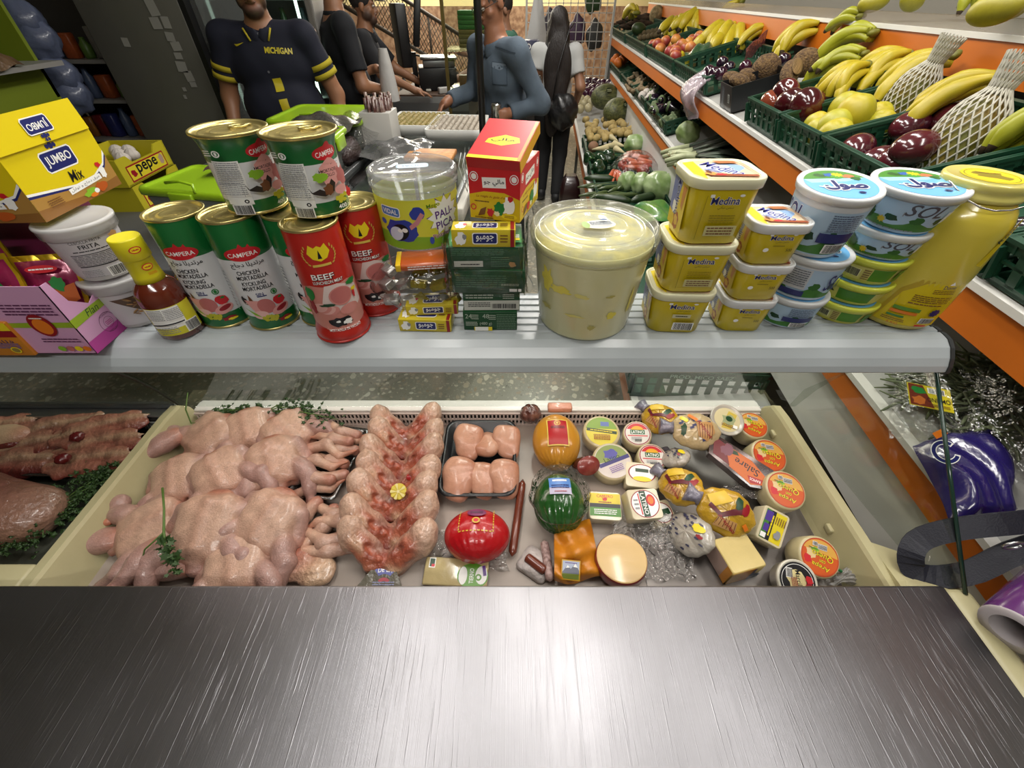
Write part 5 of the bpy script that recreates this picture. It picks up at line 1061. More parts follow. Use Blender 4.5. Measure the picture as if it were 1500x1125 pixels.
for k in range(70):
 f=rs.random();c=(at(242+18*f,790+52*f,.94-.02*f)-a2)+Vector((rs.gauss(0,.006),rs.gauss(0,.006),rs.uniform(0,.008)));an=rs.uniform(0,6.28);r=rs.uniform(.004,.009)
 pts=[((r if q % 2 == 0 else r*.5)*math.cos(an+q*PI/5),(r if q % 2 == 0 else r*.5)*math.sin(an+q*PI/5),0) for q in range(10)];m=10
 lf.add(pts+[(x,y,-.0004) for x,y,z in pts],[tuple(range(m)),tuple(reversed(range(m,2*m)))],0,True,T(c) @ E(rs.uniform(-.8,.8),rs.uniform(-.8,.8),0))
lf.build('leaves',leafm,t)
q0=at(275,575,.98);t=thing('parsley_sprig','curved parsley stem hooked over the corner of the left divider','parsley',(q0.x,q0.y,q0.z))
MB().tube([(0,0,0),at(272,600,.95)-q0,at(280,620,.92)-q0,at(296,618,.91)-q0],[.0012,.0016,.0016,.001],6).build('stem',stemm,t)
# ---------------------------------------------------------------- sausages, hams and cheeses
wrapglass=glassy('cling',(.96,.96,.96),.16,2.4,bump=.8,bs=70,milk=.05,milkcol=(.7,.66,.62))
def crumple(name,label,pts,z,hh,seed,cat='plastic film',m=None):
 """loose transparent wrap: a crinkled sheet over the outline given in photo points"""
 q=[at(px,py,z) for px,py in pts];rs=random.Random(seed);ph=[rs.uniform(0,6.28) for _ in range(8)]
 def fn(u,v):
  a=q[0].lerp(q[1],u);b=q[3].lerp(q[2],u);p=a.lerp(b,v)
  return Vector((p.x+.003*math.sin(17*v+ph[0]),p.y+.003*math.sin(15*u+ph[1]),z+hh*(math.sin(PI*u)*math.sin(PI*v)) ** .6*(.8+.3*math.sin(11*u+ph[2]+3*v))+.0022*math.sin(31*u+14*v+ph[3])+.0018*math.sin(43*v-20*u+ph[4])))
 return tag(sheet(name,fn,34,34,m or wrapglass),label,cat)
 # red wrapped ham
p=at(699,785,.893);t=thing('wrapped_ham','round ham in bright red wrapping with a gold framed label','ham',(p.x,p.y,ZD),0)
redw=mat('red wrap','#ad1019',.28,coat=.5,bump=.35,bs=34)
def hamr(q):
 k=1.0
 if q.y <-.2:k *= 1+.035*math.sin(22*math.atan2(q.x,q.z))*(-q.y-.2)
 return k*(1+.08*(abs(q.x) ** 3))
MB().ell((0,0,.044),(.058,.05,.044),0,72,40,hamr).build('wrapping',redw,t)
a=Art();GD=ink('#c9a93a')
for x0,y0,x1,y1 in ((-.034,.030,-.034,-.026),(-.034,-.026,.034,-.026),(.034,-.026,.034,.030)):
 for i in range(9):f=i/9;a.line([(x0+(x1-x0)*f,y0+(y1-y0)*f),(x0+(x1-x0)*(f+.07),y0+(y1-y0)*(f+.07))],.0022,GD)
a.ell(0,.014,.019,.010,ink('#7a2a5a'),18);a.small(0,.014,.026,.008,2,ink('#2b1a3a'),3);a.ell(0,-.006,.008,.0065,GD,16);a.ell(0,-.006,.005,.004,RED,14)
def ham_top(u,v):
 x,y=u*.9,.012+v*.9;k=max(1-(x/.060) ** 2-(y/.052) ** 2,.05);n=Vector((x/.060 ** 2,y/.052 ** 2,math.sqrt(k)/.044)).normalized();return (x*1.02,y*1.02,.044+.0445*math.sqrt(k)),n
a.put('label',ham_top,t,maxu=.004,maxv=.004,off=.0012)
crumple('cling_wrap','clear wrap trailing from under the red ham',[(625,835),(745,835),(738,775),(640,775)],.853,.01,3)
# long thin sausages
def sausage(name,label,pts,r,m,cat='sausage',group=None):
 b=MB();n=16;P=[at(*q) for q in pts];c=P[0];path=[]
 for i in range(n+1):
  f=i/n*(len(P)-1);j=min(int(f),len(P)-2);path.append(P[j].lerp(P[j+1],f-j)-c)
 rad=[r*(max(.12,math.sin(PI*min(max(i/n*6,0),.5)) if i < n/2 else math.sin(PI*min((n-i)/n*6,.5)))) for i in range(n+1)]
 b.tube(path,rad,14);o=b.build(name,m,None,c);return tag(o,label,cat,group)
saus=mat('sausage brown','#6b3222',.25,coat=.5,var=.3,vs=40)
sausage('smoked_sausage','long thin brown sausage between the black tray and the green ham',[(766,702,.864),(757,765,.864),(750,815,.864)],.0088,saus)
sausage('smoked_sausage','short brown sausage end in a white wrapper at the worktop edge',[(770,815,.866),(800,838,.866)],.0095,saus)
sausage('salami_stick','white speckled salami stick standing beside the orange paper',[(797,792,.866),(806,852,.866)],.0085,mat('salami skin','#b59a94',.5,var=.8,vs=130,col2='#5c3b36'))
b=MB();q0=at(788,822,.868);b.rr([(.06,.05,0),(.064,.054,.003),(.06,.05,.012),(.03,.02,.016)],.2,6);o=b.build('sausage_wrapper',mat('white wrapper','#b5aca8',.35,coat=.4,bump=.6,bs=60),None,(q0.x-.004,q0.y,ZD),(0,0,R(-35)));tag(o,'crumpled white wrapper round the short sausage','wrapper')
# yellow mortadella with red label
p=at(814,648,.885);t=thing('mortadella','large golden-yellow wrapped mortadella with a red label','mortadella',(p.x,p.y,ZD+.002),0,rx=R(12))
yw=mat('golden wrap','#c2892a',.28,coat=.6,bump=.08,bs=30)
def morr(q):
 k=1+.05*q.y
 if q.y <-.45:k *= 1+.06*math.sin(26*math.atan2(q.x,q.z))*(-q.y-.45)*2
 return k
MB().ell((0,0,.044),(.055,.068,.044),0,80,44,morr).build('wrapping',yw,t)
def mor_top(u,v):
 x,y=u,v;k=max(1-(x/.055) ** 2-(y/.068) ** 2,.05);n=Vector((x/.055 ** 2,y/.068 ** 2,math.sqrt(k)/.044)).normalized();return (x*1.03,y*1.02,.044+.0455*math.sqrt(k)),n
a=Art();a.rect(0,.006,.046,.066,ink('#d8bf5a'));a.rect(0,.006,.041,.061,ink('#a8141c'));a.ring(0,.028,.005,.007,GD,18);a.ell(0,.028,.003,.003,GD,12);a.small(0,.016,.03,.008,2,BLACK,3);a.put('label',mor_top,t,maxu=.004,maxv=.004,off=.001)
p=at(820,597,.93);tag(MB().box(p,(.058,.022,.018),0,.005).build('ham_block',mat('pink ham','#c98f78',.35,coat=.4,bump=.3,bs=80)),'pink block of ham resting on the back rail above the golden mortadella','ham')
p=at(777,606,.90);tag(MB().ell((0,0,0),(.026,.022,.026),0,24,16,lambda q:1+.05*math.sin(9*q.x+7*q.y)).build('cured_sausage',mat('dark cured','#4a2720',.2,coat=.6,var=.8,vs=60,col2='#8a6458',bump=.6,bs=50),None,p),'dark round cured sausage in clear net at the back grille','sausage')
p=at(862,682,.90);t=thing('salami_end','dark red cut salami showing its flat face, beside the mortadella','salami',p,R(20),rx=R(38))
MB().lathe([(.022,-.045),(.026,-.03),(.027,0),(.0265,.001),(.001,.0012)],36,sx=1.0,sy=.78,mis=[1,1,1,0]).build('salami',[mat('salami face','#7a2c26',.3,coat=.4,var=.4,vs=90,col2='#9a5046'),mat('salami casing','#4a1a1c',.2,coat=.6)],t)
# green wrapped ham
p=at(818,738,.89);t=thing('wrapped_ham','green wrapped turkey ham with a blue label, narrow end towards the worktop','ham',(p.x,p.y,ZD+.002),0,rx=R(16))
gw=mat('green wrap','#1f4f1d',.2,coat=.8,bump=.5,bs=28)
def grr(q):
 k=1+.16*q.y-.04
 return k*(1+.045*math.sin(18*math.atan2(q.x,q.z))*max(0,.3-q.y))
MB().ell((0,0,.045),(.052,.062,.045),0,80,44,grr).build('wrapping',gw,t)
def g_top(u,v):
 x,y=u,v;k=max(1-(x/.056) ** 2-(y/.066) ** 2,.05);n=Vector((x/.056 ** 2,y/.066 ** 2,math.sqrt(k)/.046)).normalized();return (x,y,.045+.0475*math.sqrt(k)),n
a=Art();a.rect(0,.036,.042,.036,ink('#5a86c8'));a.rect(0,.022,.042,.014,ink('#b3b0c8'));a.small(0,.045,.028,.009,1,WHITE,3);a.small(0,.031,.034,.010,2,NAVY,4);a.small(0,.020,.024,.004,1,DRED,5);a.put('label',g_top,t,maxu=.004,maxv=.004,off=.0012)
tag(sheet('cling_wrap',lambda u,v:(Vector((p.x,p.y,ZD+.03))+Vector(((.058+.002*math.sin(30*v))*math.cos(2*PI*u)*(1+.04*math.sin(17*u*3))*(.7+.35*v),.06*math.sin(2*PI*u)*(.75+.3*v)*(1+.03*math.sin(40*u)),.0+.05*v+.01*math.sin(2*PI*u)))),48,10,wrapglass),'clear wrap round the green ham','plastic film')
# round cheeses
def cheese_round(label,px,py,z,r,h,rim,fn,rx=0,ry=0,rz=0,group=None,body='#c9bb94',name='round_cheese'):
 p=at(px,py,z);t=thing(name,label,'cheese',(p.x,p.y,z-h),R(rz),group,R(rx),R(ry))
 MB().lathe([(r*.94,0),(r,.004),(r*1.01,h*.5),(r,h-.004),(r*.95,h),(.001,h+.0002)],40).build('cheese',mat('cheese '+body,body,.35,coat=.35,var=.2,vs=30),t)
 a=Art();fn(a,r*.9);a.put('label',on_plane((0,0,h+.0003),(1,0,0),(0,1,0)),t);return t
def art_yellow(a,r):a.ell(0,0,r*.95,r*.95,ink('#d2c23a'),32);a.ell(0,0,r*.95,r*.95,ink('#7c9a2e'),20,0,R(10),R(170));a.rect(0,.02*r,r*1.8,r*.2,ink('#2a3a22'),-.1);a.small(0,.02*r,r*1.4,r*.12,1,YEL,6,-.1);a.rect(r*.2,r*.5,r*.5,r*.3,ink('#5a6aa5'));a.small(0,-r*.4,r,r*.4,4,DRED,3)
def art_latino(a,r):a.ell(0,0,r,r,ink('#d9d6cf'),32);a.ring(0,0,r*.9,r*.97,DRED,32);a.ell(0,0,r*.86,r*.86,RED,20,0,R(25),R(155));a.ell(0,r*.22,r*.5,r*.42,ink('#e0a51e'),18,0,R(5),R(175));a.rect(0,r*.12,r*1.1,r*.38,ink('#1e5a2e'));a.text('LATINO',0,r*.12,r*.26,WHITE,r*.95,bold=.04);a.rect(0,-r*.2,r*1.5,r*.08,RED);a.small(-r*.1,-r*.45,r*.8,r*.3,4,GREY,3);a.bars(r*.0,-r*.62,r*.5,r*.22,BLACK)
def art_purple(a,r):a.ell(0,0,r,r,ink('#cfc7c0'),32);a.ell(0,0,r*.95,r*.95,ink('#8a9a5a'),20,0,R(20),R(200));a.rect(r*.1,-r*.0,r*1.8,r*.22,ink('#3a3a7a'),.5);a.blob(-r*.1,r*.4,r*.4,r*.3,ink('#5a5aa5'),3);a.text('Latino',-r*.05,r*.15,r*.26,DGRN,r*.9,.5);a.small(r*.25,-r*.4,r*.8,r*.4,4,ink('#7a5aa5'),4,.5)
g='round white cheeses'
cheese_round('round white cheese with a yellow and green label against the grille',881,628,.905,.043,.035,0,art_yellow,12,0,-4,g)
cheese_round('round white cheese with a green name band at the back, under the printed bread pack',935,630,.90,.0335,.04,0,art_latino,14,-4,-6,g)
cheese_round('round white cheese with a purple label in front of the yellow-labelled one',897,670,.895,.0445,.036,0,art_purple,14,0,-8,g)
cheese_round('round white cheese with a green name band behind the crumpled blocks',955,664,.893,.033,.04,0,art_latino,12,0,-4,g)
def cheese_block(label,px,py,z,w,d,h,rx,ry,rz,fn,name='cheese_block',body='#cfc5a4',rad=.12,group='square cheese blocks'):
 p=at(px,py,z);t=thing(name,label,'cheese',(p.x,p.y,z-h),R(rz),group,R(rx),R(ry))
 MB().rr([(w*.96,d*.96,0),(w,d,.003),(w,d,h-.003),(w*.96,d*.96,h)],rad,5).build('cheese',mat('cheese '+body,body,.35,coat=.4,var=.15,vs=25),t)
 a=Art();fn(a,w,d);a.put('label',on_plane((0,0,h),(1,0,0),(0,1,0)),t);return t
cheese_block('square white cheese in clear wrap with a small red-rimmed oval label',940,690,.89,.07,.056,.034,16,0,-8,lambda a,w,d:(a.ell(0,.004,w*.42,d*.36,WHITE,26),a.ring(0,.004,w*.38,w*.42,DRED,30,d*.86/w),a.rect(0,.01,w*.4,d*.14,DGRN),a.ell(.0,-d*.16,w*.28,d*.1,YEL,16)))
cheese_block('square white cheese with a broad yellow and green label',886,735,.89,.066,.058,.034,14,0,-4,lambda a,w,d:(a.rect(0,d*.18,w*.94,d*.5,ink('#d9c41c')),a.rect(0,-d*.2,w*.94,d*.34,ink('#4d8a2e')),a.rect(0,-.0,w*.94,d*.14,BLACK),a.text('CABRERO',0,d*.33,d*.1,RED,w*.5,bold=.03),a.small(0,d*.12,w*.4,d*.08,1,DRED,3),a.blob(0,d*.23,w*.08,d*.06,RED,3),a.small(0,-d*.22,w*.7,d*.2,3,WHITE,4)))
cheese_block('square white cheese in wrap lying on the green-labelled block, round red-ringed label turned sideways',940,731,.915,.066,.06,.036,16,6,8,lambda a,w,d:(a.ell(0,0,w*.45,d*.46,WHITE,28),a.ring(0,0,w*.42,w*.45,DRED,30,d*1.02/w),a.rect(-w*.02,0,w*.2,d*.84,DGRN),a.text('LATINO',-w*.02,0,w*.13,WHITE,d*.7,R(-88),bold=.04),a.rect(-w*.16,0,w*.04,d*.7,RED),a.ell(w*.2,d*.1,w*.14,d*.2,RED,16),a.ell(w*.2,d*.1,w*.09,d*.13,ORG,14),a.small(-w*.28,0,w*.14,d*.4,3,GREY,3)))
cheese_block('square white cheese mostly hidden behind the sideways-labelled one',968,748,.875,.05,.05,.03,8,0,14,lambda a,w,d:(a.ell(0,0,w*.44,d*.44,WHITE,26),a.ring(0,0,w*.4,w*.44,DRED,30,d/w),a.rect(0,0,w*.7,d*.25,DGRN)))
crumple('cling_wrap','crinkled clear wrap between the square cheeses and the cut cheese',[(890,800),(985,805),(990,750),(900,755)],.875,.012,5)
crumple('cling_wrap','wide clear wrap spread over the steel floor right of the cut cheese',[(940,850),(1020,850),(1010,765),(945,770)],.858,.004,8)
# cut half cheese with red wax
p=at(910,818,.885);t=thing('cut_cheese','large cut cheese half with pale yellow face and dark red rind','cheese',(p.x,p.y,.868),R(-4),rx=R(2))
MB().lathe([(.038,-.014),(.044,-.010),(.0485,0),(.0475,.018),(.046,.0215),(.043,.022),(.001,.0225)],48,mis=[1,1,1,1,0,0]).build('cheese',[mat('cheese face','#d6b57a',.35,coat=.5,var=.15,vs=10,bump=.15,bs=35,stretch=(.3,2,1)),mat('red wax','#7a1420',.3,coat=.5)],t)
paper=tag(sheet('orange_paper',lambda u,v:at(812+70*u-18*v*u,850-78*v+6*math.sin(5*u)-6*u*v,.862+.03*math.sin(PI*v*.8)+.008*math.sin(9*u+5*v)+.006*math.sin(15*v)),20,20,mat('orange waxed paper','#c27a18',.4,coat=.3,bump=.3,bs=50),None,.0012),'crumpled orange waxed paper beside the cut cheese','paper')
p=at(836,835,.888);t=MB().box((0,0,0),(.034,.034,.0012)).build('picture_label',mat('label yellow','#c99a20',.4),paper,p,(R(30),0,R(-6)))
a=Art();a.rect(0,0,.03,.03,ink('#a9b3c8'));a.poly([(-.015,-.004),(-.006,.008),(0,.002),(.008,.012),(.015,.0),(.015,-.008),(-.015,-.008)],ink('#5a5e70'));a.poly([(-.006,.008),(-.009,.003),(-.002,.004)],WHITE);a.poly([(.008,.012),(.004,.006),(.012,.005)],WHITE);a.rect(0,-.0105,.03,.009,ink('#6b7a2a'));a.small(0,.012,.022,.003,1,PURP,3);a.put('picture',on_plane((0,0,.0006),(1,0,0),(0,1,0)),t)
# packs at the worktop edge
p=at(565,838,.868);t=thing('sliced_meat_pack','clear triangular pack with red and blue arched lettering at the worktop edge','pack',p,R(0),rx=R(12))
MB().poly([(-.055,-.035,0),(.04,-.035,0),(.006,.028,0),(-.01,.026,0)],.004,0,(0,0,1)).build('pack',mat('pack back','#6d6a5e',.2,coat=.8,bump=.4,bs=70),t)
a=Art();a.poly([(-.008,.024),(.004,.026),(.016,.006),(-.02,.006)],ink('#c2564a'));a.ring(0,-.02,.016,.03,ink('#6a6fae'),20,1,R(50),R(130));a.text('DE LH',0,.0035,.008,WHITE,.026,bold=.04,arc=8);a.ring(0,-.024,.008,.014,ink('#b0505a'),18,1,R(40),R(140));a.small(0,-.024,.04,.016,4,ink('#8a8fb0'),3);a.put('label',on_plane((0,0,.004),(1,0,0),(0,1,0)),t)
p=at(668,838,.862);t=thing('cheese_slices_pack','flat pack of pale cheese slices with a round green label at the worktop edge','pack',p,R(-3),rx=R(8))
MB().box((0,0,0),(.12,.05,.006),0,.003).build('pack',mat('slices','#c2b080',.2,coat=.8,bump=.15,bs=40),t)
a=Art();a.rect(-.046,.014,.012,.018,WHITE);a.rect(-.046,.014,.009,.014,DGRN);a.rect(-.044,.009,.006,.005,RED);a.put('small_sticker',on_plane((0,0,.0031),(1,0,0),(0,1,0)),t);a=Art();a.ell(.032,-.006,.029,.022,ink('#5f9a2a'),28);a.ell(.048,-.004,.011,.016,WHITE,16);a.ell(.014,-.006,.008,.016,WHITE,16);a.text('TIERNO',.030,-.006,.008,WHITE,.026,R(90),bold=.03);a.ring(.043,-.008,.003,.006,ink('#5f9a2a'),12);a.rect(.053,.004,.006,.018,PURP,.2);a.put('label',on_plane((0,0,.0031),(1,0,0),(0,1,0)),t)
# arepa packs: discs of bread in printed film
def arepa_pack(label,px,py,z,rx,ry,rz,kind,sc=1.):
 p=at(px,py,z);t=thing('arepa_pack',label,'bread pack',(p.x,p.y,z-.02),R(rz),'printed packs of flat corn breads',R(rx),R(ry));t.scale=(sc,)*3
 bodyc=('#c2ae84','#bb9428','#aea89c')[kind]
 def rr_(q):return 1+.03*math.sin(5*math.atan2(q.y,q.x)+1)+.02*math.sin(14*math.atan2(q.y,q.x))
 MB().ell((0,0,.022),(.054,.044,.023),0,48,24,rr_).build('pack',mat('pack film '+bodyc,bodyc,.25,coat=.7,var=.3,vs=25,bump=.35,bs=60),t)
 nk=MB();nk.rings([[(x,y,.024+zz) for x,y,zz in ((-.05-q*.03,(.012+.012*abs(q-.3))*math.cos(k*PI/6)*(1+.2*math.sin(3*k)),.010*math.sin(k*PI/6)) for k in range(12))] for q in (0,.3,.6,1.)],0,True);nk.build('twisted_end',mat('film end','#8a8794',.3,coat=.6,var=.6,vs=70,col2='#3c3a52',bump=.5,bs=70),t)
 def top(u,v):
  k=max(1-(u/.054) ** 2-(v/.044) ** 2,.04);n=Vector((u/.054 ** 2,v/.044 ** 2,math.sqrt(k)/.023)).normalized();return (u,v,.022+.0238*math.sqrt(k)),n
 a=Art();rs=random.Random(kind+int(px))
 if kind == 0:
  for i in range(16):u,v=rs.uniform(-.04,.04),rs.uniform(-.034,.034);(a.rect(u,v,.009,.005,ink('#3c3f66'),.5) if (u/.045) ** 2+(v/.036) ** 2 < .8 else None)
  a.poly([(-.006,.014),(.03,.02),(.036,-.004),(.02,-.026),(.0,-.018)],LBRN)
  for i in range(6):a.line([(.0+.006*i,.012),(.004+.005*i,-.02)],.0016,BRN)
  a.text('Arepitas',.012,.0,.011,DRED,.046,R(-48),bold=.03);a.rrect(-.012,.024,.022,.008,.002,ORG,-.6);a.rrect(-.03,.018,.018,.009,.002,YEL,-.6);a.blob(-.03,-.006,.006,.014,DGRN,3)
 elif kind == 1:
  a.poly([(-.044,.012),(-.02,.034),(.0,.022),(-.03,-.006)],ink('#d9b52e'));a.poly([(-.036,-.006),(-.01,-.016),(.012,.0),(.03,.012),(.026,.018),(.004,.008),(-.012,-.008),(-.034,.002)],ink('#5e1a24'));a.blob(.012,.022,.007,.014,DGRN,4);a.blob(.026,.016,.006,.012,DRED,5);a.poly([(-.016,-.034),(.024,-.03),(.02,-.012),(-.014,-.016)],LBRN)
  for i in range(6):a.line([(-.012+.006*i,-.014),(-.014+.007*i,-.03)],.0014,BRN)
  a.text('Arepitas',.004,-.022,.0085,DRED,.042,R(-24),bold=.03);a.rect(.036,-.012,.012,.008,ORG,-.6)
 else:
  for i in range(34):u,v=rs.uniform(-.045,.045),rs.uniform(-.036,.036);(a.blob(u,v,.0045,.0022,ink('#3f3f58'),i) if (u/.048) ** 2+(v/.038) ** 2 < .85 else None)
  a.blob(.02,.018,.012,.008,YEL,6);a.blob(.03,.004,.008,.004,DRED,7)
 a.put('print',top,t,maxu=.004,maxv=.004,off=.0012);return t
arepa_pack('white film bread pack with red lettering on top of the pile',1018,628,.932,22,0,-12,0,.98)
arepa_pack('yellow printed bread pack at the back, leaning behind the white-film pack',972,612,.918,24,-10,-62,1,.86)
arepa_pack('small dark-marked bread pack between the square cheeses and the black wedge pack',996,672,.905,20,-36,-84,2,.72)
arepa_pack('yellow printed bread pack with maroon stripe, beside the square cheeses',1005,712,.915,24,-18,-60,1,.9)
arepa_pack('large yellow printed bread pack with red lettering in the middle of the cheeses',1062,742,.92,30,8,-30,1,1.0)
arepa_pack('white film bread pack with dark marks in front of the yellow packs',1022,780,.885,36,-24,-58,2,.92)
# wedge pack
p=at(1076,680,.902);t=thing('cheese_wedge_pack','black wedge-shaped pack with an orange label lying upside down','pack',p,R(-30),rx=R(14),ry=R(8));t.scale=(1.2,)*3
MB().poly([(-.062,.032,0),(.058,.014,0),(.058,-.026,0),(.03,-.036,0),(-.05,-.012,0)],.016,0,(0,0,1)).build('pack',mat('dark pack','#3a2622',.2,coat=.7,var=.4,vs=30),t)
a=Art();a.poly([(-.03,.02),(.02,.012),(.052,-.008),(.05,-.022),(.03,-.032),(-.012,-.018)],ink('#c8651c'));a.poly([(-.052,.026),(-.03,.02),(-.012,-.016),(-.044,-.008)],ink('#6a1a22'));a.text('Salare',.015,-.004,.013,BLACK,.044,R(172),bold=.02);a.poly([(.02,-.018),(.046,-.014),(.044,-.024),(.028,-.03)],ink('#a81c20'));a.text('RAMOS',.034,-.021,.005,WHITE,.018,R(186));a.blob(-.012,.012,.009,.005,DGRN,4);a.blob(-.024,.01,.01,.012,ink('#7a4a5a'),5);a.put('label',on_plane((0,0,.016),(1,0,0),(0,1,0)),t)
crumple('cling_wrap','clear wrap sticking out from under the black wedge pack',[(1070,730),(1130,728),(1125,708),(1060,712)],.882,.006,9)
# clear-lidded round cheese at the back
p=at(1062,612,.925);t=thing('cheese_tub','round clear tub with a green and cream label behind the printed bread packs','tub',(p.x,p.y,.905),R(-20),rx=R(18),ry=R(10))
MB().lathe([(.03,0),(.036,.02),(.039,.021),(.039,.025),(.036,.0255),(.034,.0235),(.001,.0235)],40).build('tub',mat('tub grey','#b5b0a4',.25,coat=.6),t)
a=Art();a.ell(0,0,.03,.03,ink('#cfc49a'),30);a.poly([(-.01,-.024),(.012,-.022),(.02,.02),(.0,.024)],ink('#c9b24a'));a.blob(.004,.002,.016,.013,ink('#9aa37a'),3);a.ell(.004,.004,.008,.007,DGRN,14);a.small(.004,-.014,.03,.008,3,BRN,3);a.rect(.02,-.012,.01,.008,WHITE);a.put('label',on_plane((0,0,.0236),(1,0,0),(0,1,0)),t)
# arepa con queso rounds
def art_queso(a,r):
 a.ell(0,0,r,r,ink('#b5441c'),36);a.ell(0,0,r*.93,r*.93,ink('#c8551c'),32);a.ell(0,r*.1,r*.92,r*.8,ink('#d3a044'),24,0,R(10),R(170));a.blob(-r*.45,r*.1,r*.3,r*.3,ink('#d8c08a'),3);a.blob(-r*.6,-r*.3,r*.2,r*.25,RED,4);a.blob(-r*.3,r*.3,r*.2,r*.12,LIME,5)
 for s_,m_ in ((.12,BLACK),(.02,ink('#e6cf1e'))):
  a.text('Queso',r*.12,r*.1,r*.36,m_,r*1.15,R(176),bold=s_);a.text('con',r*.15,-r*.18,r*.14,m_,r*.3,R(176),bold=s_);a.text('Arepa',r*.1,-r*.46,r*.3,m_,r*.95,R(176),bold=s_)
 a.rect(r*.05,r*.55,r*.5,r*.3,ink('#c9c8c6'),.1);a.small(r*.05,r*.55,r*.45,r*.24,4,BLACK,3,.1);a.rect(-r*.38,r*.6,r*.26,r*.22,WHITE,.1);a.bars(-r*.38,r*.6,r*.22,r*.18,BLACK,None,3,.1);a.small(-r*.45,r*.32,r*.5,r*.1,1,DGRN,6)
for px,py,z,rx,ry,rz,lab in ((1100,616,.915,14,6,-18,'orange-labelled round of cheese corn bread at the far end of the right wall'),(1121,659,.915,16,8,-10,'orange-labelled round of cheese corn bread second along the right wall'),(1146,708,.915,16,8,-20,'orange-labelled round of cheese corn bread beside the black wedge pack'),(1194,800,.905,22,10,-22,'orange-labelled round of cheese corn bread nearest the worktop')):
 cheese_round(lab,px,py,z,(.0345,.0395,.0405,.037)[int(px > 1110)+int(px > 1130)+int(px > 1170)],.046,0,art_queso,rx,ry,rz,'rounds of cheese corn bread','#c2b78f','corn_bread_round')
 # tall cheese block with purple/yellow label
cheese_block('white cheese block with yellow, black and purple label beside the right wall',1127,757,.908,.05,.068,.04,24,14,-26,lambda a,w,d:(a.rect(w*.18,0,w*.44,d*.86,ink('#d8c61e')),a.rect(-w*.12,0,w*.2,d*.86,BLACK),a.rect(-w*.3,0,w*.2,d*.86,ink('#3f7a2e')),a.rect(-w*.25,d*.24,w*.26,d*.3,ink('#4a2f8e')),a.rect(-w*.25,-d*.1,w*.2,d*.22,ink('#4a2f8e')),a.small(-w*.1,0,d*.6,w*.12,1,YEL,4,R(90)),a.small(w*.2,d*.2,w*.3,d*.3,5,BRN,3,R(90)),a.blob(w*.2,-d*.2,w*.12,d*.12,GREY,5),a.rect(-w*.3,-d*.34,w*.2,d*.14,WHITE)))
# yellow cheese block in orange wrap
p=at(1082,808,.90);t=thing('cheese_block','big yellow cheese block half in orange wrap at the worktop edge','cheese',(p.x,p.y,ZD+.004),R(14),rx=R(2))
MB().rr([(.066,.062,0),(.07,.066,.003),(.07,.066,.045),(.066,.062,.048)],.08,4).build('cheese',mat('cheese yellow','#cdb873',.4,coat=.4,var=.15,vs=25,bump=.1,bs=80),t)
a=Art();a.rect(-.024,.022,.022,.05,ink('#c9962e'));a.rect(.0,.022,.026,.05,ink('#c8841c'));a.poly([(.01,.0),(.035,.0),(.035,.012),(.022,.02),(.01,.03)],ink('#5a7096'));a.small(.02,.008,.018,.006,1,WHITE,3);a.rect(.012,.036,.006,.02,ink('#4a3a5a'));a.put('label',on_plane((0,-.0331,0),(1,0,0),(0,0,1)),t,off=.0006)
a=Art();a.rect(0,.024,.06,.047,ink('#b0968a'));a.rect(.024,.024,.014,.047,ink('#c8841c'));a.put('side_label',on_plane((-.0351,0,0),(0,-1,0),(0,0,1)),t,off=.0006)
# black and white round at the edge
p=at(1164,838,.897);t=thing('cheese_tub','round white tub with a black label and parchment shape at the worktop edge','tub',(p.x,p.y,.862),R(-8),rx=R(24),ry=R(6))
MB().lathe([(.03,0),(.0345,.026),(.036,.027),(.036,.032),(.034,.0335),(.0325,.032),(.001,.032)],40).build('tub',mat('tub cream','#cfcbbb',.3,coat=.4),t)
a=Art();a.ell(0,0,.0315,.0315,BLACK,36);a.ring(0,0,.0275,.0283,WHITE,36);a.poly([(-.016,.016),(-.002,.019),(.008,.016),(.016,.004),(.014,-.014),(.002,-.021),(-.012,-.018),(-.014,-.004),(-.02,.004)],ink('#d3c58e'));a.text('Marcillat',.003,.0,.009,BLACK,.036,R(-82),bold=.02);a.bars(-.014,.012,.010,.014,BLACK,WHITE);a.small(-.006,-.004,.02,.012,4,DRED,3,R(-82));a.blob(.02,.004,.006,.008,RED,4);a.ring(.019,-.009,.004,.008,DRED,16);a.put('label',on_plane((0,0,.0321),(1,0,0),(0,1,0)),t)
kb=crumple('plastic_bag','knotted clear bag in the near right corner of the well',[(1215,856),(1300,858),(1285,838),(1228,832)],.868,.018,12,'bag',glassy('bag cloudy',(.9,.9,.9),.2,1.,bump=.5,bs=60,milk=.35,milkcol=(.6,.58,.55)))
p=at(1222,838,.88);MB().tube([(0,0,0),(.006,.004,.004),(.012,.0,.002)],.003,8).build('bag_tie',mat('tie green','#1f6a3a',.4),kb,p)
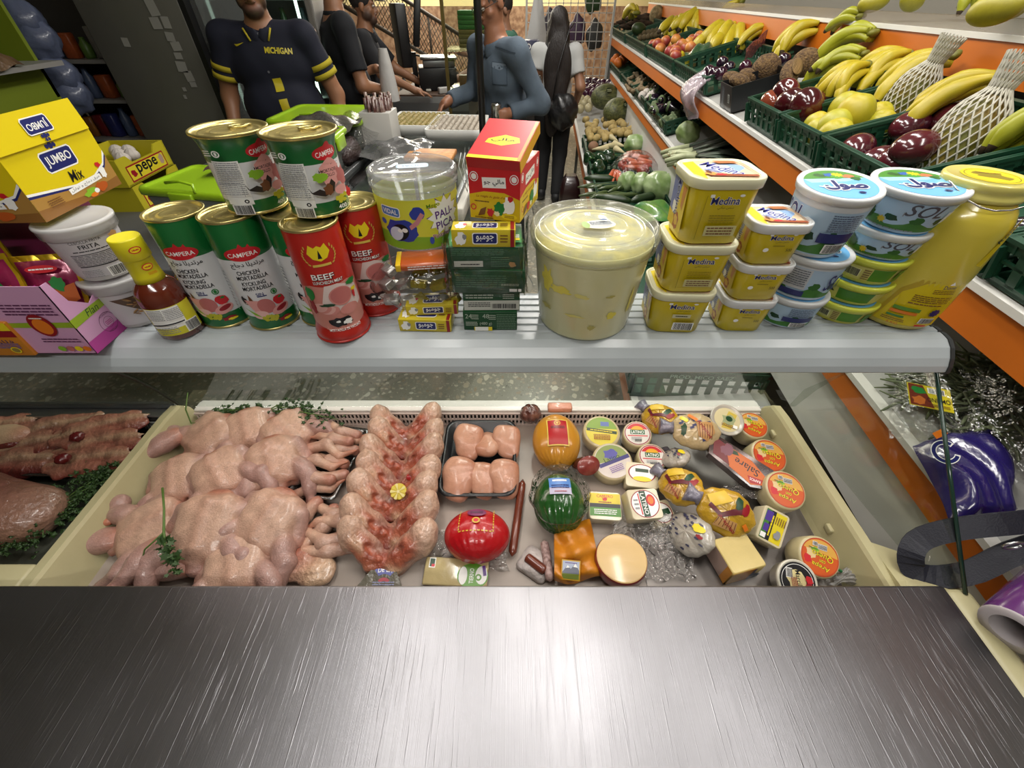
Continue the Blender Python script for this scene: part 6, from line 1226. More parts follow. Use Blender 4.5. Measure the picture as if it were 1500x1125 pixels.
# ---------------------------------------------------------------- the left well: red meat
meatm=mat('meat slices',vc=True,rough=.28,bump=.5,bs=90,var=.4,vs=50,coat=.4)
MP=['#7a332c','#a87560','#5a1f1e','#c2a584','#8a4a3c']
mt=tray('steel_tray','wide steel tray of sliced red meat in the left well','tray',70,668,.845,0,.46,.13,.02,steel2,cr=.06)
rs=random.Random(5);lab5=('at the back left','at the back','at the back right','in the middle left','in the middle','in the middle right','at the front left','at the front','at the front right')
sl=[withmat(organic('meat_slice',[ell((0,0,.006),(.10,.032,.006),(0,2,0)[i]),ell((.03,.012,.008),(.07,.005,.006),3),ell((-.03,-.012,.009),(.06,.008,.005),(i+2) % 3),ell((.04,-.004,.009),(.05,.004,.005),1),ell((-.06,.004,.009),(.03,.004,.005),3),ell((.0,.022,.007),(.08,.008,.006),1)],.0036,MP,k=.005,wob=.0024,wobs=70,colw=.003,seed=i,speck=.2),meatm) for i in range(3)]
k=0
for r_ in range(3):
 for c_ in range(3):
  x=mt.location.x+(-.15+.15*c_)+rs.uniform(-.015,.015);y=mt.location.y+.04-.04*r_
  o=link('meat_slice',sl[k % 3],None,(x,y,.862+.010*(2-r_)+.004*c_),(R(20),R(rs.uniform(-4,4)),R(rs.uniform(4,20))));o.scale=(1.05,1.2,1.2)
  tag(o,'thin slice of marbled red meat '+lab5[k]+' of the wide steel tray','meat','slices of red meat');k += 1
for px,py,lab in ((113,640,'dark red meat rosette on the slices, further back'),(92,672,'dark red meat rosette on the slices, nearer the tray front')):
 p=at(px,py,.905);tag(MB().ell((0,0,0),(.014,.013,.011),0,18,12,lambda q:1+.12*math.sin(11*math.atan2(q.y,q.x))).build('meat_rosette',mat('dark red meat','#5a1416',.3,coat=.4),None,p),lab,'meat')
p=at(12,640,.89);tag(link('meat_piece',withmat(organic('meat_piece',[ell((0,0,.02),(.05,.03,.024),3),ell((.03,.0,.02),(.03,.02,.018),1)],.004,MP,k=.01,wob=.001,speck=.1),skin),None,(p.x,p.y,.875)),'pale fatty piece at the left end of the steel tray','meat')
roast=organic('meat_roast',[ell((0,0,.045),(.145,.062,.052),4),ell((-.03,.012,.07),(.10,.045,.035),2),ell((.05,-.02,.04),(.09,.055,.045),1),ell((.11,-.0,.04),(.05,.05,.035),3)],.0052,['#7a332c','#8d6655','#4f1d1d','#9a7a66','#83584b'],k=.03,wob=.0018,wobs=45,colw=.014,speck=.12,cut=.0)
p=at(-20,742,.88);tag(link('meat_roast',withmat(roast,meatm),None,(p.x,p.y,.836),(0,0,R(-6))),'large dark beef joint in front of the steel tray, in the left well','meat')
parsley('parsley bedding beside the beef joint, along the cream divider',(-.97,.44,.862),[(.1,.11,.02),(.02,.03,.02),(-.02,-.06,.015),(.06,.03,.01),(.1,.06,.014),(.12,.10,.016),(.05,-.05,.01),(.02,-.02,.012),(.09,.0,.012),(.0,-.07,.008)],46,.020,11)
parsley('parsley tuft at the front corner of the steel meat tray',(-.93,.52,.87),[(.02,.01,.008),(.04,.0,.006),(.06,.02,.008),(.0,.012,.008)],26,.014,12)
# ============================================================ fruit and vegetables on the rack
TIERS={'up':(.84,1.246,1.29,1.37),'mid':(.80,.958,1.25,1.08),'low':(.40,.546,.84,.60),'top':(1.29,1.56,1.75,1.58)}
def zt(tier,w):a=TIERS[tier];return a[1]+(a[3]-a[1])*(w-a[0])/(a[2]-a[0])
def on_tier(px,py,tier,h=0.):
 d=ray(px,py)
 def f(t):
  p=Vector((d.x*t,d.y*t,H+d.z*t));return p.z-zt(tier,p.x-KX*p.y)-h
 lo,hi=.2,11.
 t=lo
 while t < hi and f(t) > 0:t += .02
 a,b=t-.02,t
 for _ in range(30):
  m=(a+b)/2
  if f(m) > 0:a=m
  else:b=m
 return Vector((d.x*b,d.y*b,H+d.z*b))
def slope(tier):a=TIERS[tier];return math.atan2(a[3]-a[1],a[2]-a[0])
def tier_mat(tier,y,w,lift=0.):return T(fs(y,w,zt(tier,w)+lift)) @ Rz(RA) @ Matrix.Rotation(-slope(tier),4,'Y')
def ylip(px,tier):
 w,z=TIERS[tier][0],TIERS[tier][1];lo,hi=.1,9.
 for _ in range(50):
  m=(lo+hi)/2;p=fs(m,w,z)
  if 750+F*p.x/depth(p) > px:lo=m
  else:hi=m
 return lo
crg=mat('crate green','#123f2a',.45,coat=.15)
CRD={}
def crate_mesh(d,l,h):
 k=(round(d,3),round(l,3),round(h,3))
 if k in CRD:return CRD[k]
 b=MB();e=.006;b.box((d/2,0,.004),(d,l,.006))
 def side(axis,pos,ln):
  n=max(3,int(ln/.045));pt=ln/n
  def bx(c,cz,sl,sz,th=e):
   c3=(pos,c,cz) if axis == 'x' else (pos+0,cz,0)
   if axis == 'x':b.box((pos,c,cz),(th,sl,sz))
   else:b.box((d/2+c,pos,cz),(sl,th,sz))
  bx(0,h*.08,ln,h*.16);bx(0,h*.86,ln,h*.28);bx(0,h*.5,ln,h*.06)
  bx(0,h-.004,ln+.004,.008,e*2.2)
  for i in range(n+1):bx(-ln/2+i*pt,h*.45,pt*.42,h*.7)
  for i in range(n):bx(-ln/2+(i+.5)*pt,h*.86,.004,h*.26,e*1.7)
 side('x',e/2,l);side('x',d-e/2,l);side('y',-l/2+e/2,d);side('y',l/2-e/2,d)
 CRD[k]=b.mesh('crate',crg);return CRD[k]
def crate(label,tier,y0,y1,w0=.012,d=.40,h=.085,group='green crates'):
 me=crate_mesh(d,(y1-y0)*.985,h);o=link('crate',me);w=TIERS[tier][0]+w0
 o.matrix_world=tier_mat(tier,(y0+y1)/2,w,.004);return tag(o,label,'crate',group)
yl_=lambda px:ylip(px,'up')
YS=[yl_(p) for p in (898,925,955,990,1034)]
crate('green crate of dark root vegetables at the far end of the upper shelf','up',yl_(914),yl_(895))
crate('green crate of avocado and kiwi on the far upper shelf','up',yl_(944),yl_(915))
crate('green crate of peaches on the upper shelf','up',yl_(984),yl_(945))
crate('green crate with yellow fruit and a green bag on the upper shelf','up',yl_(1030),yl_(985))
crate('green crate of dark red apples on the upper shelf','up',yl_(1131),yl_(1088),h=.095)
crate('green crate of big yellow fruit on the upper shelf','up',yl_(1186),yl_(1133),h=.095)
crate('green crate of mangoes on the upper shelf','up',yl_(1290),yl_(1188),h=.095)
crate('green crate on the upper shelf right behind the big yellow jar','up',yl_(1425),yl_(1294),h=.09)
crate('green crate of dark vegetables at the near end of the upper shelf','up',.20,yl_(1428),h=.09)
def lump(name,r,m,f=None,n=24,k=14):return MB().ell((0,0,0),r,0,n,k,f).mesh(name,m)
def put(me,name,pos,label,cat,group=None,rot=None,sc=1.,rs=random):
 o=link(name,me,None,pos,rot if rot else (rs.uniform(-.6,.6),rs.uniform(-.6,.6),rs.uniform(0,6.28)))
 o.scale=(sc,)*3 if not hasattr(sc,'__len__') else sc
 return tag(o,label,cat,group)
def dimple(q):return 1-.14*math.exp(-((q.x ** 2+q.y ** 2)/.06))*(1 if q.z > 0 else .6)
RS=random.Random(21)
_ot=on_tier
def on_tier(px,py,tier,h=0.,minw=None):
 p=_ot(px,py,tier,h)
 if minw is not None:
  w=p.x-KX*p.y;lo_=TIERS[tier][0]+minw
  if w < lo_:p.x += lo_-w;p.z=zt(tier,lo_)+h
 return p
 # bananas ----------------------------------------------------------------
banm=[mat('banana yellow','#b5a01c',.42,var=.35,vs=30,col2='#8f8f1e'),mat('banana green','#9a9a22',.42,var=.35,vs=30,col2='#7c8a20')]
tipm=mat('banana tip','#3b2c18',.7)
def banana_mesh(bend,L,k):
 b=MB();n=14;pts=[];rad=[]
 for i in range(n+1):
  f=i/n;a=bend*(f-.15)
  pts.append((-L*f*(1-.08*f*bend),0,L*(.42*bend*f*(1-f)*1.6)-.16*L*bend*f*f));rad.append(.0205*(.38 if f < .04 else min(1,.42+1.9*(f-.04)) if f < .34 else 1. if f < .8 else max(.22,1-3.6*(f-.8))))
 P=[Vector(p) for p in pts];rings=[]
 for i,p in enumerate(P):
  t=(P[min(i+1,n)]-P[max(i-1,0)]).normalized();a=Vector((0,1,0));c=t.cross(a).normalized()
  rings.append([p+(a*math.cos(2*PI*j/15)+c*math.sin(2*PI*j/15))*rad[i]*(1+.05*math.cos(5*2*PI*j/15)) for j in range(15)])
 b.rings(rings,0,True,True,True,mis=[0]*(n-1)+[1]);return b.mesh('banana',[banm[k],tipm])
bmz=[[banana_mesh(1.0,.18,k),banana_mesh(.75,.19,k),banana_mesh(1.2,.165,k)] for k in (0,1)]
def bunch(label,crown,tip,n,h=.05,hc=.12,k=0,tier='up',spread=.30,layers=2):
 c=on_tier(*crown,tier,hc);e=on_tier(*tip,tier,h);d=c-e;L=d.length;s=min(max(L/.18,.9),1.7)
 c=e+d.normalized()*.18*s
 t=thing('banana_bunch',label,'bananas',c,0,'banana bunches on the rack');t.scale=(s,)*3
 X=d.normalized();Y=Vector((0,0,1)).cross(X).normalized();Z=X.cross(Y);t.rotation_euler=Matrix((X,Y,Z)).transposed().to_euler()
 MB().ell((.006,0,0),(.018,.026,.012),0,14,8).build('crown',mat('banana crown','#7a7a22',.6,var=.5,vs=40,col2='#4a3c1c'),t)
 for i in range(n):
  ly=i % layers;m=n // layers+(1 if ly < n % layers else 0);j=i // layers;f=(j-(m-1)/2)
  o=link('banana',bmz[k][(i*2+n) % 3],t,(0,f*.019,.012-.028*ly),(R(f*16+RS.uniform(-6,6)),R(RS.uniform(-5,5)+9*ly),-f*spread*.62-(m-1)*.0+RS.uniform(-.06,.06)))
 return t
for a in (
('far banana bunch standing beside the brown netted fruit, at the far end',(1012,2),(986,50),7,.05,.16,0),
('banana bunch behind the peaches, third bunch from the far end',(1046,6),(1008,48),9,.05,.15,0),
('banana bunch leaning over the peaches beside the orange panel',(1086,4),(1050,40),8,.05,.17,0),
('banana bunch lying between the peaches and the green bag',(1085,30),(1040,72),8,.04,.10,0),
('banana bunch with a sticker behind the plums',(1080,34),(1062,76),6,.04,.12,0),
('banana bunch behind the dark plums, left of the coconuts',(1124,40),(1078,72),7,.05,.12,0),
('large banana bunch arching above the coconuts',(1200,38),(1125,84),8,.08,.16,0),
('curved banana on the edge of the orange panel behind the coconuts',(1252,28),(1208,48),2,.16,.20,1),
('banana bunch above the green bunch, beside the orange panel',(1276,50),(1196,84),6,.11,.17,1),
('short green banana bunch in the middle of the pile behind the apples',(1262,80),(1192,106),8,.09,.13,1),
('green banana bunch reaching towards the dark red apples',(1250,92),(1172,124),5,.05,.11,1),
('banana bunch right of the apples, fanned downwards',(1264,98),(1198,148),8,.05,.12,0),
('banana bunch behind the big yellow fruit',(1330,80),(1236,132),8,.05,.12,0),
('large banana bunch left of the first netted melon',(1392,84),(1270,148),7,.06,.15,0),
('banana bunch between the two netted melons',(1464,118),(1318,178),7,.07,.15,0),
('banana bunch at the right picture edge beside the second netted melon',(1545,176),(1440,222),6,.07,.14,1),
('lowest banana bunch at the right edge above the big yellow jar',(1560,205),(1448,244),5,.04,.09,1),
):bunch(*a)
bunch('small banana bunch on top of the dark roots at the far end',(948,14),(918,24),3,.20,.24,0)
# peaches, apples, yellow fruit, mangoes
def vcolored(me,fn):
 at_=me.color_attributes.new('Col','FLOAT_COLOR','POINT')
 for i,v in enumerate(me.vertices):at_.data[i].color=(*fn(v.co),1)
 return me
def mixc(a,b,f):a,b=lin(a),lin(b);f=min(max(f,0),1);return tuple(x+(y-x)*f for x,y in zip(a,b))
fr=mat('fruit skin',vc=True,rough=.45,var=.2,vs=60);frs=mat('shiny fruit',vc=True,rough=.16,coat=.6,var=.25,vs=60)
peach=vcolored(lump('peach',(.038,.038,.035),fr,dimple),lambda c:mixc('#c98a3a','#8e2f2c',.5+14*c.x+8*c.y))
apple=vcolored(lump('red_apple',(.043,.043,.040),frs,dimple),lambda c:mixc('#3a0c12','#6b2420',.35+10*c.x))
appl2=vcolored(lump('red_apple',(.043,.043,.040),frs,dimple),lambda c:mixc('#7a3a26','#5a1c18',.4+12*c.x))
yfr=vcolored(lump('yellow_fruit',(.044,.044,.046),fr,lambda q:dimple(q)*(1+.015*math.sin(3*math.atan2(q.y,q.x)))),lambda c:mixc('#b5a21c','#a3a024',.5+12*c.x))
mango=vcolored(lump('mango',(.062,.046,.042),frs,lambda q:1+.10*q.x),lambda c:mixc('#3c1220','#5c1e22',.5+10*c.y))
mang2=vcolored(lump('mango',(.062,.046,.042),frs,lambda q:1+.10*q.x),lambda c:mixc('#2c1a1c','#561a22',.5+10*c.z))
stalk=mat('stalk brown','#3a2a18',.7)
pk=[(1014,58),(1003,70),(1012,70),(970,66),(988,72),(998,66),(1016,62),(955,66),(962,64),(968,72),(958,74),(975,60),(984,66),(981,76),(990,58),(996,56),(1008,63),(1024,54),(1022,66),(985,84),(972,82)]
for i,(px,py) in enumerate(pk):put(peach,'peach',on_tier(px,py,'up',.055+.02*(i % 3),minw=0.05),'ripe peach in the heap of peaches on the upper shelf','peach','peaches',sc=1.0,rs=RS)
for i,(px,py,lab) in enumerate(((996,84,'pale yellow-green fruit at the front corner beside the peaches, further back'),(1003,93,'pale yellow-green fruit at the front corner beside the peaches, nearer the shelf edge'))):put(yfr,'yellow_fruit',on_tier(px,py,'up',.05,minw=0.056),lab,'fruit','yellow fruit',sc=.8,rs=RS)
al=('brown-red apple at the front left of its crate','dark red apple at the back of its crate, touching the coconut','shiny dark red apple in the middle of its crate','large shiny dark red apple at the right of its crate','red apple low at the front edge of its crate','dark apple deep at the back right of its crate')
for i,(px,py,h,s,r_) in enumerate(((1116,155,.075,1.1,(.3,.2,0)),(1150,136,.10,1.15,(.6,-.3,0)),(1154,153,.095,1.2,(-.5,.4,1)),(1180,156,.095,1.35,(.2,.9,0)),(1131,175,.055,.95,(.2,.1,2)),(1190,150,.05,1.,(0,0,0)))):
 put(appl2 if i == 0 else apple,'red_apple',on_tier(px,py,'up',h,minw=0.056),al[i],'apple','dark red apples',r_,s)
yn=('front left of its crate','front edge in the middle of its crate, the biggest','second row on the left','second row in the middle','back right, highest of the heap','behind the highest one','right side under the banana tips','right side near the crate wall','low in the right front corner')
for i,(px,py,h,s) in enumerate(((1168,202,.06,.95),(1206,206,.065,1.15),(1196,184,.06,.9),(1222,186,.075,1.1),(1252,166,.095,1.2),(1238,160,.08,1.1),(1284,172,.06,.95),(1288,184,.055,.95),(1262,196,.04,.9))):
 o=put(yfr,'yellow_fruit',on_tier(px,py,'up',h,minw=0.056),'big yellow fruit, '+yn[i],'fruit','yellow fruit',sc=s,rs=RS)
mn=('mango at the front left corner against the white tub lids','dark mango below the first netted melon','dark mango with a scar on its side, in the middle of the crate','red mango low behind the white tub lid','red mango low beside the front left one','dark mango between the two netted melons','dark mango at the back beneath the bananas','red mango near the crate wall under the scarred one')
for i,(px,py,h,rz) in enumerate(((1238,224,.06,.7),(1330,186,.075,.3),(1336,218,.08,.2),(1310,236,.05,.4),(1285,236,.045,.1),(1392,178,.07,.6),(1425,152,.05,.3),(1372,212,.05,.3))):
 put((mango,mang2)[i in (2,5,6)],'mango',on_tier(px,py,'up',h,minw=0.06),mn[i],'mango','mangoes',(.1,-.2,rz),(.92,.9,.98,.9,.85,.98,.95,.85)[i])
 # melons in foam nets
netm=mat('foam net','#b5b2a4',.7);melm=mat('papaya skin','#6d6f24',.5,var=.5,vs=18,col2='#a0702c')
def netted(label,px,py,h,tip,sc):
 c=on_tier(px,py,'up',h);e=on_tier(*tip,'up',h+.10);X=(e-c).normalized()
 t=thing('netted_papaya',label,'papaya',c,0,'papayas in foam nets');t.scale=(sc,)*3
 Y=Vector((0,0,1)).cross(X).normalized();t.rotation_euler=Matrix((X,Y,X.cross(Y))).transposed().to_euler()
 rad=lambda s:.062*math.sqrt(max(0.,1-((s+.02)/(.105 if s < 0 else .12)) ** 2)) if-.12 < s < .1 else .0
 MB().ell((-.015,0,0),(.105,.062,.062),0,32,20,lambda q:1-.06*q.x).build('fruit',melm,t)
 def R_(s):return max(.022+.012*max(0,(s-.10)/.06),math.sqrt(max(0,1-((s+.015)/.108) ** 2))*.064+.002) if s >-.11 else .012
 b=MB();N=22;ns=17;P=lambda i,j:(lambda s,a:Vector((s,R_(s)*math.cos(a),R_(s)*math.sin(a))))(-.115+.275*i/ns,2*PI*(j+.5*(i % 2))/N)
 for i in range(ns):
  for j in range(N):
   a=P(i,j);c1=P(i+1,j-(0 if i % 2 else 1));c2=P(i+1,j+(1 if i % 2 else 0))
   b.tube([a,c1],.0023,4,cap=False);b.tube([a,c2],.0023,4,cap=False)
 b.build('foam_net',netm,t)
netted('papaya in a white foam net between banana bunches, further from the jar',1332,142,.08,(1376,82),.95)
netted('papaya in a white foam net right above the big yellow jar',1412,200,.08,(1470,124),1.05)
# coconuts, plums, box and bag
ccm=mat('coconut husk','#4f3a26',.9,var=.7,vs=90,col2='#85683f',bump=1.,bs=160)
put(lump('coconut',(.062,.056,.056),ccm,lambda q:1+.03*math.sin(9*q.z)*math.sin(7*q.x)),'coconut',on_tier(1122,100,'up',.10),'round brown hairy coconut beside the black box','coconut','brown fruits',(0,0,0))
put(lump('coconut',(.055,.05,.05),ccm),'coconut',on_tier(1180,92,'up',.11),'brown hairy coconut behind the cut one','coconut','brown fruits',(0,0,0),1.05)
p=on_tier(1158,106,'up',.11);t=thing('cut_husk','long brown husk with a pale cut face beside the round coconut','husk',p,R(60),rx=R(35),ry=R(-20))
MB().ell((0,0,0),(.075,.04,.035),0,28,16,lambda q:1-.05*max(q.z,0)).build('husk',ccm,t);MB().ell((0,0,.030),(.058,.026,.006),0,28,8).build('cut_face',mat('husk fibre','#86683c',.8,var=.7,vs=20,col2='#54401f',bump=.6,bs=60,stretch=(.3,3,1)),t)
plum=vcolored(lump('plum',(.026,.026,.027),frs,dimple),lambda c:mixc('#1d1020','#3a1226',.5+20*c.x))
for i,(px,py,lab) in enumerate(((1038,105,'dark plum at the left of the plums, above the clear bag'),(1058,92,'blue-black plum at the top of the plums'),(1046,108,'dark plum in the middle of the plums'),(1056,108,'dark plum in front under the film'),(1092,98,'dark plum next to the coconut'),(1068,100,'dark plum behind the black box'),(1148,88,'dark plum between the two coconuts'))):put(plum,'plum',on_tier(px,py,'up',.09),lab,'plum','dark plums',sc=1.15,rs=RS)
M4=tier_mat('up',yl_(1058),.85,.004);o=link('fruit_box',None);bpy.data.objects.remove(o) if False else None
t=thing('fruit_box','black open cardboard box at the shelf edge in front of the coconuts','box',(0,0,0));t.matrix_world=M4
b=MB();W_,L_,H_=.24,.16,.10;e=.004
b.box((W_/2,0,e/2),(W_,L_,e));b.box((e/2,0,H_/2),(e,L_,H_));b.box((W_-e/2,0,H_/2),(e,L_,H_));b.box((W_/2,-L_/2,H_/2),(W_,e,H_));b.box((W_/2,L_/2,H_/2),(W_,e,H_));b.build('box',mat('black card','#17181a',.35,coat=.2),t)
a=Art();a.rect(.045,.05,.026,.034,ink('#a5a9a6'));a.small(.045,.05,.018,.024,4,BLACK,3);a.put('sticker',on_plane((0,0,0),(0,-1,0),(0,0,1)),t,off=.001);a=Art();a.poly([(-.07,.0),(-.02,.0),(-.02,.08),(-.05,.09)],ink('#4a5054'));a.small(-.04,.045,.06,.016,2,ink('#8a9094'),5,R(80));a.put('print',on_plane((0,0,0),(0,-1,0),(0,0,1)),t)
dh=lump('dried_husk',(.06,.045,.03),ccm)
for px,py,lab in ((1084,120,'flat brown husk lying inside the black box, at its front'),(1098,112,'flat brown husk inside the black box, towards the coconut'),(1074,116,'flat brown husk inside the black box, under the clear bag')):put(dh,'dried_husk',on_tier(px,py,'up',.085),lab,'husk','dried husks',(.2,.2,.5))
bag=glassy('pinkish bag',(.93,.9,.92),.18,1.3,bump=.6,bs=40,milk=.38,milkcol=(.5,.42,.46))
q=on_tier(1030,118,'up',.06)
def hangbag(u,v):
 a=2*PI*u;r=.066*(1+.16*math.sin(5*a+4*v))*(.75+.5*v);w=TIERS['up'][0]-.015-.055*math.sin(PI*min(v*1.1,1))+.03*math.cos(a)+.05*(1-v) ** 3
 return fs(q.y-.02+1.5*r*math.sin(a),w,1.345-.19*v+.012*math.sin(3*a))
tag(sheet('plastic_bag',hangbag,40,16,bag),'clear pinkish plastic bag hanging over the white shelf edge','bag')
gb=on_tier(1025,82,'up',.06)
def gbag(u,v):return gb+Vector((-.08+.19*u,.10-.17*v+.03*u,.05*math.sin(PI*u)*math.sin(PI*v)+.03*u+.008*math.sin(13*u+9*v)))
tag(sheet('produce_bag',gbag,18,18,mat('green film','#1f3f22',.25,coat=.7,bump=.5,bs=30,var=.5,vs=14,col2='#5a6a52')),'shiny dark green produce bag between the peaches and the plums','bag')
rb=on_tier(1108,72,'up',.10)
tag(sheet('produce_bag',lambda u,v:rb+Vector((-.10+.2*u,-.12+.26*u+.02*v,-.05+.05*v+.06*u+.01*math.sin(11*u+7*v)+.03*math.sin(PI*v))),18,12,glassy('dull red film',(.75,.6,.62),.2,1.2,bump=.6,bs=35,milk=.55,milkcol=(.25,.09,.10))),'reddish translucent bag lying above the plums, under the bananas','bag')
# far roots, avocado, kiwis, netted bag
rootm=mat('dark root','#33261c',.8,var=.6,vs=30,col2='#5e4a38',bump=.6,bs=60)
rl=('top','second from the top','third','left','right','lowest left','lowest right','front')
for i,(px,py,h) in enumerate(((940,26,.12),(925,30,.10),(945,34,.09),(915,34,.08),(952,24,.10),(905,38,.06),(920,40,.06),(930,36,.07))):
 p=on_tier(px,py,'up',h);b=MB();b.tube([(-.12,0,0),(-.06,.006,.004),(0,.01,0),(.08,0,.004),(.12,-.01,0)],[.006,.024,.028,.022,.006],10);o=b.build('cassava_root',rootm,None,p,(0,.1,R(12+9*(i % 3))));tag(o,'dark brown root in the heap at the far end, '+rl[i],'root vegetable','dark roots')
put(lump('avocado',(.085,.058,.055),mat('avocado skin','#2e3f1c',.45,var=.5,vs=25),lambda q:1-.12*q.x),'avocado',on_tier(937,43,'up',.09),'large dark green avocado on the far upper shelf','avocado',None,(0,.2,.4))
put(lump('netted_fruit',(.07,.06,.075),mat('netted brown','#6a5a3a',.8,var=.8,vs=28,col2='#a8946a',bump=.8,bs=50)),'netted_fruit',on_tier(962,22,'up',.11),'brown netted round fruit left of the far bananas','fruit',None,(0,0,0),1.15)
kiwi=lump('kiwi',(.033,.026,.026),mat('kiwi skin','#54462a',.85,var=.5,vs=60))
for i in range(12):put(kiwi,'kiwi',on_tier(938+(i % 6)*6,56-(i // 6)*6-(i % 6)*1.2,'up',.05),'small brown kiwi in the heap behind the peaches','kiwi','kiwis',rs=RS)
# dark vegetables near the jar
aub=vcolored(lump('aubergine',(.085,.038,.036),frs,lambda q:1-.3*max(0,q.x) ** 2),lambda c:mixc('#100b14','#241428',.5+10*c.y))
for i,(px,py,lab) in enumerate(((1480,372,'dark aubergine in the near crate, at the picture edge'),(1494,398,'dark aubergine in the near crate, nearest the counter'),(1500,350,'dark aubergine at the back of the near crate'))):put(aub,'aubergine',on_tier(px,py,'up',.06,minw=0.07),lab,'aubergine','near aubergines',(0,0,.4+i),.9)
# top tier
yp=vcolored(lump('papaya',(.10,.062,.06),fr,lambda q:1-.16*q.x),lambda c:mixc('#8d8a20','#a89a2a',.5+6*c.z))
for i,(px,py,h,rz,lab) in enumerate(((1276,4,.06,2.9,'green-yellow papaya on the top shelf, left one'),(1338,2,.06,.4,'yellow papaya on the top shelf in the middle'),(1452,14,.07,2.0,'pear-shaped yellow papaya on the top shelf'),(1486,6,.07,1.,'yellow papaya at the right edge of the top shelf'))):put(yp,'papaya',on_tier(px,py,'top',h),lab,'papaya','papayas on the top shelf',(0,.2,rz),.55)
bunch('yellow bananas hanging at the top shelf edge between the papayas',(1420,-22),(1424,16),4,.03,.10,1,'top')
# ---------------------------------------------------------------- middle shelf
ym=lambda px:ylip(px,'mid')
for a,b,lab in ((908,893,'green crate of oranges at the far end of the middle shelf'),(925,909,'green crate of ginger on the middle shelf'),(944,926,'green crate of garlic on the middle shelf'),(972,945,'green crate of aubergines on the middle shelf')):crate(lab,'mid',ym(a),ym(b),h=.08,d=.36,group='green crates on the middle shelf')
orr=lump('orange',(.036,.036,.035),mat('orange peel','#c4651a',.5,bump=.2,bs=300),dimple)
for i,(px,py) in enumerate(((900,90),(906,92),(912,88),(916,84),(903,86))):put(orr,'orange',on_tier(px,py,'mid',.075),'orange in the small heap at the far end of the middle shelf','orange','oranges',sc=1.5,rs=RS)
gin=[withmat(organic('ginger_root',[cap((-.04,0,0),(.03,.01,0),.014,.013,0),cap((0,0,0),(.012,.035,.006),.011,.010,0),cap((.03,.01,0),(.05,-.02,.004),.010,.009,0),cap((-.03,0,0),(-.045,-.025,0),.011,.008,0)],.005,['#8d7a5c'],k=.012,wob=.001,speck=.3),mat('ginger skin',vc=True,rough=.8,var=.4,vs=60))]
for i in range(14):put(gin[0],'ginger_root',on_tier(925+(i % 5)*9,132-(i // 5)*9-(i % 5)*1.2,'mid',.07),'knobbly beige ginger root in the heap on the middle shelf','ginger','ginger roots',sc=1.3,rs=RS)
gar=lump('garlic_bulb',(.026,.026,.022),mat('garlic skin','#b8b0a8',.6),lambda q:1+.06*math.sin(8*math.atan2(q.y,q.x))+(.5*max(0,q.z-.8)))
for i,(px,py) in enumerate(((941,140),(947,136),(953,141),(959,136),(964,131),(950,145))):put(gar,'garlic_bulb',on_tier(px,py,'mid',.075),'white garlic bulb in the heap beside the aubergines','garlic','garlic bulbs',sc=1.3,rs=RS)
cal=mat('calyx green','#4a5a34',.7)
for i in range(18):
 px,py=962+(i % 6)*9+RS.uniform(-3,3),160-(i // 6)*13-(i % 6)*1+RS.uniform(-3,3);p=on_tier(px,py,'mid',.07+.02*(i % 2))
 t=thing('aubergine','dark glossy aubergine in the heap on the middle shelf','aubergine',p,RS.uniform(-.5,1.2),'aubergines',RS.uniform(-.3,.3),RS.uniform(-.3,.3));link('fruit',aub,t)
 if i == 0:cm_=MB().lathe([(.001,.012),(.006,.012),(.008,0),(.03,-.012),(.034,-.022)],10,cap0=False,cap1=False).mesh('calyx',cal)
 link('calyx',cm_,t,(-.078,0,0),(0,R(-90),0))
art_=withmat(organic('artichoke',[ell((0,0,0),(.03,.03,.03),0)]+[ell((.026*math.cos(a)*c,.026*math.sin(a)*c,z),(.013,.013,.018),1,(0,0,a)) for z,c in ((-.01,1),(.012,.8)) for a in [i*1.05+z*40 for i in range(6)]],.004,['#4a5a3a','#5d6b48'],k=.004,cut=None),mat('artichoke',vc=True,rough=.7))
for i,(px,py) in enumerate(((960,155),(968,168),(978,163),(973,178),(984,176),(990,168))):put(art_,'artichoke',on_tier(px,py,'mid',.06),'small green artichoke in front of the aubergines','artichoke','artichokes',sc=1.0,rs=RS)
cabm=mat('cabbage green','#6d8248',.5,var=.6,vs=9,col2='#9aa878',bump=.3,bs=25)
def leaf_ball(q):return 1+.035*math.sin(4*math.atan2(q.y,q.x)+5*q.z)+.02*math.sin(11*q.z+3*q.x)
cab=MB().ell((0,0,0),(.085,.085,.07),0,40,24,leaf_ball).mesh('cabbage',cabm)
put(cab,'cabbage',on_tier(1008,194,'mid',.075),'pale green cabbage on the middle shelf, on the leeks','cabbage',None,(.2,.1,.4),.82)
lk=[mat('leek leaf','#26382a',.5,var=.5,vs=20,col2='#4c5c46'),mat('leek white','#a9b08a',.5)]
ll=('at the top','second from the top','third from the top','fourth','in the middle','with its white end pointing at the carrots','near the front','at the front','lowest')
for i in range(9):
 e=on_tier(968+3*i,224+(i % 4)*6,'mid',.03+.014*(i % 3));w0=on_tier(1085+4*i,196+6*i,'mid',.06+.012*(i % 3));d=(w0-e);L=.52;d=d.normalized()*L
 t=thing('leek','long dark leek lying across the middle shelf, '+ll[i],'leek',e,0,'leeks')
 MB().tube([(0,0,0),d*.12+Vector((0,0,.004)),d*.3],[.011,.013,.014],10).build('shank',lk[1],t)
 b=MB()
 for k in (-1,0,1,2):b.tube([d*.28,d*.6+Vector((.012*k,.02*k,.014)),d+Vector((.02*k,.045*k,-.01+.006*k))],[.012,.013,.004],8,flat=.35)
 b.build('leaves',lk[0],t)
 if i == 5:t5=t
b=MB()
for i in range(40):v=Vector((RS.gauss(0,1),RS.gauss(0,1),RS.gauss(0,.5))).normalized();b.tube([(0,0,0),v*.02+Vector((0,0,-.004)),v*.04],[.0008,.0007,.0004],4)
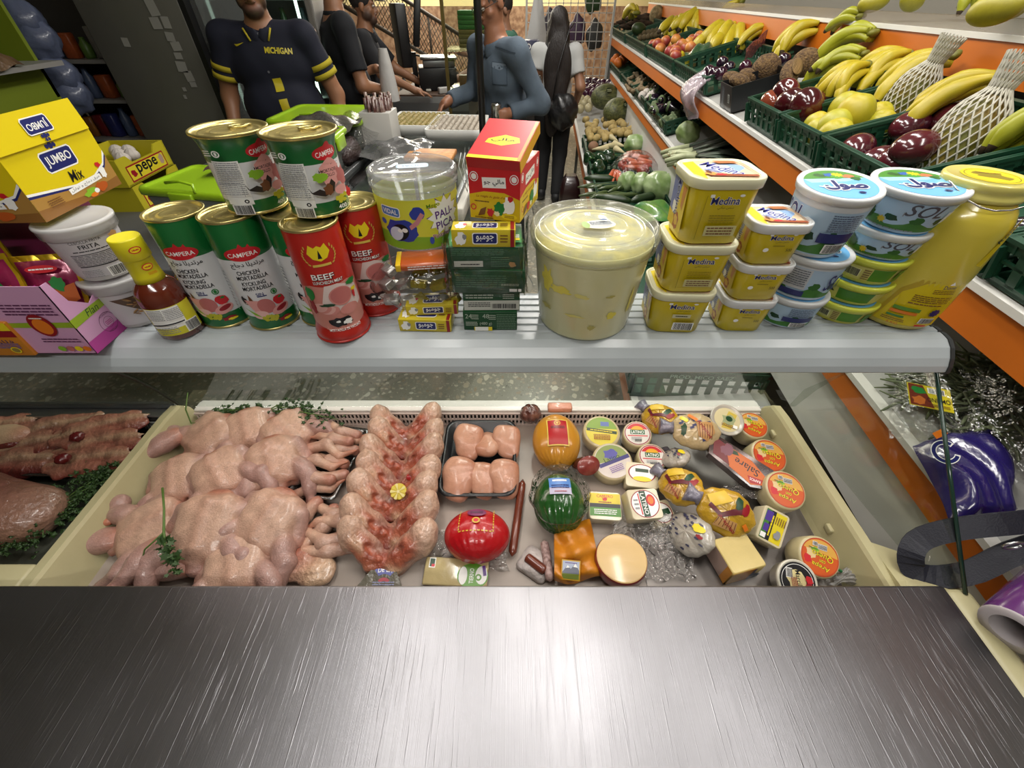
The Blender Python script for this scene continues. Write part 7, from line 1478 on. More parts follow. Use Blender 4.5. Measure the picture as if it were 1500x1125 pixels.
b.build('root_tuft',mat('root fibre','#8a6f4a',.8),t5)
# ---------------------------------------------------------------- lowest shelf
yl2=lambda px:ylip(px,'low')
for y0,y1,lab in ((1.62,2.08,'green crate under the lettuces, nearest the deli counter'),(2.1,2.58,'green crate of mixed greens on the lowest shelf'),(2.6,3.08,'green crate of peppers and carrots on the lowest shelf'),(3.1,3.7,'green crate of parsnips on the lowest shelf'),(3.72,4.5,'green crate of potatoes on the lowest shelf')):crate(lab,'low',y0,y1,w0=.0,d=.42,h=.12,group='green crates on the lowest shelf')
pot=[lump('potato',(.038,.030,.028),mat('potato skin','#a8925a',.7,var=.3,vs=30),lambda q:1+.05*math.sin(5*q.x+3*q.y))]
for i in range(44):
 r_,c_=divmod(i,11);px,py=850+c_*7.6+RS.uniform(-6,6)+r_*1.0,202-r_*7+RS.uniform(-5,5)-c_*.7
 put(pot[0],'potato',on_tier(px,py,'low',.12+.01*(i % 2),minw=0.05),'pale potato in the heap on the lowest shelf','potato','potatoes',sc=1.1,rs=RS)
on_=lump('red_onion',(.038,.038,.036),mat('red onion','#3f1230',.3,coat=.4,var=.4,vs=25),lambda q:1+.25*max(0,q.z-.85))
for i in range(24):
 r_,c_=divmod(i,8);px,py=852+c_*6.4+RS.uniform(-2,2),136-r_*7+RS.uniform(-2,2)
 put(on_,'red_onion',on_tier(px,py,'low',.16),'purple onion in the heap at the far end of the lowest shelf','onion','red onions',sc=1.6,rs=RS)
won=lump('white_onion',(.034,.034,.034),mat('white onion','#b5ab86',.45,var=.3,vs=30),lambda q:1+.25*max(0,q.z-.85))
for i,(px,py) in enumerate(((850,160),(856,152),(862,158),(852,145),(860,146),(866,150),(848,152))):put(won,'white_onion',on_tier(px,py,'low',.13),'pale onion in the small heap left of the melons','onion','pale onions',sc=1.3,rs=RS)
mlm=mat('melon skin','#343a1c',.5,var=.8,vs=30,col2='#6a6e3e',bump=.4,bs=60,stretch=(.5,2,2))
for px,py,s,lab,tx,rz in ((887,142,1.25,'dark green melon with a pale brand sticker, upper one','S',.35),(903,163,1.15,'dark green melon lying in front of the other melon','AGUA',.9)):
 p=on_tier(px,py,'low',.20);t=thing('melon',lab,'melon',p,rz,'melons');t.scale=(s,)*3
 MB().ell((0,0,0),(.14,.105,.10),0,36,22).build('fruit',mlm,t)
 a=Art();a.ell(0,0,.03,.022,ink('#1d2a14'));a.small(0,0,.045,.024,2,ink('#a8b08a'),7);a.put('sticker',on_plane((-.02,-.085,.062),(1,0,0),(0,.6,.8)),t)
swp=lump('sweet_potato',(.06,.038,.036),mat('sweet potato','#7a5a42',.8,var=.4,vs=30),lambda q:1-.2*q.x*q.x)
put(swp,'sweet_potato',on_tier(869,215,'low',.12),'brown sweet potato left of the parsnips','sweet potato',None,(0,0,1.3),1.2)
put(swp,'sweet_potato',on_tier(926,206,'low',.10),'wrapped brown root beside the parsnips','sweet potato',None,(0,0,.4),1.1)
psm=mat('parsnip','#b8ad84',.6,var=.2,vs=30)
pl=('at the top, pointing up','second, lying flat','third','nearest the sweet potato','in front of the others')
for i,(px,py,rz) in enumerate(((898,203,1.9),(905,212,2.3),(893,214,.3),(882,218,.2),(906,220,2.0))):
 b=MB();b.tube([(-.09,0,0),(-.03,.004,.002),(.04,0,0),(.06,0,0)],[.003,.016,.028,.012],12);tag(b.build('parsnip',psm,None,on_tier(px,py,'low',.12),(0,0,rz)),'pale parsnip '+pl[i]+' of the group','parsnip','parsnips')
pep=withmat(organic('green_pepper',[ell((.018*math.cos(a),.018*math.sin(a),0),(.028,.028,.045),0) for a in (0,2.1,4.2)]+[cap((0,0,.035),(.006,0,.06),.006,.005,1)],.005,['#15301a','#3a5a2a'],k=.012),mat('pepper skin',vc=True,rough=.18,coat=.6))
for i,(px,py,lab) in enumerate(((863,232,'dark green pepper at the left, behind the others'),(890,230,'dark green pepper beside the carrots bag'),(876,246,'dark green pepper in front of the other two'),(880,236,'dark green pepper between the others'))):put(pep,'green_pepper',on_tier(px,py,'low',.13),lab,'pepper','green peppers',(1.3,.3*i,i*1.2),1.25)
crm=mat('carrot','#b5522a',.5,var=.3,vs=30)
def carrot_mesh():
 b=MB();b.tube([(-.08,0,0),(-.02,.003,0),(.05,0,0),(.062,0,0)],[.004,.014,.020,.010],12);return b.mesh('carrot',crm)
cm=carrot_mesh();tom=mat('tomato red','#8e3a2e',.3,coat=.4)
for i,(px,py,rz) in enumerate(((922,228,.9),(930,224,.6),(938,230,2.2),(926,236,1.8),(916,234,1.2),(936,240,2.6),(944,236,2.0),(930,246,.4))):put(cm,'carrot',on_tier(px,py,'low',.13),'orange carrot in the wrapped heap behind the lettuces','carrot','wrapped carrots',(0,.2,rz),1.25)
for i,(px,py,lab) in enumerate(((895,257,'loose carrot beside the lettuce, left one'),(901,258,'loose carrot beside the lettuce, middle one'),(906,260,'loose carrot beside the lettuce, right one'))):put(cm,'carrot',on_tier(px,py,'low',.12),lab,'carrot','loose carrots',(0,-.3,1.0+.2*i),1.0)
tmm=lump('tomato',(.034,.034,.03),tom,dimple)
for i,(px,py) in enumerate(((950,232),(956,240),(948,246),(940,250),(918,248),(912,242))):put(tmm,'tomato',on_tier(px,py,'low',.11),'dull red tomato wrapped with the carrots','tomato','wrapped tomatoes',sc=1.1,rs=RS)
cb=on_tier(932,240,'low',.18)
tag(sheet('cling_wrap',lambda u,v:cb+Vector((-.17+.34*u,-.15+.3*v,.03+.05*math.sin(PI*u)*math.sin(PI*v)-.12*(abs(u-.5) ** 3+abs(v-.5) ** 3)*4+.007*math.sin(19*u+13*v))),24,24,film),'clear wrap over the carrots and tomatoes','plastic film')
wl_=mat('lettuce','#6f8a4e',.4,var=.7,vs=10,col2='#aebf92',bump=.4,bs=22,coat=.3)
let=MB().ell((0,0,0),(.06,.06,.07),0,40,24,leaf_ball).mesh('lettuce',wl_)
for px,py,s,lab in ((918,266,1.,'pale green lettuce heart left of its twin'),(938,268,1.,'pale green lettuce heart beside the round cabbage')):put(let,'lettuce',on_tier(px,py,'low',.13),lab,'lettuce','lettuce hearts',(.5,.3,px),s)
put(MB().ell((0,0,0),(.095,.095,.085),0,40,24,leaf_ball).mesh('cabbage',wl_),'cabbage',on_tier(965,274,'low',.14),'round film-wrapped cabbage at the right of the lettuces','cabbage',None,(.3,.2,1.),1.1)
put(MB().ell((0,0,0),(.08,.08,.07),0,40,24,leaf_ball).mesh('cabbage',wl_),'cabbage',on_tier(930,212,'low',.14),'film-wrapped pale cabbage behind the carrots','cabbage',None,(.3,.2,2.),1.1)
chm=mat('green chilli','#3a4a24',.4,coat=.3)
chl=MB().tube([(-.09,0,0),(-.03,.01,0),(.04,.006,0),(.08,-.01,0)],[.004,.012,.013,.005],10).mesh('long_pepper',chm)
for i in range(12):put(chl,'long_pepper',on_tier(870+(i % 6)*9+RS.uniform(-3,3),288-(i // 6)*14+RS.uniform(-4,4),'low',.11),'long thin green pepper in the heap at the front of the lowest shelf','pepper','long green peppers',(0,0,.3+RS.uniform(-.5,.5)),1.2)
cuc=MB().tube([(-.12,0,0),(-.06,.006,0),(.05,.006,0),(.12,0,0)],[.008,.026,.028,.008],14).mesh('courgette',mat('courgette','#24381c',.4,var=.5,vs=25))
for px,py,rz,lab in ((945,290,.5,'dark green courgette lying before the cabbage'),(880,262,-.1,'dark green courgette left of the lettuces'),(900,292,-.3,'dark green courgette among the long peppers')):put(cuc,'courgette',on_tier(px,py,'low',.12),lab,'courgette','courgettes',(0,0,rz),1.0)
g0=on_tier(945,322,'low',.12)
tag(sheet('produce_bag',lambda u,v:g0+Vector((-.06+.22*u,-.12+.2*v,.05*math.sin(PI*u)+.04*v+.01*math.sin(9*u+7*v))),16,16,mat('bright green film','#2f6a2f',.3,coat=.5,bump=.4,bs=30,var=.5,vs=12,col2='#8aa04a')),'bright green printed bag behind the bucket lid','bag')
# big crate with printed name at the near end
t=thing('crate','wide green crate with printed producer name seen through the counter glass','crate',fs(1.09,.60,.552),RA,None)
crm_=crate_mesh(.42,.46,.13);o=link('body',crm_,t,(0,0,0),(0,0,R(90)))
a=Art();a.text('PROD. MICO SAEZ',.0,.112,.016,ink('#8fae9a'),.22,bold=.03);a.put('print',on_plane((0,-.0005,0),(1,0,0),(0,0,1)),t,off=.0075)
for i,(px,py,lab) in enumerate(((975,530,'yellow pepper in the printed crate, left one'),(1008,530,'yellow pepper in the printed crate, middle one'))):put(yfr,'yellow_pepper',fs(1.22,.52+.1*i,.66),lab,'pepper','yellow peppers',sc=1.0,rs=RS)
# ---------------------------------------------------------------- bags hanging over the near end of the middle shelf
bm=mat('bean green','#5f6a48',.6,var=.4,vs=30)
bean=MB().tube([(-.06,0,0),(-.02,.006,.003),(.03,.002,0),(.06,-.012,.002)],[.002,.0042,.0042,.002],6,flat=.6).mesh('green_bean',bm)
def beans(label,pts,tier,h,n,seed):
 rs=random.Random(seed);b=MB()
 for k in range(n):
  u,v=rs.random(),rs.random();q=[on_tier(*p,tier,0) for p in pts];p=q[0].lerp(q[1],u).lerp(q[3].lerp(q[2],u),v)+Vector((0,0,h*rs.random()))
  X=T(p) @ E(rs.uniform(-.3,.3),rs.uniform(-.3,.3),rs.uniform(0,6.28));L=rs.uniform(.04,.07)
  b.xf=X;b.tube([(-L,0,0),(-.02,.006,.003),(.03,.002,0),(L,-.012,.002)],[.002,.0042,.0042,.002],5,flat=.6)
 b.xf=None;return tag(b.build('green_beans',bm),label,'beans',kind='stuff')
beans('loose green beans in the clear bag beside the yellow bag label',[(1320,600),(1410,600),(1400,548),(1330,555)],'mid',.03,110,3)
beans('dark green beans in the large clear bags at the right edge',[(1385,640),(1500,660),(1500,545),(1380,540)],'mid',.05,190,4)
def bagsheet(name,label,pts,h,hh,m,seed,cat='bag'):
 q=[on_tier(*p,'mid',h) for p in pts];rs=random.Random(seed);ph=[rs.uniform(0,6.28) for _ in range(6)]
 def fn(u,v):
  p=q[0].lerp(q[1],u).lerp(q[3].lerp(q[2],u),v)
  return p+Vector((.004*math.sin(9*v+ph[0]),.004*math.sin(8*u+ph[1]),hh*(math.sin(PI*u)*math.sin(PI*v)) ** .5*(.85+.25*math.sin(7*u+ph[2]+4*v))+.003*math.sin(23*u+11*v+ph[3])))
 return tag(sheet(name,fn,26,26,m),label,cat)
bean_bag=bagsheet('plastic_bag','clear bag of green beans with a yellow picture card, near the glass',[(1300,640),(1440,650),(1420,540),(1310,540)],.03,.05,film,3)
bagsheet('plastic_bag','large clear bag of dark beans behind the purple bag',[(1400,690),(1560,720),(1560,540),(1400,540)],.03,.07,film,4)
pur=mat('purple film','#231a5a',.25,coat=.8,bump=.4,bs=25,var=.4,vs=9,col2='#15123a')
o=bagsheet('produce_bag','shiny purple printed bag hanging over the orange front of the middle shelf',[(1395,770),(1495,745),(1450,625),(1335,650)],.03,.045,pur,5)
pc=on_tier(1385,662,'mid',.088);a=Art();a.ring(0,0,.018,.030,WHITE,24,.75,R(30),R(330));a.ring(0,0,.02,.028,NAVY,24,.75,R(38),R(322));a.put('print',on_plane(pc,(1,.2,0),(-.1,.9,.35)),o);a=Art();a.rect(.01,.034,.03,.012,ORG,.2);a.put('orange_mark',on_plane(pc,(1,.2,0),(-.1,.9,.35)),o)
lb=on_tier(1362,582,'mid',.085);t=MB().box((0,0,0),(.075,.055,.0012)).build('header_card',mat('card yellow','#c2b41c',.4,coat=.4),bean_bag,lb,(R(16),0,R(-20)))
a=Art();a.poly([(-.036,-.026),(.005,-.026),(-.01,.026),(-.036,.026)],ink('#6a2a1c'));a.blob(-.02,-.012,.012,.01,ink('#b5642a'),3);a.blob(-.018,.012,.012,.01,GRN,4);a.text('OMI-INO',.014,-.006,.011,BLACK,.04,R(184),bold=.03);a.bars(.012,.016,.026,.012,BLACK,WHITE);a.small(.014,-.02,.034,.008,2,BRN,3);a.put('print',on_plane((0,0,.0006),(1,0,0),(0,1,0)),t)
# navy strap and purple roll by the counter end
def att(px,py,t):d=ray(px,py);return Vector((d.x*t,d.y*t,H+d.z*t))
sp_=[att(1334,812,.70),att(1350,790,.70),att(1400,776,.68),att(1470,768,.66),att(1545,762,.65)];s2=[att(1340,838,.70),att(1375,846,.69),att(1425,838,.675),att(1480,812,.66),att(1550,790,.65)]
def ribbon(P,w,nm,lab,parent=None):
 b=MB();n=28;pts=[]
 for i in range(n+1):
  f=i/n*(len(P)-1);j=min(int(f),len(P)-2);g=f-j
  p0,p1,p2,p3=P[max(j-1,0)],P[j],P[j+1],P[min(j+2,len(P)-1)]
  pts.append(.5*((2*p1)+(p2-p0)*g+(2*p0-5*p1+4*p2-p3)*g*g+(3*p1-p0-3*p2+p3)*g ** 3))
 ups=[]
 for i,p in enumerate(pts):ups.append((pts[min(i+1,n)]-pts[max(i-1,0)]).cross(p+t.location-Vector((0,0,H))).normalized())
 b.rings([[p+u*w/2,p+u*w/2+Vector((.002,.002,0)),p-u*w/2+Vector((.002,.002,0)),p-u*w/2] for p,u in zip(pts,ups)],0,False);return b.build(nm,mat('navy strap','#0a0d1e',.55,bump=.15,bs=400),parent)
t=thing('bag_strap','dark navy strap looping past the glass end of the counter','strap',sp_[1])
iv=Matrix.Translation(-t.location)
b1=ribbon([iv @ p for p in (list(reversed(s2))+sp_)],.034,'strap','',t)
MB().tube([iv @ att(1476,790,.645)+Vector((.014*math.cos(a),-.01,.010*math.sin(a))) for a in [2*PI*i/16 for i in range(17)]],.0022,6).build('ring',steel,t)
c0=at(1482,925,.985);ax=(at(1560,850,1.0)-c0).normalized()
t=thing('film_roll','purple film roll with a white cardboard core end beside the worktop corner','roll',c0);Z=ax;X=Vector((0,0,1)).cross(Z).normalized();t.rotation_euler=Matrix((X,Z.cross(X),Z)).transposed().to_euler()
MB().lathe([(.024,.0),(.036,0),(.037,.003),(.037,.26),(.024,.26),(.024,.0)],36,cap0=False,cap1=False,mis=[1,1,0,1,1]).build('roll',[mat('purple film roll','#5c2a6a',.2,coat=.8),mat('white core','#b5aeb0',.6)],t)
# ============================================================ the shop behind: pastry counter, coolers, checkout, people
def W3(y,w,z):return fs(y,w,z)
wm=mat('warm white','#b9b6ac',.5);blk=mat('black plastic','#141416',.4);stl=mat('dull steel','#8b8d8e',.35,.9)
lime=mat('lime plastic','#8fb51c',.35,coat=.3);limed=mat('lime panel','#71801a',.5)
# pastry counter running away from us
t=thing('pastry_counter','second glass-topped steel counter running towards the checkout','counter',W3(2.3,-.58,0),RA)
MB().box((0,.13,.50),(.54,1.06,1.0)).build('body',mat('counter grey','#6d6d6a',.5),t)
b=MB()
for s in (-1,1):b.box((s*.262,-.02,1.07),(.02,1.42,.03),0,.003)
for yy in (-.72,.68):b.box((0,yy,1.07),(.54,.02,.03),0,.003)
b.build('frame',stl,t);MB().box((.287,-.02,1.05),(.03,1.42,.05),0,.006).build('edge_moulding',wm,t)
MB().box((0,-.02,1.072),(.51,1.38,.006)).build('glass_top',glassy('counter top glass',(.75,.78,.78),.03,1.2),t)
t=thing('side_counter','dark counter carrying the lime-lidded boxes, left of the pastry counter','counter',W3(2.0,-1.315,0),RA)
MB().box((0,.40,.49),(.83,.9,.98)).build('body',mat('dark counter','#3a3a38',.5),t);MB().box((0,0.05,.99),(.87,1.64,.025),0,.004).build('top',mat('counter slate','#57585a',.4),t)
t=thing('counter_post','black upright post at the edge of the pastry counter','post',W3(2.28,-.285,1.09));MB().tube([(0,0,0),(0,0,1.2)],.016,10).build('pole',blk,t);MB().tube([(0,0,0),(0,0,.02)],.03,12).build('foot_plate',blk,t)
# lime-lidded boxes
def lime_box(label,y,w,z,rz,sx,sy,h):
 t=thing('storage_box',label,'box',W3(y,w,z),RA+R(rz),'clear boxes with lime lids')
 MB().rr([(sx*.86,sy*.88,0),(sx*.95,sy*.96,h)],.1,5).build('tub',mat('dusky clear tub','#5f6360',.2,coat=.5),t)
 MB().rr([(sx,sy,h-.012),(sx*1.02,sy*1.02,h-.01),(sx*1.02,sy*1.02,h+.004),(sx*.99,sy*.99,h+.012),(sx*.92,sy*.94,h+.012),(sx*.9,sy*.92,h+.006)],.1,5).build('lid',lime,t)
 for s in (-1,1):MB().tube([(s*.06,-sy*.5,h+.008),(s*.05,-sy*.46,h+.03),(0,-sy*.44,h+.036),(-s*.05,-sy*.46,h+.03)],.005,6).build('handle',lime,t) if s > 0 else MB().box((0,-sy*.52,h-.02),(.09,.012,.05),0,.004).build('clip',lime,t)
 MB().box((sx*.52,0,h-.02),(.012,.1,.05),0,.004).build('clip',lime,t)
p=at(300,268,1.17)
lime_box('clear box with lime lid nearest us, behind the green cans',p.y,p.x-KX*p.y+.02,1.004,-8,.34,.26,.17)
p=at(432,200,1.21);lime_box('clear box with lime lid behind the right short can',p.y,p.x-KX*p.y,1.004,4,.36,.28,.205)
p=at(478,166,1.20);lime_box('clear box with lime lid furthest away, before the man in black',p.y,p.x-KX*p.y,1.004,0,.46,.40,.19)
silver=mat('silver film','#8e8f90',.2,.75,bump=.8,bs=30);clr=film
p=at(470,182,1.21)
tag(sheet('film_package',lambda u,v:p+Vector((-.16+.32*u,-.12+.24*v,.045*math.sin(PI*u)*math.sin(PI*v)+.006*math.sin(17*u+9*v))),20,16,mat('grey film','#4c4a46',.25,.3,bump=.8,bs=34,coat=.5)),'crinkled film package lying on the lime lid','package')
dm=mat('dark dates','#33211f',.45,var=.5,vs=70,bump=.7,bs=110)
p=at(500,235,1.08);b=MB();b.ell((0,0,.03),(.10,.14,.06),0,24,14,lambda q:1+.06*math.sin(9*q.x+7*q.y));tag(b.build('date_bag',dm,None,(p.x,p.y,1.09)),'clear bag of dark dates beside the lime boxes','bag')
p=at(527,195,1.12);b=MB();b.ell((0,0,.0),(.05,.09,.05),0,20,12);tag(b.build('olive_bag',mat('olives','#6d6424',.5,var=.6,vs=60,bump=.6,bs=90),None,(p.x,p.y,1.13)),'bag of yellow-green olives beside the dates','bag')
p=at(505,205,1.14);tag(sheet('plastic_bag',lambda u,v:p+Vector((-.14+.28*u,-.2+.42*v,.05*math.sin(PI*u)*(.5+v)+.01*math.sin(13*u+9*v))),20,20,clr),'crinkled clear bag over the dates and olives','bag')
p=at(345,240,1.2);tag(sheet('plastic_bag',lambda u,v:p+Vector((-.07+.2*u,-.09+.2*v,.04*math.sin(PI*u)*math.sin(PI*v)+.008*math.sin(13*u+9*v))),16,16,mat('meat film','#5a4038',.25,coat=.6,bump=.7,bs=40,var=.5,vs=20,col2='#8e837a')),'clear bag of brown pieces on the nearest lime lid','bag')
# white box with wrapped sticks
p=at(562,208,1.09);t=thing('stick_box','white open box full of red-brown wrapped sticks','box',(p.x,p.y,1.09),RA)
MB().box((0,0,.07),(.15,.14,.14),0,.002).build('box',mat('white card','#b0aea8',.5),t);b=MB();rs=random.Random(3)
for i in range(42):x,y=rs.uniform(-.065,.065),rs.uniform(-.06,.06);b.tube([(x,y,.08),(x+rs.uniform(-.01,.01),y,.195+rs.uniform(-.01,.012))],.008,6)
o=b.build('sticks',mat('wrapped sticks','#4a231f',.3,coat=.5,var=.6,vs=60,col2='#9a8a80'),t);o['kind']='stuff'
# pastry trays
def pastry_tray(label,px,py,w,d,top,seed):
 p=at(px,py,1.09);t=thing('pastry_tray',label,'tray',(p.x,p.y,1.09),RA,'trays of small pastries');b=MB()
 b.rr([(w*.95,d*.95,0),(w,d,.05),(w*.94,d*.94,.05),(w*.92,d*.92,.028)],.06,4);b.build('tray',mat('white tray','#b5b5b0',.4),t)
 rs=random.Random(seed);nx,ny=9,11;b=MB()
 for i in range(nx):
  for j in range(ny):b.box(((i-(nx-1)/2)*w*.098,(j-(ny-1)/2)*d*.082,.04),(w*.08,d*.066,.026),0,.006,seg=1,rot=(0,0,rs.uniform(-.2,.2)))
 o=b.build('pastries',top,t);o['kind']='stuff'
pastry_tray('tray of small green-brown pastries, left of the two',614,188,.30,.36,mat('pistachio pastry','#6e6420',.6,var=.8,vs=45,col2='#a08a58',bump=.4,bs=80),3)
pastry_tray('tray of small white-wrapped pastries, beside the black post',672,194,.30,.38,mat('white pastry','#a39a8c',.6,var=.5,vs=45,col2='#6a5a48',bump=.4,bs=80),4)
p=at(582,218,1.10);tag(sheet('film_package',lambda u,v:p+Vector((-.17+.33*u,-.15+.32*v,.03*math.sin(PI*u)*math.sin(PI*v)+.007*math.sin(15*u+9*v)+.005*math.sin(23*v-8*u))),22,22,silver),'silver film-wrapped flat package in front of the pastry trays','package')
p=at(632,232,1.088);tag(MB().box((0,0,.012),(.22,.15,.02),0,.005).build('flatbread_pack',mat('orange flatbread','#a86a34',.5,var=.7,vs=25,col2='#c9965a',bump=.4,bs=40),None,(p.x,p.y,1.09),(0,0,RA)),'orange-brown flatbread pack lying on the pastry counter','pack')
# white face masks hanging by the red carton
p=at(690,262,1.19);p.y += .14;b=MB()
for i in range(5):b.grid(lambda u,v,i=i:(p.x-.03+.014*i+.004*math.sin(7*v),p.y+.03*(u-.5)+.008*i,p.z-.09+.15*v+.006*math.sin(9*u+5*v+i)),6,12)
for i in range(6):x=p.x-.04+.014*i;b.tube([(x,p.y-.02,p.z+.05),(x-.012,p.y-.03,p.z+.01),(x+.004,p.y-.03,p.z-.05),(x+.012,p.y-.02,p.z-.08)],.0016,5)
tag(b.build('white_bag_bundle',mat('white ties','#b9bcba',.4),None),'bundle of white plastic loops hanging behind the sweets tub','bundle')
# garlic boxes
yb2=mat('garlic box yellow','#b0a51c',.5);rs=random.Random(6)
def garlic_box(label,x,y,z,top):
 t=thing('garlic_box',label,'box',(x,y,z),R(2),'yellow garlic boxes');b=MB();W_,L_,H_=.22,.30,.095;e=.006
 b.box((0,0,e/2),(W_,L_,e));b.box((-W_/2,0,H_/2),(e,L_,H_));b.box((0,-L_/2,H_/2),(W_,e,H_));b.box((0,L_/2,H_/2),(W_,e,H_))
 b.poly([(W_/2,-L_/2,0),(W_/2,L_/2,0),(W_/2,L_/2,H_),(W_/2,L_*.3,H_),(W_/2,L_*.22,H_*.72),(W_/2,-L_*.22,H_*.72),(W_/2,-L_*.3,H_),(W_/2,-L_/2,H_)],-e,0,(1,0,0));b.build('box',yb2,t)
 a=Art();a.rect(0,.036,L_*.8,.056,DRED);a.rect(0,.036,L_*.76,.046,ink('#cfc02a'));a.text('pepe',.0,.036,.042,BLACK,.13,bold=.05);a.blob(.095,.04,.016,.018,ink('#a58a78'),3);a.blob(-.09,.034,.014,.014,DRED,4);a.put('print',on_plane((W_/2+.0002,0,0),(0,1,0),(0,0,1)),t)
x0=-1.60
for i,(z,lab) in enumerate(((1.0,'yellow garlic box with red border, lower of two'),(1.098,'yellow garlic box with red border and open top, upper of two'))):garlic_box(lab,x0-.0*i,1.86-.01*i,z,i)
for i in range(8):tag(link('garlic_bulb',gar,None,(x0-.06+.05*(i % 3),1.78+.055*(i // 2),1.165),(0,0,i)),'white garlic head in the open yellow box','garlic','garlic heads in the yellow box')
# tall grey cooler seen from its side, with notes
gm=mat('cooler side','#65645c',.45,.2,var=.25,vs=2.5)
t=thing('cooler','tall grey steel cooler, side covered with paper notes','fridge',(-2.06,3.36,0))
MB().box((0,0,1.1),(.56,.7,2.2),0,.006).build('cabinet',gm,t);MB().box((.295,0,1.1),(.03,.70,2.2)).build('door_seal',blk,t)
MB().box((.325,.02,1.15),(.03,.62,1.9)).build('glass_door',glassy('cooler glass',(.35,.38,.38),.05,1.5,milk=.35,milkcol=(.25,.26,.25)),t)
notes=((222,10,.05,.075),(228,34,.05,.05),(243,33,.04,.05),(249,54,.045,.04),(258,68,.05,.04),(261,82,.04,.03),(266,98,.055,.05),(277,112,.045,.05),(283,124,.035,.025),(184,62,.035,.04),(270,131,.02,.02),(271,142,.016,.02))
nm_=mat('paper note','#8f8e88',.7)
b_=None
for i,(px,py,w,h) in enumerate(notes):
 p=atw(px,py,3.006);MB().box((p.x+2.06,3.007-3.36,p.z),(w,.002,h),0,rot=(0,R((i*17) % 13-6),0)).build('note',nm_,t)
 # glass-fronted drinks cooler with light strip
t=thing('drinks_cooler','white glass-door drinks cooler with a bright vertical light strip','fridge',(-1.62,4.0,0))
b=MB();b.box((0,.3,1.0),(.62,.04,2.0));b.box((-.29,0,1.0),(.04,.6,2.0));b.box((.29,0,1.0),(.04,.6,2.0));b.box((0,0,.5),(.62,.6,1.0));b.box((0,0,1.98),(.62,.6,.04));b.build('cabinet',mat('cooler white','#a3a09c',.4),t)
b=MB();b.box((-.27,-.31,1.45),(.06,.03,1.0));b.box((.285,-.31,1.45),(.03,.03,1.0));b.box((0,-.31,.97),(.62,.03,.04));b.build('door_frame',mat('door frame grey','#77736c',.4),t)
MB().box((.0,-.31,1.45),(.52,.008,.94)).build('glass_door',glassy('door glass',(.8,.85,.82),.03,1.2),t)
MB().box((.19,-.27,1.42),(.016,.014,.86)).build('light_strip',mat('cold led','#e8fff0',.5,emit=3.5),t)
for z in (1.08,1.35,1.62):MB().box((0,0,z),(.54,.5,.012)).build('shelf',mat('wire shelf','#8a8f8c',.4),t)
b=MB()
for i in range(5):b.box((0,-.312,.90-.05*i),(.5,.012,.018))
b.build('vent',wm,t)
for i in range(6):o=MB().lathe([(.03,0),(.034,.02),(.034,.13),(.014,.19),(.014,.22)],14).build('drink_bottle',mat('bottle '+'#3d5a3a #5a3028 #4a5a60'.split()[i % 3],'#3d5a3a #5a3028 #4a5a60'.split()[i % 3],.2),None,(-1.80+.07*i,3.86,(1.087,1.357)[i % 2]));tag(o,'drink bottle on a shelf of the glass-door cooler','bottle','bottles in the drinks cooler')
# wall shelves at the left with groceries
t=thing('wall_shelf','white shelf unit of groceries left of the grey cooler','shelf',(-2.66,3.28,0));sh=mat('shelf dull white','#8c8a86',.5)
SZ=(1.35,1.15,.935,.73,.55)
for z in SZ:MB().box((.0,0,z),(.62,.30,.018)).build('shelf',sh,t)
MB().box((0,.16,1.0),(.64,.01,2.0)).build('back_board',mat('shelf back','#4d4943',.7),t);MB().box((-.32,0,1.0),(.02,.32,2.0)).build('side_panel',sh,t)
gl_=['#7a1f22','#8a8780','#4b5a78','#94602a','#5b7a34','#2a2f66','#8c8a86','#a8532a']
nm2=('red packet','white carton','grey-blue bottle','orange packet','green jar','dark blue packet','pale carton','orange-red packet');lv=('top','second','third','fourth','lowest')
for li,z in enumerate(SZ):
 for i in range(7):
  k=(li*3+i*5) % 8;x=-2.90+.085*i;hh=(.12,.15,.16,.11,.10,.13,.14,.12)[k]
  if nm2[k].endswith(('bottle','jar')):b=MB();b.lathe([(.026,0),(.03,.01),(.03,hh*.65),(.014,hh*.85),(.014,hh)],14)
  else:b=MB();b.box((0,0,hh/2),(.072,.06,hh),0,.006,seg=1)
  o=b.build('grocery_'+nm2[k].split()[-1],mat('grocery '+gl_[k],gl_[k],.4,var=.5,vs=30),None,(x,3.2+.01*(i % 3),z+.0095),(0,0,R(RS.uniform(-9,9))));tag(o,nm2[k]+' on the '+lv[li]+' shelf of the white wall unit','grocery',nm2[k]+'s on the wall unit')
b=MB();b.box((0,0,-.48),(.34,.01,1.94));o=b.build('cardboard_sheet',mat('old card','#6d6757',.7,var=.5,vs=8),None,(-2.92,2.96,1.45),(0,R(0),R(6)));tag(o,'tall worn cardboard sheet leaning at the left of the groceries','cardboard')
b=MB();b.tube([atw(18,0,2.9),atw(45,35,2.88),atw(78,95,2.85),atw(115,150,2.85),atw(130,170,2.85)],.006,6);tag(b.build('wall_cable',mat('white cable','#8e8b84',.5),None),'pale cable hanging down the wall left of the groceries','cable')
t=thing('lime_shelf','lime-green shelf unit at the left edge','shelf',(-2.42,2.35,0));MB().box((-.12,.0,.85),(.30,.6,1.06)).build('lower_panel',limed,t);MB().box((-.2,0,1.62),(.02,.6,.44)).build('upper_panel',limed,t);MB().box((-.06,.0,1.392),(.40,.62,.02)).build('shelf',sh,t);MB().box((-.12,.29,1.5),(.3,.02,.5)).build('end_panel',limed,t)
o=sheet('bread_bag',lambda u,v:Vector((-2.52+.26*u,2.12+.30*v,1.405+.13*(math.sin(PI*u)*math.sin(PI*v)) ** .5+.008*math.sin(17*u+11*v))),16,16,mat('bread bag','#6b5238',.35,coat=.4,bump=.5,bs=40,var=.5,vs=20));tag(o,'brown bread in a clear bag on the lime shelf','bag')
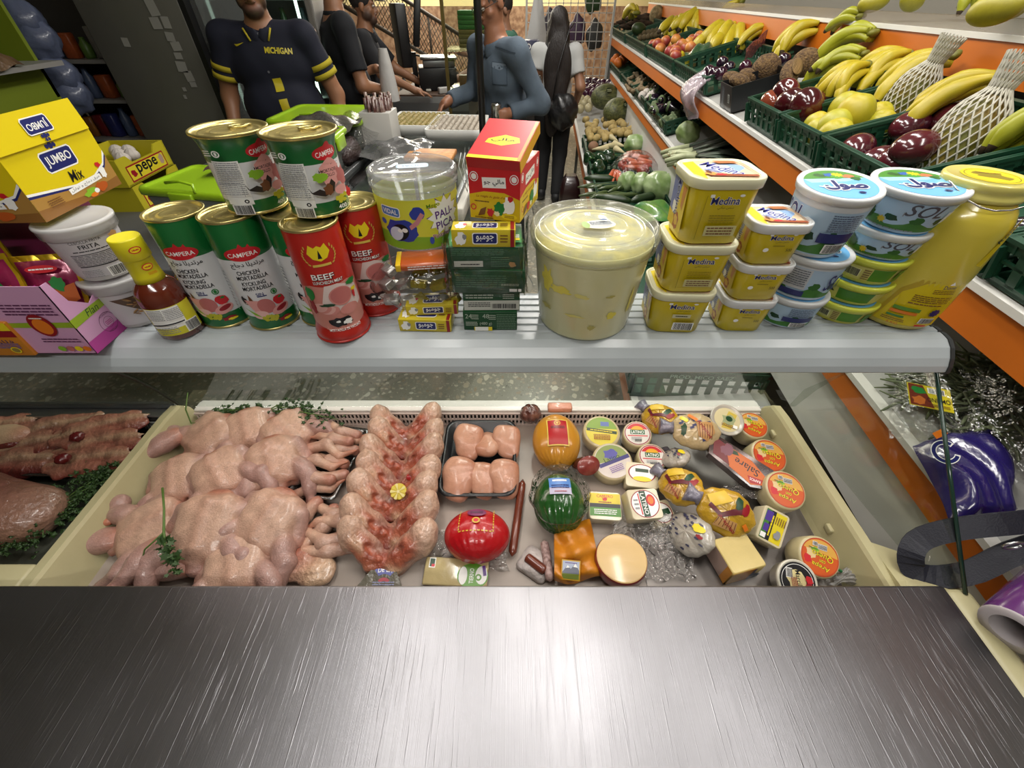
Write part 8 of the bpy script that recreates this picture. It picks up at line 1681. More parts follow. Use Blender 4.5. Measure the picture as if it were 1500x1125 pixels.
for i,(px,py,lab) in enumerate(((22,30,'pale blue plastic sack, uppermost of the sacks by the lime shelf'),(45,58,'pale blue plastic sack in the middle of the sacks'),(78,112,'dark blue plastic sack below the pale ones'),(95,140,'bluish plastic sack lowest, beside the yellow carton lid'))):
 p=atw(px,py,2.78);o=MB().ell((0,0,0),(.13,.09,.10),0,22,14,lambda q:1+.12*math.sin(6*q.x+4*q.z)*math.sin(5*q.y+1)).build('plastic_sack',mat('sack '+str(i % 2),('#5d6680','#333a52')[i // 2],.35,coat=.3,bump=.6,bs=25,var=.5,vs=10),None,p);tag(o,lab,'sack','plastic sacks')
 # red folding rack
redm=mat('red enamel','#8e1a1e',.4);t=thing('red_rack','red metal rack beside the man in black','rack',(-1.60,4.36,0))
for s in (0,1):MB().box((.0+.16*s,-.06+.14*s,.95),(.03,.02,1.5),rot=(0,R(-3),0)).build('upright',redm,t)
MB().box((.08,.02,.95),(.14,.01,.5)).build('panel',redm,t)
for z in (.5,1.2,1.6):MB().box((.08,.01,z),(.16,.02,.02)).build('rail',redm,t)
# checkout
t=thing('checkout_counter','checkout counter with brown belt and rounded steel front','counter',(-.86,4.98,.04),R(-4))
b=MB();b.rings([[(x,y,z) for y,z in ((-.30,.70),(-.335,.74),(-.345,.80),(-.335,.86),(-.30,.90),(.5,.90),(.5,.70))] for x in (-.24,.48)],0,False);b.build('front_moulding',stl,t)
MB().box((.12,.1,.906),(.70,.74,.012)).build('belt',mat('belt brown','#4e3a2c',.6),t);MB().box((.12,.12,.35),(.68,.66,.70)).build('body',mat('dark body','#1f1e1d',.6),t);MB().box((-.10,-.24,.5),(.26,.02,.36)).build('wood_panel',mat('wood panel','#6b5742',.5,var=.5,vs=6,stretch=(1,12,12)),t)
p=atw(612,72,5.1);t=thing('cash_register','black cash register monitor and steel scale on the checkout','cash register',(p.x,p.y,.953),R(10))
MB().box((.02,0,.50),(.06,.30,.34),0,.01,rot=(0,R(10),0)).build('monitor',blk,t);MB().box((-.14,.04,.40),(.10,.24,.46),0,.01,rot=(0,0,R(14))).build('screen',blk,t);MB().box((-.05,.06,.14),(.05,.05,.28)).build('stand',blk,t);MB().box((.16,-.05,.09),(.36,.32,.18),0,.01).build('base',blk,t);MB().box((.18,-.08,.25),(.34,.28,.02),0,.006).build('scale_plate',mat('scale steel','#a9abad',.2,1.),t);MB().box((.18,-.08,.21),(.30,.24,.06),0,.01).build('scale_body',stl,t)
for i,(px,py,lab,m_,d_) in enumerate(((630,118,'red and white packet on the checkout belt',redm,(.10,.06,.07)),(646,115,'green packet standing on the checkout belt',mat('packet green','#2a5a30',.4),(.07,.05,.10)),(618,127,'small white cap on the checkout belt',wm,(.05,.05,.02)),(640,130,'white and red pack lying on the checkout belt',mat('packet white','#a5a3a0',.5),(.10,.05,.05)))):
 p=at(px,py,.99);p.y=min(p.y,5.3);tag(MB().box((0,0,0),d_,0,.008).build('grocery_item',m_,None,(p.x+.06,p.y,.953+d_[2]/2),(0,0,R(20*i-30))),lab,'grocery')
 # glass cabinet with gilt posts
brass=mat('gilt post','#6e5f33',.4,.6);t=thing('glass_screen','glass screen with gilt corner posts and shelves in front of the checkout','glass cabinet',(-.34,3.75,0),RA)
for x in (-.13,.22):MB().box((x,0,1.35),(.022,.022,1.5)).build('post',brass,t)
MB().box((.045,0,1.35),(.33,.006,1.5)).build('glass_pane',glassy('screen glass',(.82,.85,.8),.03,1.2),t);MB().box((.045,.16,1.12),(.36,.30,.012)).build('shelf',glassy('shelf glass',(.8,.85,.8),.05,1.),t);MB().box((.045,.16,1.352),(.36,.30,.012)).build('shelf',glassy('shelf glass'),t)
MB().box((.05,.15,.42),(.4,.34,.84)).build('base',mat('dark cabinet','#26241f',.5),t)
gc,oc=mat('green carton','#2f6a2a',.5),mat('olive carton','#6d6330',.5)
for i in range(8):
 k=i // 4;o=MB().box((0,0,0),(.20,.16,.024),0,.002).build('flat_carton',(oc,gc)[k],None,(-.275,3.93,1.372+.0255*i),(0,0,RA));tag(o,('olive' if k == 0 else 'green')+' flat carton in the stack behind the glass screen','carton',('olive' if k == 0 else 'green')+' cartons behind the screen')
for i,(x,c,lab) in enumerate(((-.36,'#7a5a3a','small printed box with a picture on the glass cabinet shelf'),(-.27,'#a85a2a','orange box on the glass cabinet shelf'),(-.19,'#6a5a4a','brown box on the glass cabinet shelf'))):tag(MB().box((0,0,.0),(.075,.07,.07),0,.003).build('small_box',mat('small box '+c,c,.5),None,(x,3.90,1.163),(0,0,RA)),lab,'box')
# wire grid at the far end with things hanging
t=thing('wire_grid','white wire display grid at the far end of the aisle','wire grid',(.72,6.9,0));gw_=mat('grid white','#b5b5b0',.4)
b=MB()
for i in range(13):b.box((-.54+.09*i,0,1.5),(.008,.008,1.7))
for i in range(20):b.box((0,0,.66+.09*i),(1.10,.008,.008))
b.build('grid',gw_,t)
for x in (-.54,.54):MB().box((x,.0,1.2),(.025,.025,2.4)).build('post',gw_,t)
o=sheet('hanging_bag',lambda u,v:Vector((.30+.26*(u-.5)*(.35+.65*min(1,1.6*v)),6.55-.05*math.sin(PI*u)*math.sin(PI*v),1.62-.70*v+.02*math.sin(7*u))),14,16,mat('white bag','#b4b4b2',.5,bump=.4,bs=20),None,.003);tag(o,'white plastic bag hanging beside the woman with long hair','bag')
t=thing('blue_box','blue printed box behind the man in denim','box',(.13,6.0,0));MB().box((0,0,1.10),(.34,.2,.34),0,.006).build('box',mat('box blue','#1e2348',.4),t);MB().box((0,0,.46),(.4,.3,.92)).build('stand',mat('stand dark','#302d2a',.6),t)
a=Art();a.text('OREO',-.02,.12,.05,WHITE,.2,bold=.05);a.blob(.08,-.05,.05,.04,ORG,3);a.put('print',on_plane((0,-.1002,1.10),(1,0,0),(0,0,1)),t)
t=thing('broom_stick','wooden stick standing against the wire grid','stick',(.66,6.78,0));MB().tube([(0,0,0),(0,.04,1.48)],.016,8).build('stick',mat('stick wood','#8a6a48',.6),t)
for i,(x,z,c,lab) in enumerate(((.50,1.35,'#3a3440','dark bag hanging on the wire grid, left one'),(.85,1.30,'#4a3550','purple bag hanging on the wire grid'),(1.02,1.62,'#2f4a2a','green leaves hanging on the wire grid'),(1.08,1.25,'#3a3a38','dark sack on the wire grid at its right end'),(.62,1.08,'#33302e','dark bundle low on the wire grid'))):
 o=MB().ell((0,0,0),(.11,.07,.16),0,18,12,lambda q:1+.14*math.sin(5*q.x+3*q.z)).build('hanging_goods',mat('goods '+c,c,.6,var=.5,vs=12),None,(x,7.05,z));tag(o,lab,'bag')
 # stair rail with mesh infill against the street wall, and the bicycle
rust=mat('dark rail','#3a3026',.6);t=thing('stair_railing','dark stair railing with diamond mesh outside the shop','railing',(-1.75,8.6,0))
def rail(a,b_,r=.02):return MB().tube([a,b_],r,8)
S0,S1=Vector((-1.3,0,2.3)),Vector((1.35,0,.95))
rail(S0,S1,.028).build('handrail',rust,t);rail(S0-Vector((0,0,.55)),S1-Vector((0,0,.55)),.03).build('lower_rail',rust,t)
for f in (0,.33,.66,1):p_=S0.lerp(S1,f);rail(p_,p_-Vector((0,0,.95)),.018).build('post',rust,t)
b=MB()
for i in range(46):
 f=i/45;p0=S0.lerp(S1,f);q=p0-Vector((0,0,.55));e_=S0.lerp(S1,min(1,f+.13));g_=S0.lerp(S1,max(0,f-.13))
 b.tube([p0,e_-Vector((0,0,.55))],.005,4);b.tube([p0,g_-Vector((0,0,.55))],.005,4)
b.build('wire_mesh',mat('mesh wire','#4d4232',.6),t)
t=thing('bicycle','black bicycle parked beyond the checkout','bicycle',(-1.42,7.3,0),R(62));bk=mat('bike black','#1a1a1a',.4);ty=mat('tyre','#151413',.7);chs_=mat('chrome','#a5a5a3',.2,1.)
for x,nm in ((-.52,'rear_wheel'),(.52,'front_wheel')):
 o=MB().tube([(x+.33*math.cos(a),0,.35+.33*math.sin(a)) for a in [2*PI*i/40 for i in range(41)]],.022,8,cap=False).build(nm,ty,t);b=MB()
 for k in range(14):a=PI*2*k/14;b.tube([(x,0,.35),(x+.31*math.cos(a),0,.35+.31*math.sin(a))],.003,4)
 b.tube([(x,-.04,.35),(x,.04,.35)],.025,8);b.build('spokes',chs_,o)
b=MB()
for a,c in (((-.52,0,.35),(-.08,0,.32)),((-.08,0,.32),(-.2,0,.86)),((-.2,0,.80),(.36,0,.82)),((-.08,0,.32),(.40,0,.72)),((-.52,0,.35),(-.19,0,.78)),((.36,0,.88),(.41,0,.66))):b.tube([a,c],.018,8)
b.build('frame',bk,t);b=MB()
for s in (-1,1):b.tube([(.41,.0,.66),(.43,s*.05,.62),(.52,s*.05,.35)],.014,8)
b.build('fork',chs_,t);MB().tube([(.30,-.30,1.02),(.38,-.1,.98),(.36,0,.94),(.38,.1,.98),(.30,.30,1.02)],.014,8).build('handlebar',bk,t);MB().tube([(.36,0,.88),(.36,0,.95)],.014,8).build('stem',bk,t);MB().ell((-.22,0,.93),(.13,.07,.035),0,18,10,lambda q:1-.3*q.x).build('saddle',bk,t);MB().tube([(-.2,0,.82),(-.21,0,.92)],.013,8).build('seat_post',chs_,t);MB().tube([(-.08+.09*math.cos(a),.05,.32+.09*math.sin(a)) for a in [2*PI*i/20 for i in range(21)]],.006,5,cap=False).build('chainring',chs_,t)
t=thing('street_pole','pale yellow pole beyond the checkout','pole',(-.52,8.9,0));MB().tube([(0,0,0),(0,0,2.6)],.035,10).build('pole',mat('pole yellow','#b59f62',.5),t)
t=thing('street_column','grey square column beyond the glass screen','column',(-.22,8.3,0));MB().box((0,0,1.4),(.26,.26,2.8)).build('column',mat('column grey','#7d7c7a',.6),t)
t=thing('slanted_board','pale slanted board leaning behind the man in denim','board',(.42,7.7,0));MB().box((0,0,.85),(1.1,.05,.5),rot=(0,R(-38),0)).build('board',mat('pale board','#a08f6e',.6),t);MB().box((.1,.1,.4),(.6,.3,.8)).build('support',mat('board support','#4b463f',.6),t)
# ---------------------------------------------------------------- people
SK=['#8f6448','#7a5138','#2a211c','#a06a58','#15120f','#6d4834']
skinm=mat('person skin',vc=True,rough=.5)
def hand(pr,w,d,pn,side,curl=.6,sc=1.):
 """palm, four unequal bent fingers and a thumb from its side; w wrist, d direction, pn palm normal"""
 w,d,pn=Vector(w),Vector(d).normalized(),Vector(pn).normalized();s=d.cross(pn).normalized()*side;pc=w+d*.045*sc
 pr.append(cap(w,w+d*.03*sc,.022*sc,.026*sc,0));pr.append(cap(pc-s*.016*sc,pc+s*.016*sc+d*.01,.020*sc,.020*sc,0))
 for i,L in enumerate((.070,.080,.074,.058)):
  b0=w+d*.075*sc+s*(.026-.0175*i)*sc;m=b0+(d*math.cos(curl*.6)+pn*math.sin(curl*.6))*L*.5*sc;e=m+(d*math.cos(curl*1.7)+pn*math.sin(curl*1.7))*L*.5*sc
  pr.append(cap(b0,m,.0092*sc,.0086*sc,0,.006));pr.append(cap(m,e,.0086*sc,.0074*sc,0,.004))
 b0=w+d*.03*sc+s*.026*sc;m=b0+(d*.7+s*.6+pn*.25)*.034*sc;e=m+(d*.85+pn*.45+s*.1)*.03*sc
 pr.append(cap(b0,m,.0115*sc,.010*sc,0,.008));pr.append(cap(m,e,.010*sc,.0085*sc,0,.004))
def head(pr,sb,c,q,beard=None,sc=1.):
 """q: rotation of the head; face towards local -y"""
 c=Vector(c);Q=Euler(q).to_matrix();P=lambda x,y,z:c+Q @ (Vector((x,y,z))*sc);E_=lambda p,r,col,k=.012:ell(P(*p),[v*sc for v in r],col,q,k)
 pr += [E_((0,.012,.035),(.073,.092,.088),0),E_((0,-.02,-.035),(.060,.068,.075),0),E_((0,-.052,-.082),(.034,.032,.028),0),E_((0,-.074,.026),(.055,.02,.016),0),cap(P(0,-.084,.012),P(0,-.108,-.022),.0085*sc,.0135*sc,0,.006),E_((.013,-.094,-.026),(.009,.010,.008),0,.004),E_((-.013,-.094,-.026),(.009,.010,.008),0,.004),
E_((0,-.088,-.050),(.022,.010,.0052),3,.004),E_((0,-.086,-.060),(.019,.011,.006),3,.004),E_((.075,.012,-.004),(.010,.020,.032),0,.006),E_((-.075,.012,-.004),(.010,.020,.032),0,.006),E_((.045,-.05,-.02),(.022,.024,.022),0),E_((-.045,-.05,-.02),(.022,.024,.022),0)]
 if beard is not None:pr += [E_((0,-.058,-.080),(.050,.046,.042),beard,.006),E_((.052,-.024,-.050),(.020,.042,.040),beard,.006),E_((-.052,-.024,-.050),(.020,.042,.040),beard,.006),E_((0,-.096,-.040),(.030,.012,.007),beard,.004)]
 sb += [E_((.030,-.096,.010),(.016,.014,.010),1,.006),E_((-.030,-.096,.010),(.016,.014,.010),1,.006)]
 return P
def eyes(P,t,sc=1.):
 for s in (1,-1):
  MB().ell(P(s*.030,-.078,.010),(.0115*sc,)*3,0,12,8).build('eye',mat('eye white','#b5aca0',.2),t);MB().ell(P(s*.030,-.0865,.008),(.005*sc,)*3,0,10,6).build('iris',mat('eye dark','#1a1410',.15),t)
def person(label,x,y,rz,J,top,topcol,trousers,sleeve=.55,beard=None,headq=(0,0,0),build=1.,hands=None,heel=0.,pal=SK,fat=1.,collar=True,h=.010,pre=None,long=False,hem=.0):
 """J: joints in local metres, facing -y; top: shirt palette"""
 t=thing('person',label,'person',(x,y,0),rz);V_={k:Vector(v) for k,v in J.items()};pr=[];sb=[]
 pel,ch,nk=V_['pelvis'],V_['chest'],V_['neck'];ax=(ch-pel)
 tr=[ell(pel,(.165*build,.115*fat,.12),0),ell(pel.lerp(ch,.45),(.158*build,.115*fat,.15),0),ell(ch,(.175*build,.115,.16),0)]
 up=[cap(V_['shL'],V_['shR'],.062,.062,0),cap(ch+Vector((0,.01,.08)),nk,.10,.058,0)]
 pr += tr+up+[cap(nk-Vector((0,0,.05)),V_['head']-Vector((0,-.01,.05)),.056,.052,0)]
 for s in 'LR':
  pr += [cap(V_['sh'+s],V_['el'+s],.053*build,.042,0),cap(V_['el'+s],V_['wr'+s],.043,.026,0),cap(V_['hip'+s],V_['kn'+s],.085,.058,0),cap(V_['kn'+s],V_['an'+s],.058,.038,0),cap(V_['an'+s]+Vector((0,.03,-.04)),V_['an'+s]+Vector((0,-.13,-.05)),.036,.028,0)]
 P=head(pr,sb,V_['head'],headq,beard)
 for s,sd in (('L',1),('R',-1)):
  d,pn,cu=(hands or {}).get(s,((0,-.15,-1),(0,-.6,.1),.7));hand(pr,V_['wr'+s],d,pn,sd,cu)
 link('body',withmat(organic('body',pr,h,pal,k=.028,sub=sb,colw=.006),skinm),t)
 # shirt
 sp=[ell(pel+Vector((0,0,.03-hem)),(.184*build,.135*fat,.13),0),ell(pel.lerp(ch,.45),(.184*build,.135*fat,.18),0),ell(ch,(.188*build,.130,.17),0),cap(V_['shL'],V_['shR'],.068,.068,0),cap(ch+Vector((0,.01,.10)),nk-Vector((0,-.01,.075)),.10,.064,0)]
 if hem:sp.append(cap(pel+Vector((-.08,0,-hem)),pel+Vector((.08,0,-hem)),.118,.118,0))
 cuts=[];bands=[]
 for s in 'LR':
  a,e=V_['sh'+s],V_['el'+s];w=V_['wr'+s]
  if long:sp += [cap(a,e,.066,.058,0),cap(e,e.lerp(w,.95),.058,.044,0)];cuts.append((e.lerp(w,.95),(w-e).normalized(),.07));pass
  else:
   sp += [cap(a,a.lerp(e,sleeve+.1),.068,.068,0)];cuts.append((a.lerp(e,sleeve),(e-a).normalized(),.09))
   if pre == 'stripe':bands += [(a,e,sleeve-.24,sleeve-.15),(a,e,sleeve-.085,sleeve+.005)]
 sm=link('shirt',withmat(organic('shirt',sp,h,top,k=.03,colw=.003,wob=.0052 if long else .0030,wobs=22,cuts=cuts),topcol),t)
 for a,e,t0,t1 in bands:
  ax=(e-a).normalized();u_=ax.cross(Vector((0,1,0))).normalized();v_=ax.cross(u_);b=MB()
  b.rings([[a.lerp(e,q)+(u_*math.cos(2*PI*j/28)+v_*math.sin(2*PI*j/28))*r for j in range(28)] for q,r in ((t0,.066),(t0,.0715),(t1,.0715),(t1,.066))],0,True,False,False);b.build('sleeve_stripe',mat('stripe yellow',top[1],.85),t)
 if collar:
  cp=[]
  for k in range(20):
   an=2*PI*(k+.5)/20;fr_=max(0,math.cos(an));sx=math.sin(an)
   cp.append(ell(nk+Vector((.070*sx+(.012 if sx > 0 else-.012)*fr_,-.066*math.cos(an)-.012*fr_,-.030-.050*fr_)),(.022,.011,.020+.016*fr_),0,(0,0,an),.004))
  link('collar',withmat(organic('collar',cp,.007,[top[-1]],k=.006),topcol),t)
  # trousers and shoes
 tp=[ell(pel-Vector((0,0,.02)),(.172*build,.125*fat,.11),0)]
 for s in 'LR':tp += [cap(V_['hip'+s],V_['kn'+s],.098,.072,0),cap(V_['kn'+s],V_['an'+s]+Vector((0,0,.02)),.072,.056,0)]
 link('trousers',withmat(organic('trousers',tp,.013,[trousers],k=.03,wob=.002,wobs=26),mat('cloth',vc=True,rough=.85)),t)
 for s in 'LR':
  a=V_['an'+s];link('shoe',withmat(organic('shoe',[cap(a+Vector((0,.035,-.035)),a+Vector((0,-.14,-.05)),.044,.036,0),ell(a+Vector((0,.02,-.01)),(.048,.055,.04),0),ell(a+Vector((0,-.05,-.072)),(.048,.115,.012),1)],.009,['#1a1a1c','#6d6a66'],k=.02,cut=a.z-.085),mat('shoe',vc=True,rough=.6)),t)
 return t,P,sm
def joints(h,lean=(0,0),sw=.20,**kw):
 k=h/1.75;lx,ly=lean
 J=dict(pelvis=(0,0,.95*k),chest=(lx*.6,ly*.6,1.30*k),neck=(lx*.9,ly*.9,1.50*k),head=(lx,ly-.01,1.635*k),shL=(sw+lx*.8,ly*.8,1.42*k),shR=(-sw+lx*.8,ly*.8,1.42*k),elL=(sw+.07,.02,1.13*k),elR=(-sw-.07,.02,1.13*k),wrL=(sw+.09,-.05,.87*k),wrR=(-sw-.09,-.05,.87*k),
hipL=(.09,0,.91*k),hipR=(-.09,0,.91*k),knL=(.10,-.02,.50*k),knR=(-.10,-.02,.50*k),anL=(.11,.02,.09),anR=(-.11,.02,.09));J.update(kw);return J
cloth=mat('cloth',vc=True,rough=.85)
# man in the navy jersey
t,P,sm=person('man in a navy jersey with yellow sleeve stripes standing behind the lime boxes',-1.37,3.0,R(8),joints(1.80,(.0,-.03),.205,chest=(0,0,1.36),shL=(.215,-.02,1.475),shR=(-.215,-.02,1.475),neck=(0,-.02,1.56),elL=(.305,.02,1.20),wrL=(.32,-.06,.95),elR=(-.30,.0,1.20),wrR=(-.305,-.14,.98)),['#0b0f22','#a8981c','#0b0f22'],cloth,'#1a1c26',sleeve=.66,beard=2,headq=(R(16),0,R(12)),build=1.25,fat=1.2,pre='stripe',h=.007,hem=.10)
eyes(P,t)
hm=mat('hair black','#15110f',.7,bump=.5,bs=120)
def hair_cap(P,t,q,col,r=(.080,.098,.090),dz=.048,front=.075,m=None):
 c=P(0,.018,dz);o=link('hair',withmat(organic('hair',[ell(c,r,0,q)],.007,[col],k=.01,sub=[ell(P(0,-.105,.0),(.085,.075,front),0,q,.01),ell(P(0,.0,-.09),(.12,.07,.07),0,q,.01)],wob=.0015,wobs=90,speck=.3),mat('hair',vc=True,rough=.7,bump=.4,bs=150)),t);return o
hair_cap(P,t,(R(16),0,R(12)),'#17120f')
YB=ink('#b5a51e');jf=on_mesh(sm.data,(0,0,1.42),(1,0,0),(0,0,1));jp=lambda nm:a.put(nm,jf,t,maxu=.012,maxv=.012,off=.003)
a=Art();a.text('MICHIGAN',.08,.0,.027,YB,.135,-.06,bold=.1);jp('chest_lettering')
a=Art();a.poly([(-.14,.030),(-.132,.020),(-.122,.021),(-.085,.036),(-.120,.029),(-.132,.029)],YB);jp('chest_logo')
for y_ in (-.15,-.245):a=Art();a.rect(.03-(y_+.15)*.1,y_,.045,.062,YB,.1);jp('yellow_patch')
for v in (.07,-.09):a=Art();a.ell(.0,v,.006,.006,ink('#6a6a72'),10);jp('button')
for s in (-1,1):MB().tube([(s*.070,-.098,1.515),(s*.046,-.112,1.462)],.005,6).build('collar_trim',mat('stripe yellow','#a8981c'),t)
# man in black with his back turned
t,P,sm=person('man in a black polo seen from behind, one arm folded, by the checkout',-1.20,3.72,R(118),joints(1.84,(0,-.02),.21,elL=(.27,-.05,1.16),wrL=(.20,-.25,1.22),elR=(-.27,-.05,1.18),wrR=(-.12,-.27,1.12)),['#101218','#101218','#0d0f14'],cloth,'#16161a',sleeve=.75,headq=(0,0,0),build=1.12,fat=1.2,hem=.10,hands={'L':((-.6,-.5,.1),(0,.3,-.6),.5),'R':((.6,-.5,-.2),(0,.3,-.6),.8)})
eyes(P,t);hair_cap(P,t,(0,0,0),'#1c1512')
p=atw(566,108,3.62);o=sheet('carrier_bag',lambda u,v:p+Vector(((.075*(.35+v*.8-.35*v*v))*math.cos(2*PI*u)*(1+.1*math.sin(3*2*PI*u)),(.05*(.35+v*.8-.3*v*v))*math.sin(2*PI*u),.14-.30*v)),20,14,mat('white carrier','#b5b3b0',.45,bump=.4,bs=25),None,.002);tag(o,'white carrier bag held by the man in black','bag')
# man with a cap at the checkout
qh=(R(6),0,R(4));t,P,sm=person('man in a black shirt and printed cap leaning on the checkout belt',-1.36,4.72,R(96),joints(1.68,(0,-.10),.19,elL=(.26,-.26,1.12),wrL=(.20,-.52,1.0),elR=(-.24,-.20,1.14),wrR=(-.16,-.46,1.0)),['#14151a','#14151a','#101116'],cloth,'#1b1b20',sleeve=.8,headq=qh,hem=.06,hands={'L':((0,-1,-.15),(0,0,-1),.25),'R':((0,-1,-.2),(0,0,-1),.3)},beard=2)
eyes(P,t);hair_cap(P,t,qh,'#1a1412');o=link('cap',withmat(organic('cap',[ell(P(0,.01,.075),(.086,.104,.062),0,qh),ell(P(0,-.125,.052),(.062,.06,.008),0,qh)],.008,['#3a342c'],k=.01,cut=P(0,0,.045).z-.02),mat('cap cloth','#3d382f',.8,var=.9,vs=60,col2='#8a8272')),t)
# man in denim
qh=(R(24),0,R(-6));t,P,sm=person('man in a blue denim shirt with glasses looking down, holding a drink can',-.03,3.30,R(-52),joints(1.72,(.0,-.10),.205,elL=(.28,.05,1.14),wrL=(.19,-.13,1.10),elR=(-.27,-.08,1.16),wrR=(-.19,-.34,1.14)),['#4e5b68','#5a6875','#485562'],mat('denim',vc=True,rough=.85,bump=.3,bs=300,var=.5,vs=10),'#26282c',long=True,headq=qh,hem=.12,hands={'L':((.05,-1,-.1),(-.5,0,0),1.0),'R':((.2,-.9,-.4),(.3,0,-.6),.6)},pal=['#8a5d44','#70482f','#2a211c','#8a5a4a','#15120f','#6d4834'],h=.009)
eyes(P,t);hair_cap(P,t,qh,'#4a423c',(.077,.096,.090),.044,.085)
b=MB()
for s in (1,-1):
 c=[P(s*.032+.022*math.cos(a),-.104,.010+.016*math.sin(a)) for a in [2*PI*i/18 for i in range(19)]];b.tube(c,.0016,5,cap=False);b.tube([P(s*.054,-.102,.014),P(s*.078,-.04,.014),P(s*.080,.03,.010)],.0016,5)
b.tube([P(-.010,-.106,.012),P(.010,-.106,.012)],.0016,5);b.build('glasses',blk,t)
mw=T(t.location) @ E(*t.rotation_euler);DD,DL=ink('#2f3a46',.9),ink('#66727e',.9);df=on_mesh(sm.data,(.06,-.05,1.30),(.85,.53,0),(0,0,1));dp=lambda nm:a.put(nm,df,t,maxu=.012,maxv=.012,off=.003,step=.0012)
a=Art();a.rect(.0,-.01,.098,.10,DD);a.rect(0,-.01,.090,.092,ink('#465360',.9));dp('pocket')
a=Art();a.poly([(-.052,.05),(.052,.05),(.052,.022),(0,.008),(-.052,.022)],DD);a.poly([(-.048,.047),(.048,.047),(.048,.025),(0,.012),(-.048,.025)],DL);a.ell(0,.022,.006,.006,DD,10);dp('pocket_flap')
a=Art();a.line([(-.13,-.30),(-.125,.16)],.004,DD);dp('front_seam')
a=Art();a.line([(-.10,.125),(.02,.115),(.12,.10)],.004,DD);dp('yoke_seam')
hp=mw @ Vector((.165,-.215,1.09));o=MB().lathe([(.026,0),(.031,.006),(.031,.105),(.027,.115),(.025,.114),(.001,.113)],20).build('drink_can',tin,None,(hp.x,hp.y,1.045),(0,0,0));tag(o,'silver drink can in the denim man’s hand','can')
# woman with long hair
wpal=['#8a624a','#6e4a34','#2a211c','#8f5a4e','#15120f','#6d4834']
t,P,sm=person('woman in a white T-shirt with very long dark hair walking away down the aisle',.40,4.75,R(172),joints(1.55,(0,-.02),.165,elL=(.20,.04,1.06),wrL=(.20,-.10,.86),elR=(-.24,.05,1.02),wrR=(-.20,-.12,.84),knL=(.08,-.10,.46),anL=(.08,.04,.10),knR=(-.09,.02,.46),anR=(-.09,.22,.12)),['#a5a6a4','#a5a6a4','#a5a6a4'],cloth,'#0e0e11',sleeve=.62,headq=(0,0,R(10)),build=.84,fat=.85,collar=False,pal=wpal)
eyes(P,t)
link('hair',withmat(organic('hair',[ell(P(0,.016,.040),(.080,.096,.088),0),ell(P(0,.070,-.10),(.098,.055,.16),0),ell(P(.0,.120,-.30),(.125,.045,.24),0),ell(P(.01,.14,-.52),(.108,.040,.20),0),ell(P(.03,.148,-.68),(.066,.030,.15),0),cap(P(-.06,.01,.0),P(-.10,.02,-.28),.034,.030,0),cap(P(.06,.01,.0),P(.10,.02,-.28),.034,.030,0)],.008,['#1c1411'],k=.03,sub=[ell(P(0,-.11,-.02),(.068,.07,.085),0)],wob=.0,speck=.35),mat('long hair',vc=True,rough=.5,bump=.5,bs=30,stretch=(9,9,.6))),t)
t2=thing('shoulder_bag','black leather backpack hanging at the woman’s hip','bag',(.47,4.56,.84));MB().ell((0,0,0),(.14,.09,.15),0,28,18,lambda q:1+.06*math.sin(7*q.x+5*q.z)).build('bag',mat('black leather','#101012',.35,coat=.3,bump=.5,bs=30),t2);MB().tube([(-.10,-.02,.10),(-.06,-.0,.35),(.02,.1,.58),(.06,.16,.62)],.014,8,flat=.4).build('strap',blk,t2)
# cashier reaching behind the glass
t,P,sm=person('cashier in a green shirt reaching across behind the glass screen',.0,5.1,R(-78),joints(1.64,(0,-.08),.19,elL=(.25,-.24,1.20),wrL=(.20,-.50,1.26),elR=(-.25,-.26,1.12),wrR=(-.2,-.52,1.02)),['#2f5a48','#2f5a48','#2f5a48'],cloth,'#22242a',sleeve=.75,headq=(R(20),0,0),hands={'L':((0,-1,.2),(0,0,-1),.6),'R':((0,-1,-.2),(0,0,-1),.5)},pal=wpal)
eyes(P,t);hair_cap(P,t,(R(20),0,0),'#1a1412')
t=thing('dark_bottles_pack','dark pack of bottles standing on the aisle floor under the lowest shelf','pack',fs(4.35,.30,0),RA);MB().rr([(.2,.2,0),(.21,.21,.2),(.17,.17,.3),(.1,.1,.36)],.2,5).build('pack',mat('dark shrink pack','#2a1414',.3,coat=.5,var=.6,vs=20),t)
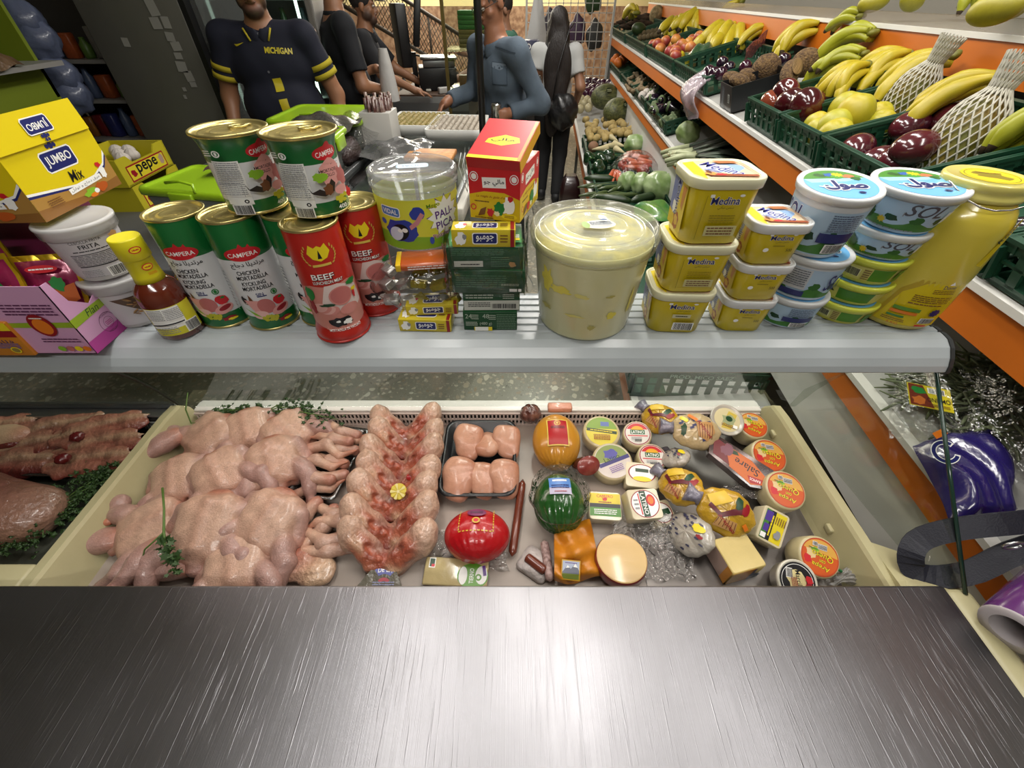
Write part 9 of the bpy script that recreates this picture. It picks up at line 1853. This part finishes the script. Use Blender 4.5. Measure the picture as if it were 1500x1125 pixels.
# ============================================================ lamps
w=bpy.data.worlds.new('w');SC.world=w;w.use_nodes=True
w.node_tree.nodes['Background'].inputs[0].default_value=(.75,.8,.9,1);w.node_tree.nodes['Background'].inputs[1].default_value=.12
def lamp(x,y,z,sx,sy,e,col=(1,.96,.9),rot=(0,0,0)):
 l=bpy.data.lights.new('area','AREA');l.shape='RECTANGLE';l.size=sx;l.size_y=sy;l.energy=e;l.color=col
 o=bpy.data.objects.new('area',l);COL.objects.link(o);o.location=(x,y,z);o.rotation_euler=rot;return o
tube_m=mat('fluorescent tube','#f4f4ff',.5,emit=1.8);hous=mat('lamp housing','#d8d8d4',.5)
def fixture(x,y,rz,e,L=1.2,label=None):
 t=thing('ceiling_lamp',label,'lamp',(x,y,2.86),rz)
 MB().box((0,0,.02),(L+.06,.16,.05),0,.01).build('housing',hous,t)
 for s in (-.04,.04):MB().tube([(-L/2,s,-.025),(L/2,s,-.025)],.013,10).build('tube',tube_m,t)
 lamp(x,y,2.80,L,.14,e,rot=(0,0,rz))
fixture(-.35,.75,R(90),13,label='twin-tube ceiling lamp above the deli counter')
fixture(.55,.9,R(90),17,label='twin-tube ceiling lamp above the right end of the deli counter')
fixture(.15,2.0,R(90),24,label='added twin-tube fill lamp over the aisle just past the deli counter')  # extra lamp, added to brighten the aisle floor and the rack riser
fixture(.35,3.6,R(90),40,label='twin-tube ceiling lamp above the aisle')
fixture(-.2,-1.0,0,18,label='added twin-tube fill lamp behind the photographer')  # unseen fill, added to light the fronts of the shelf goods
fixture(1.5,.35,R(90),12,label="added twin-tube fill lamp above the near right end of the produce rack")  # fill added to lift the dim riser right of the counter
fixture(1.3,1.9,R(90),12,label='twin-tube ceiling lamp above the near produce')
fixture(-.6,5.6,R(90),30,label='twin-tube ceiling lamp over the checkout')
lamp(-.04,.56,1.160,1.4,.02,.95,(1,.83,.74),rot=(R(14),0,0))
lamp(-.5,9.0,2.3,3.,1.2,130,(1,.93,.80),rot=(R(-50),0,0))
lamp(-.6,8.9,2.6,4.,1.,90,(1,.93,.8),rot=(R(35),0,0))
SC.view_settings.exposure=0.
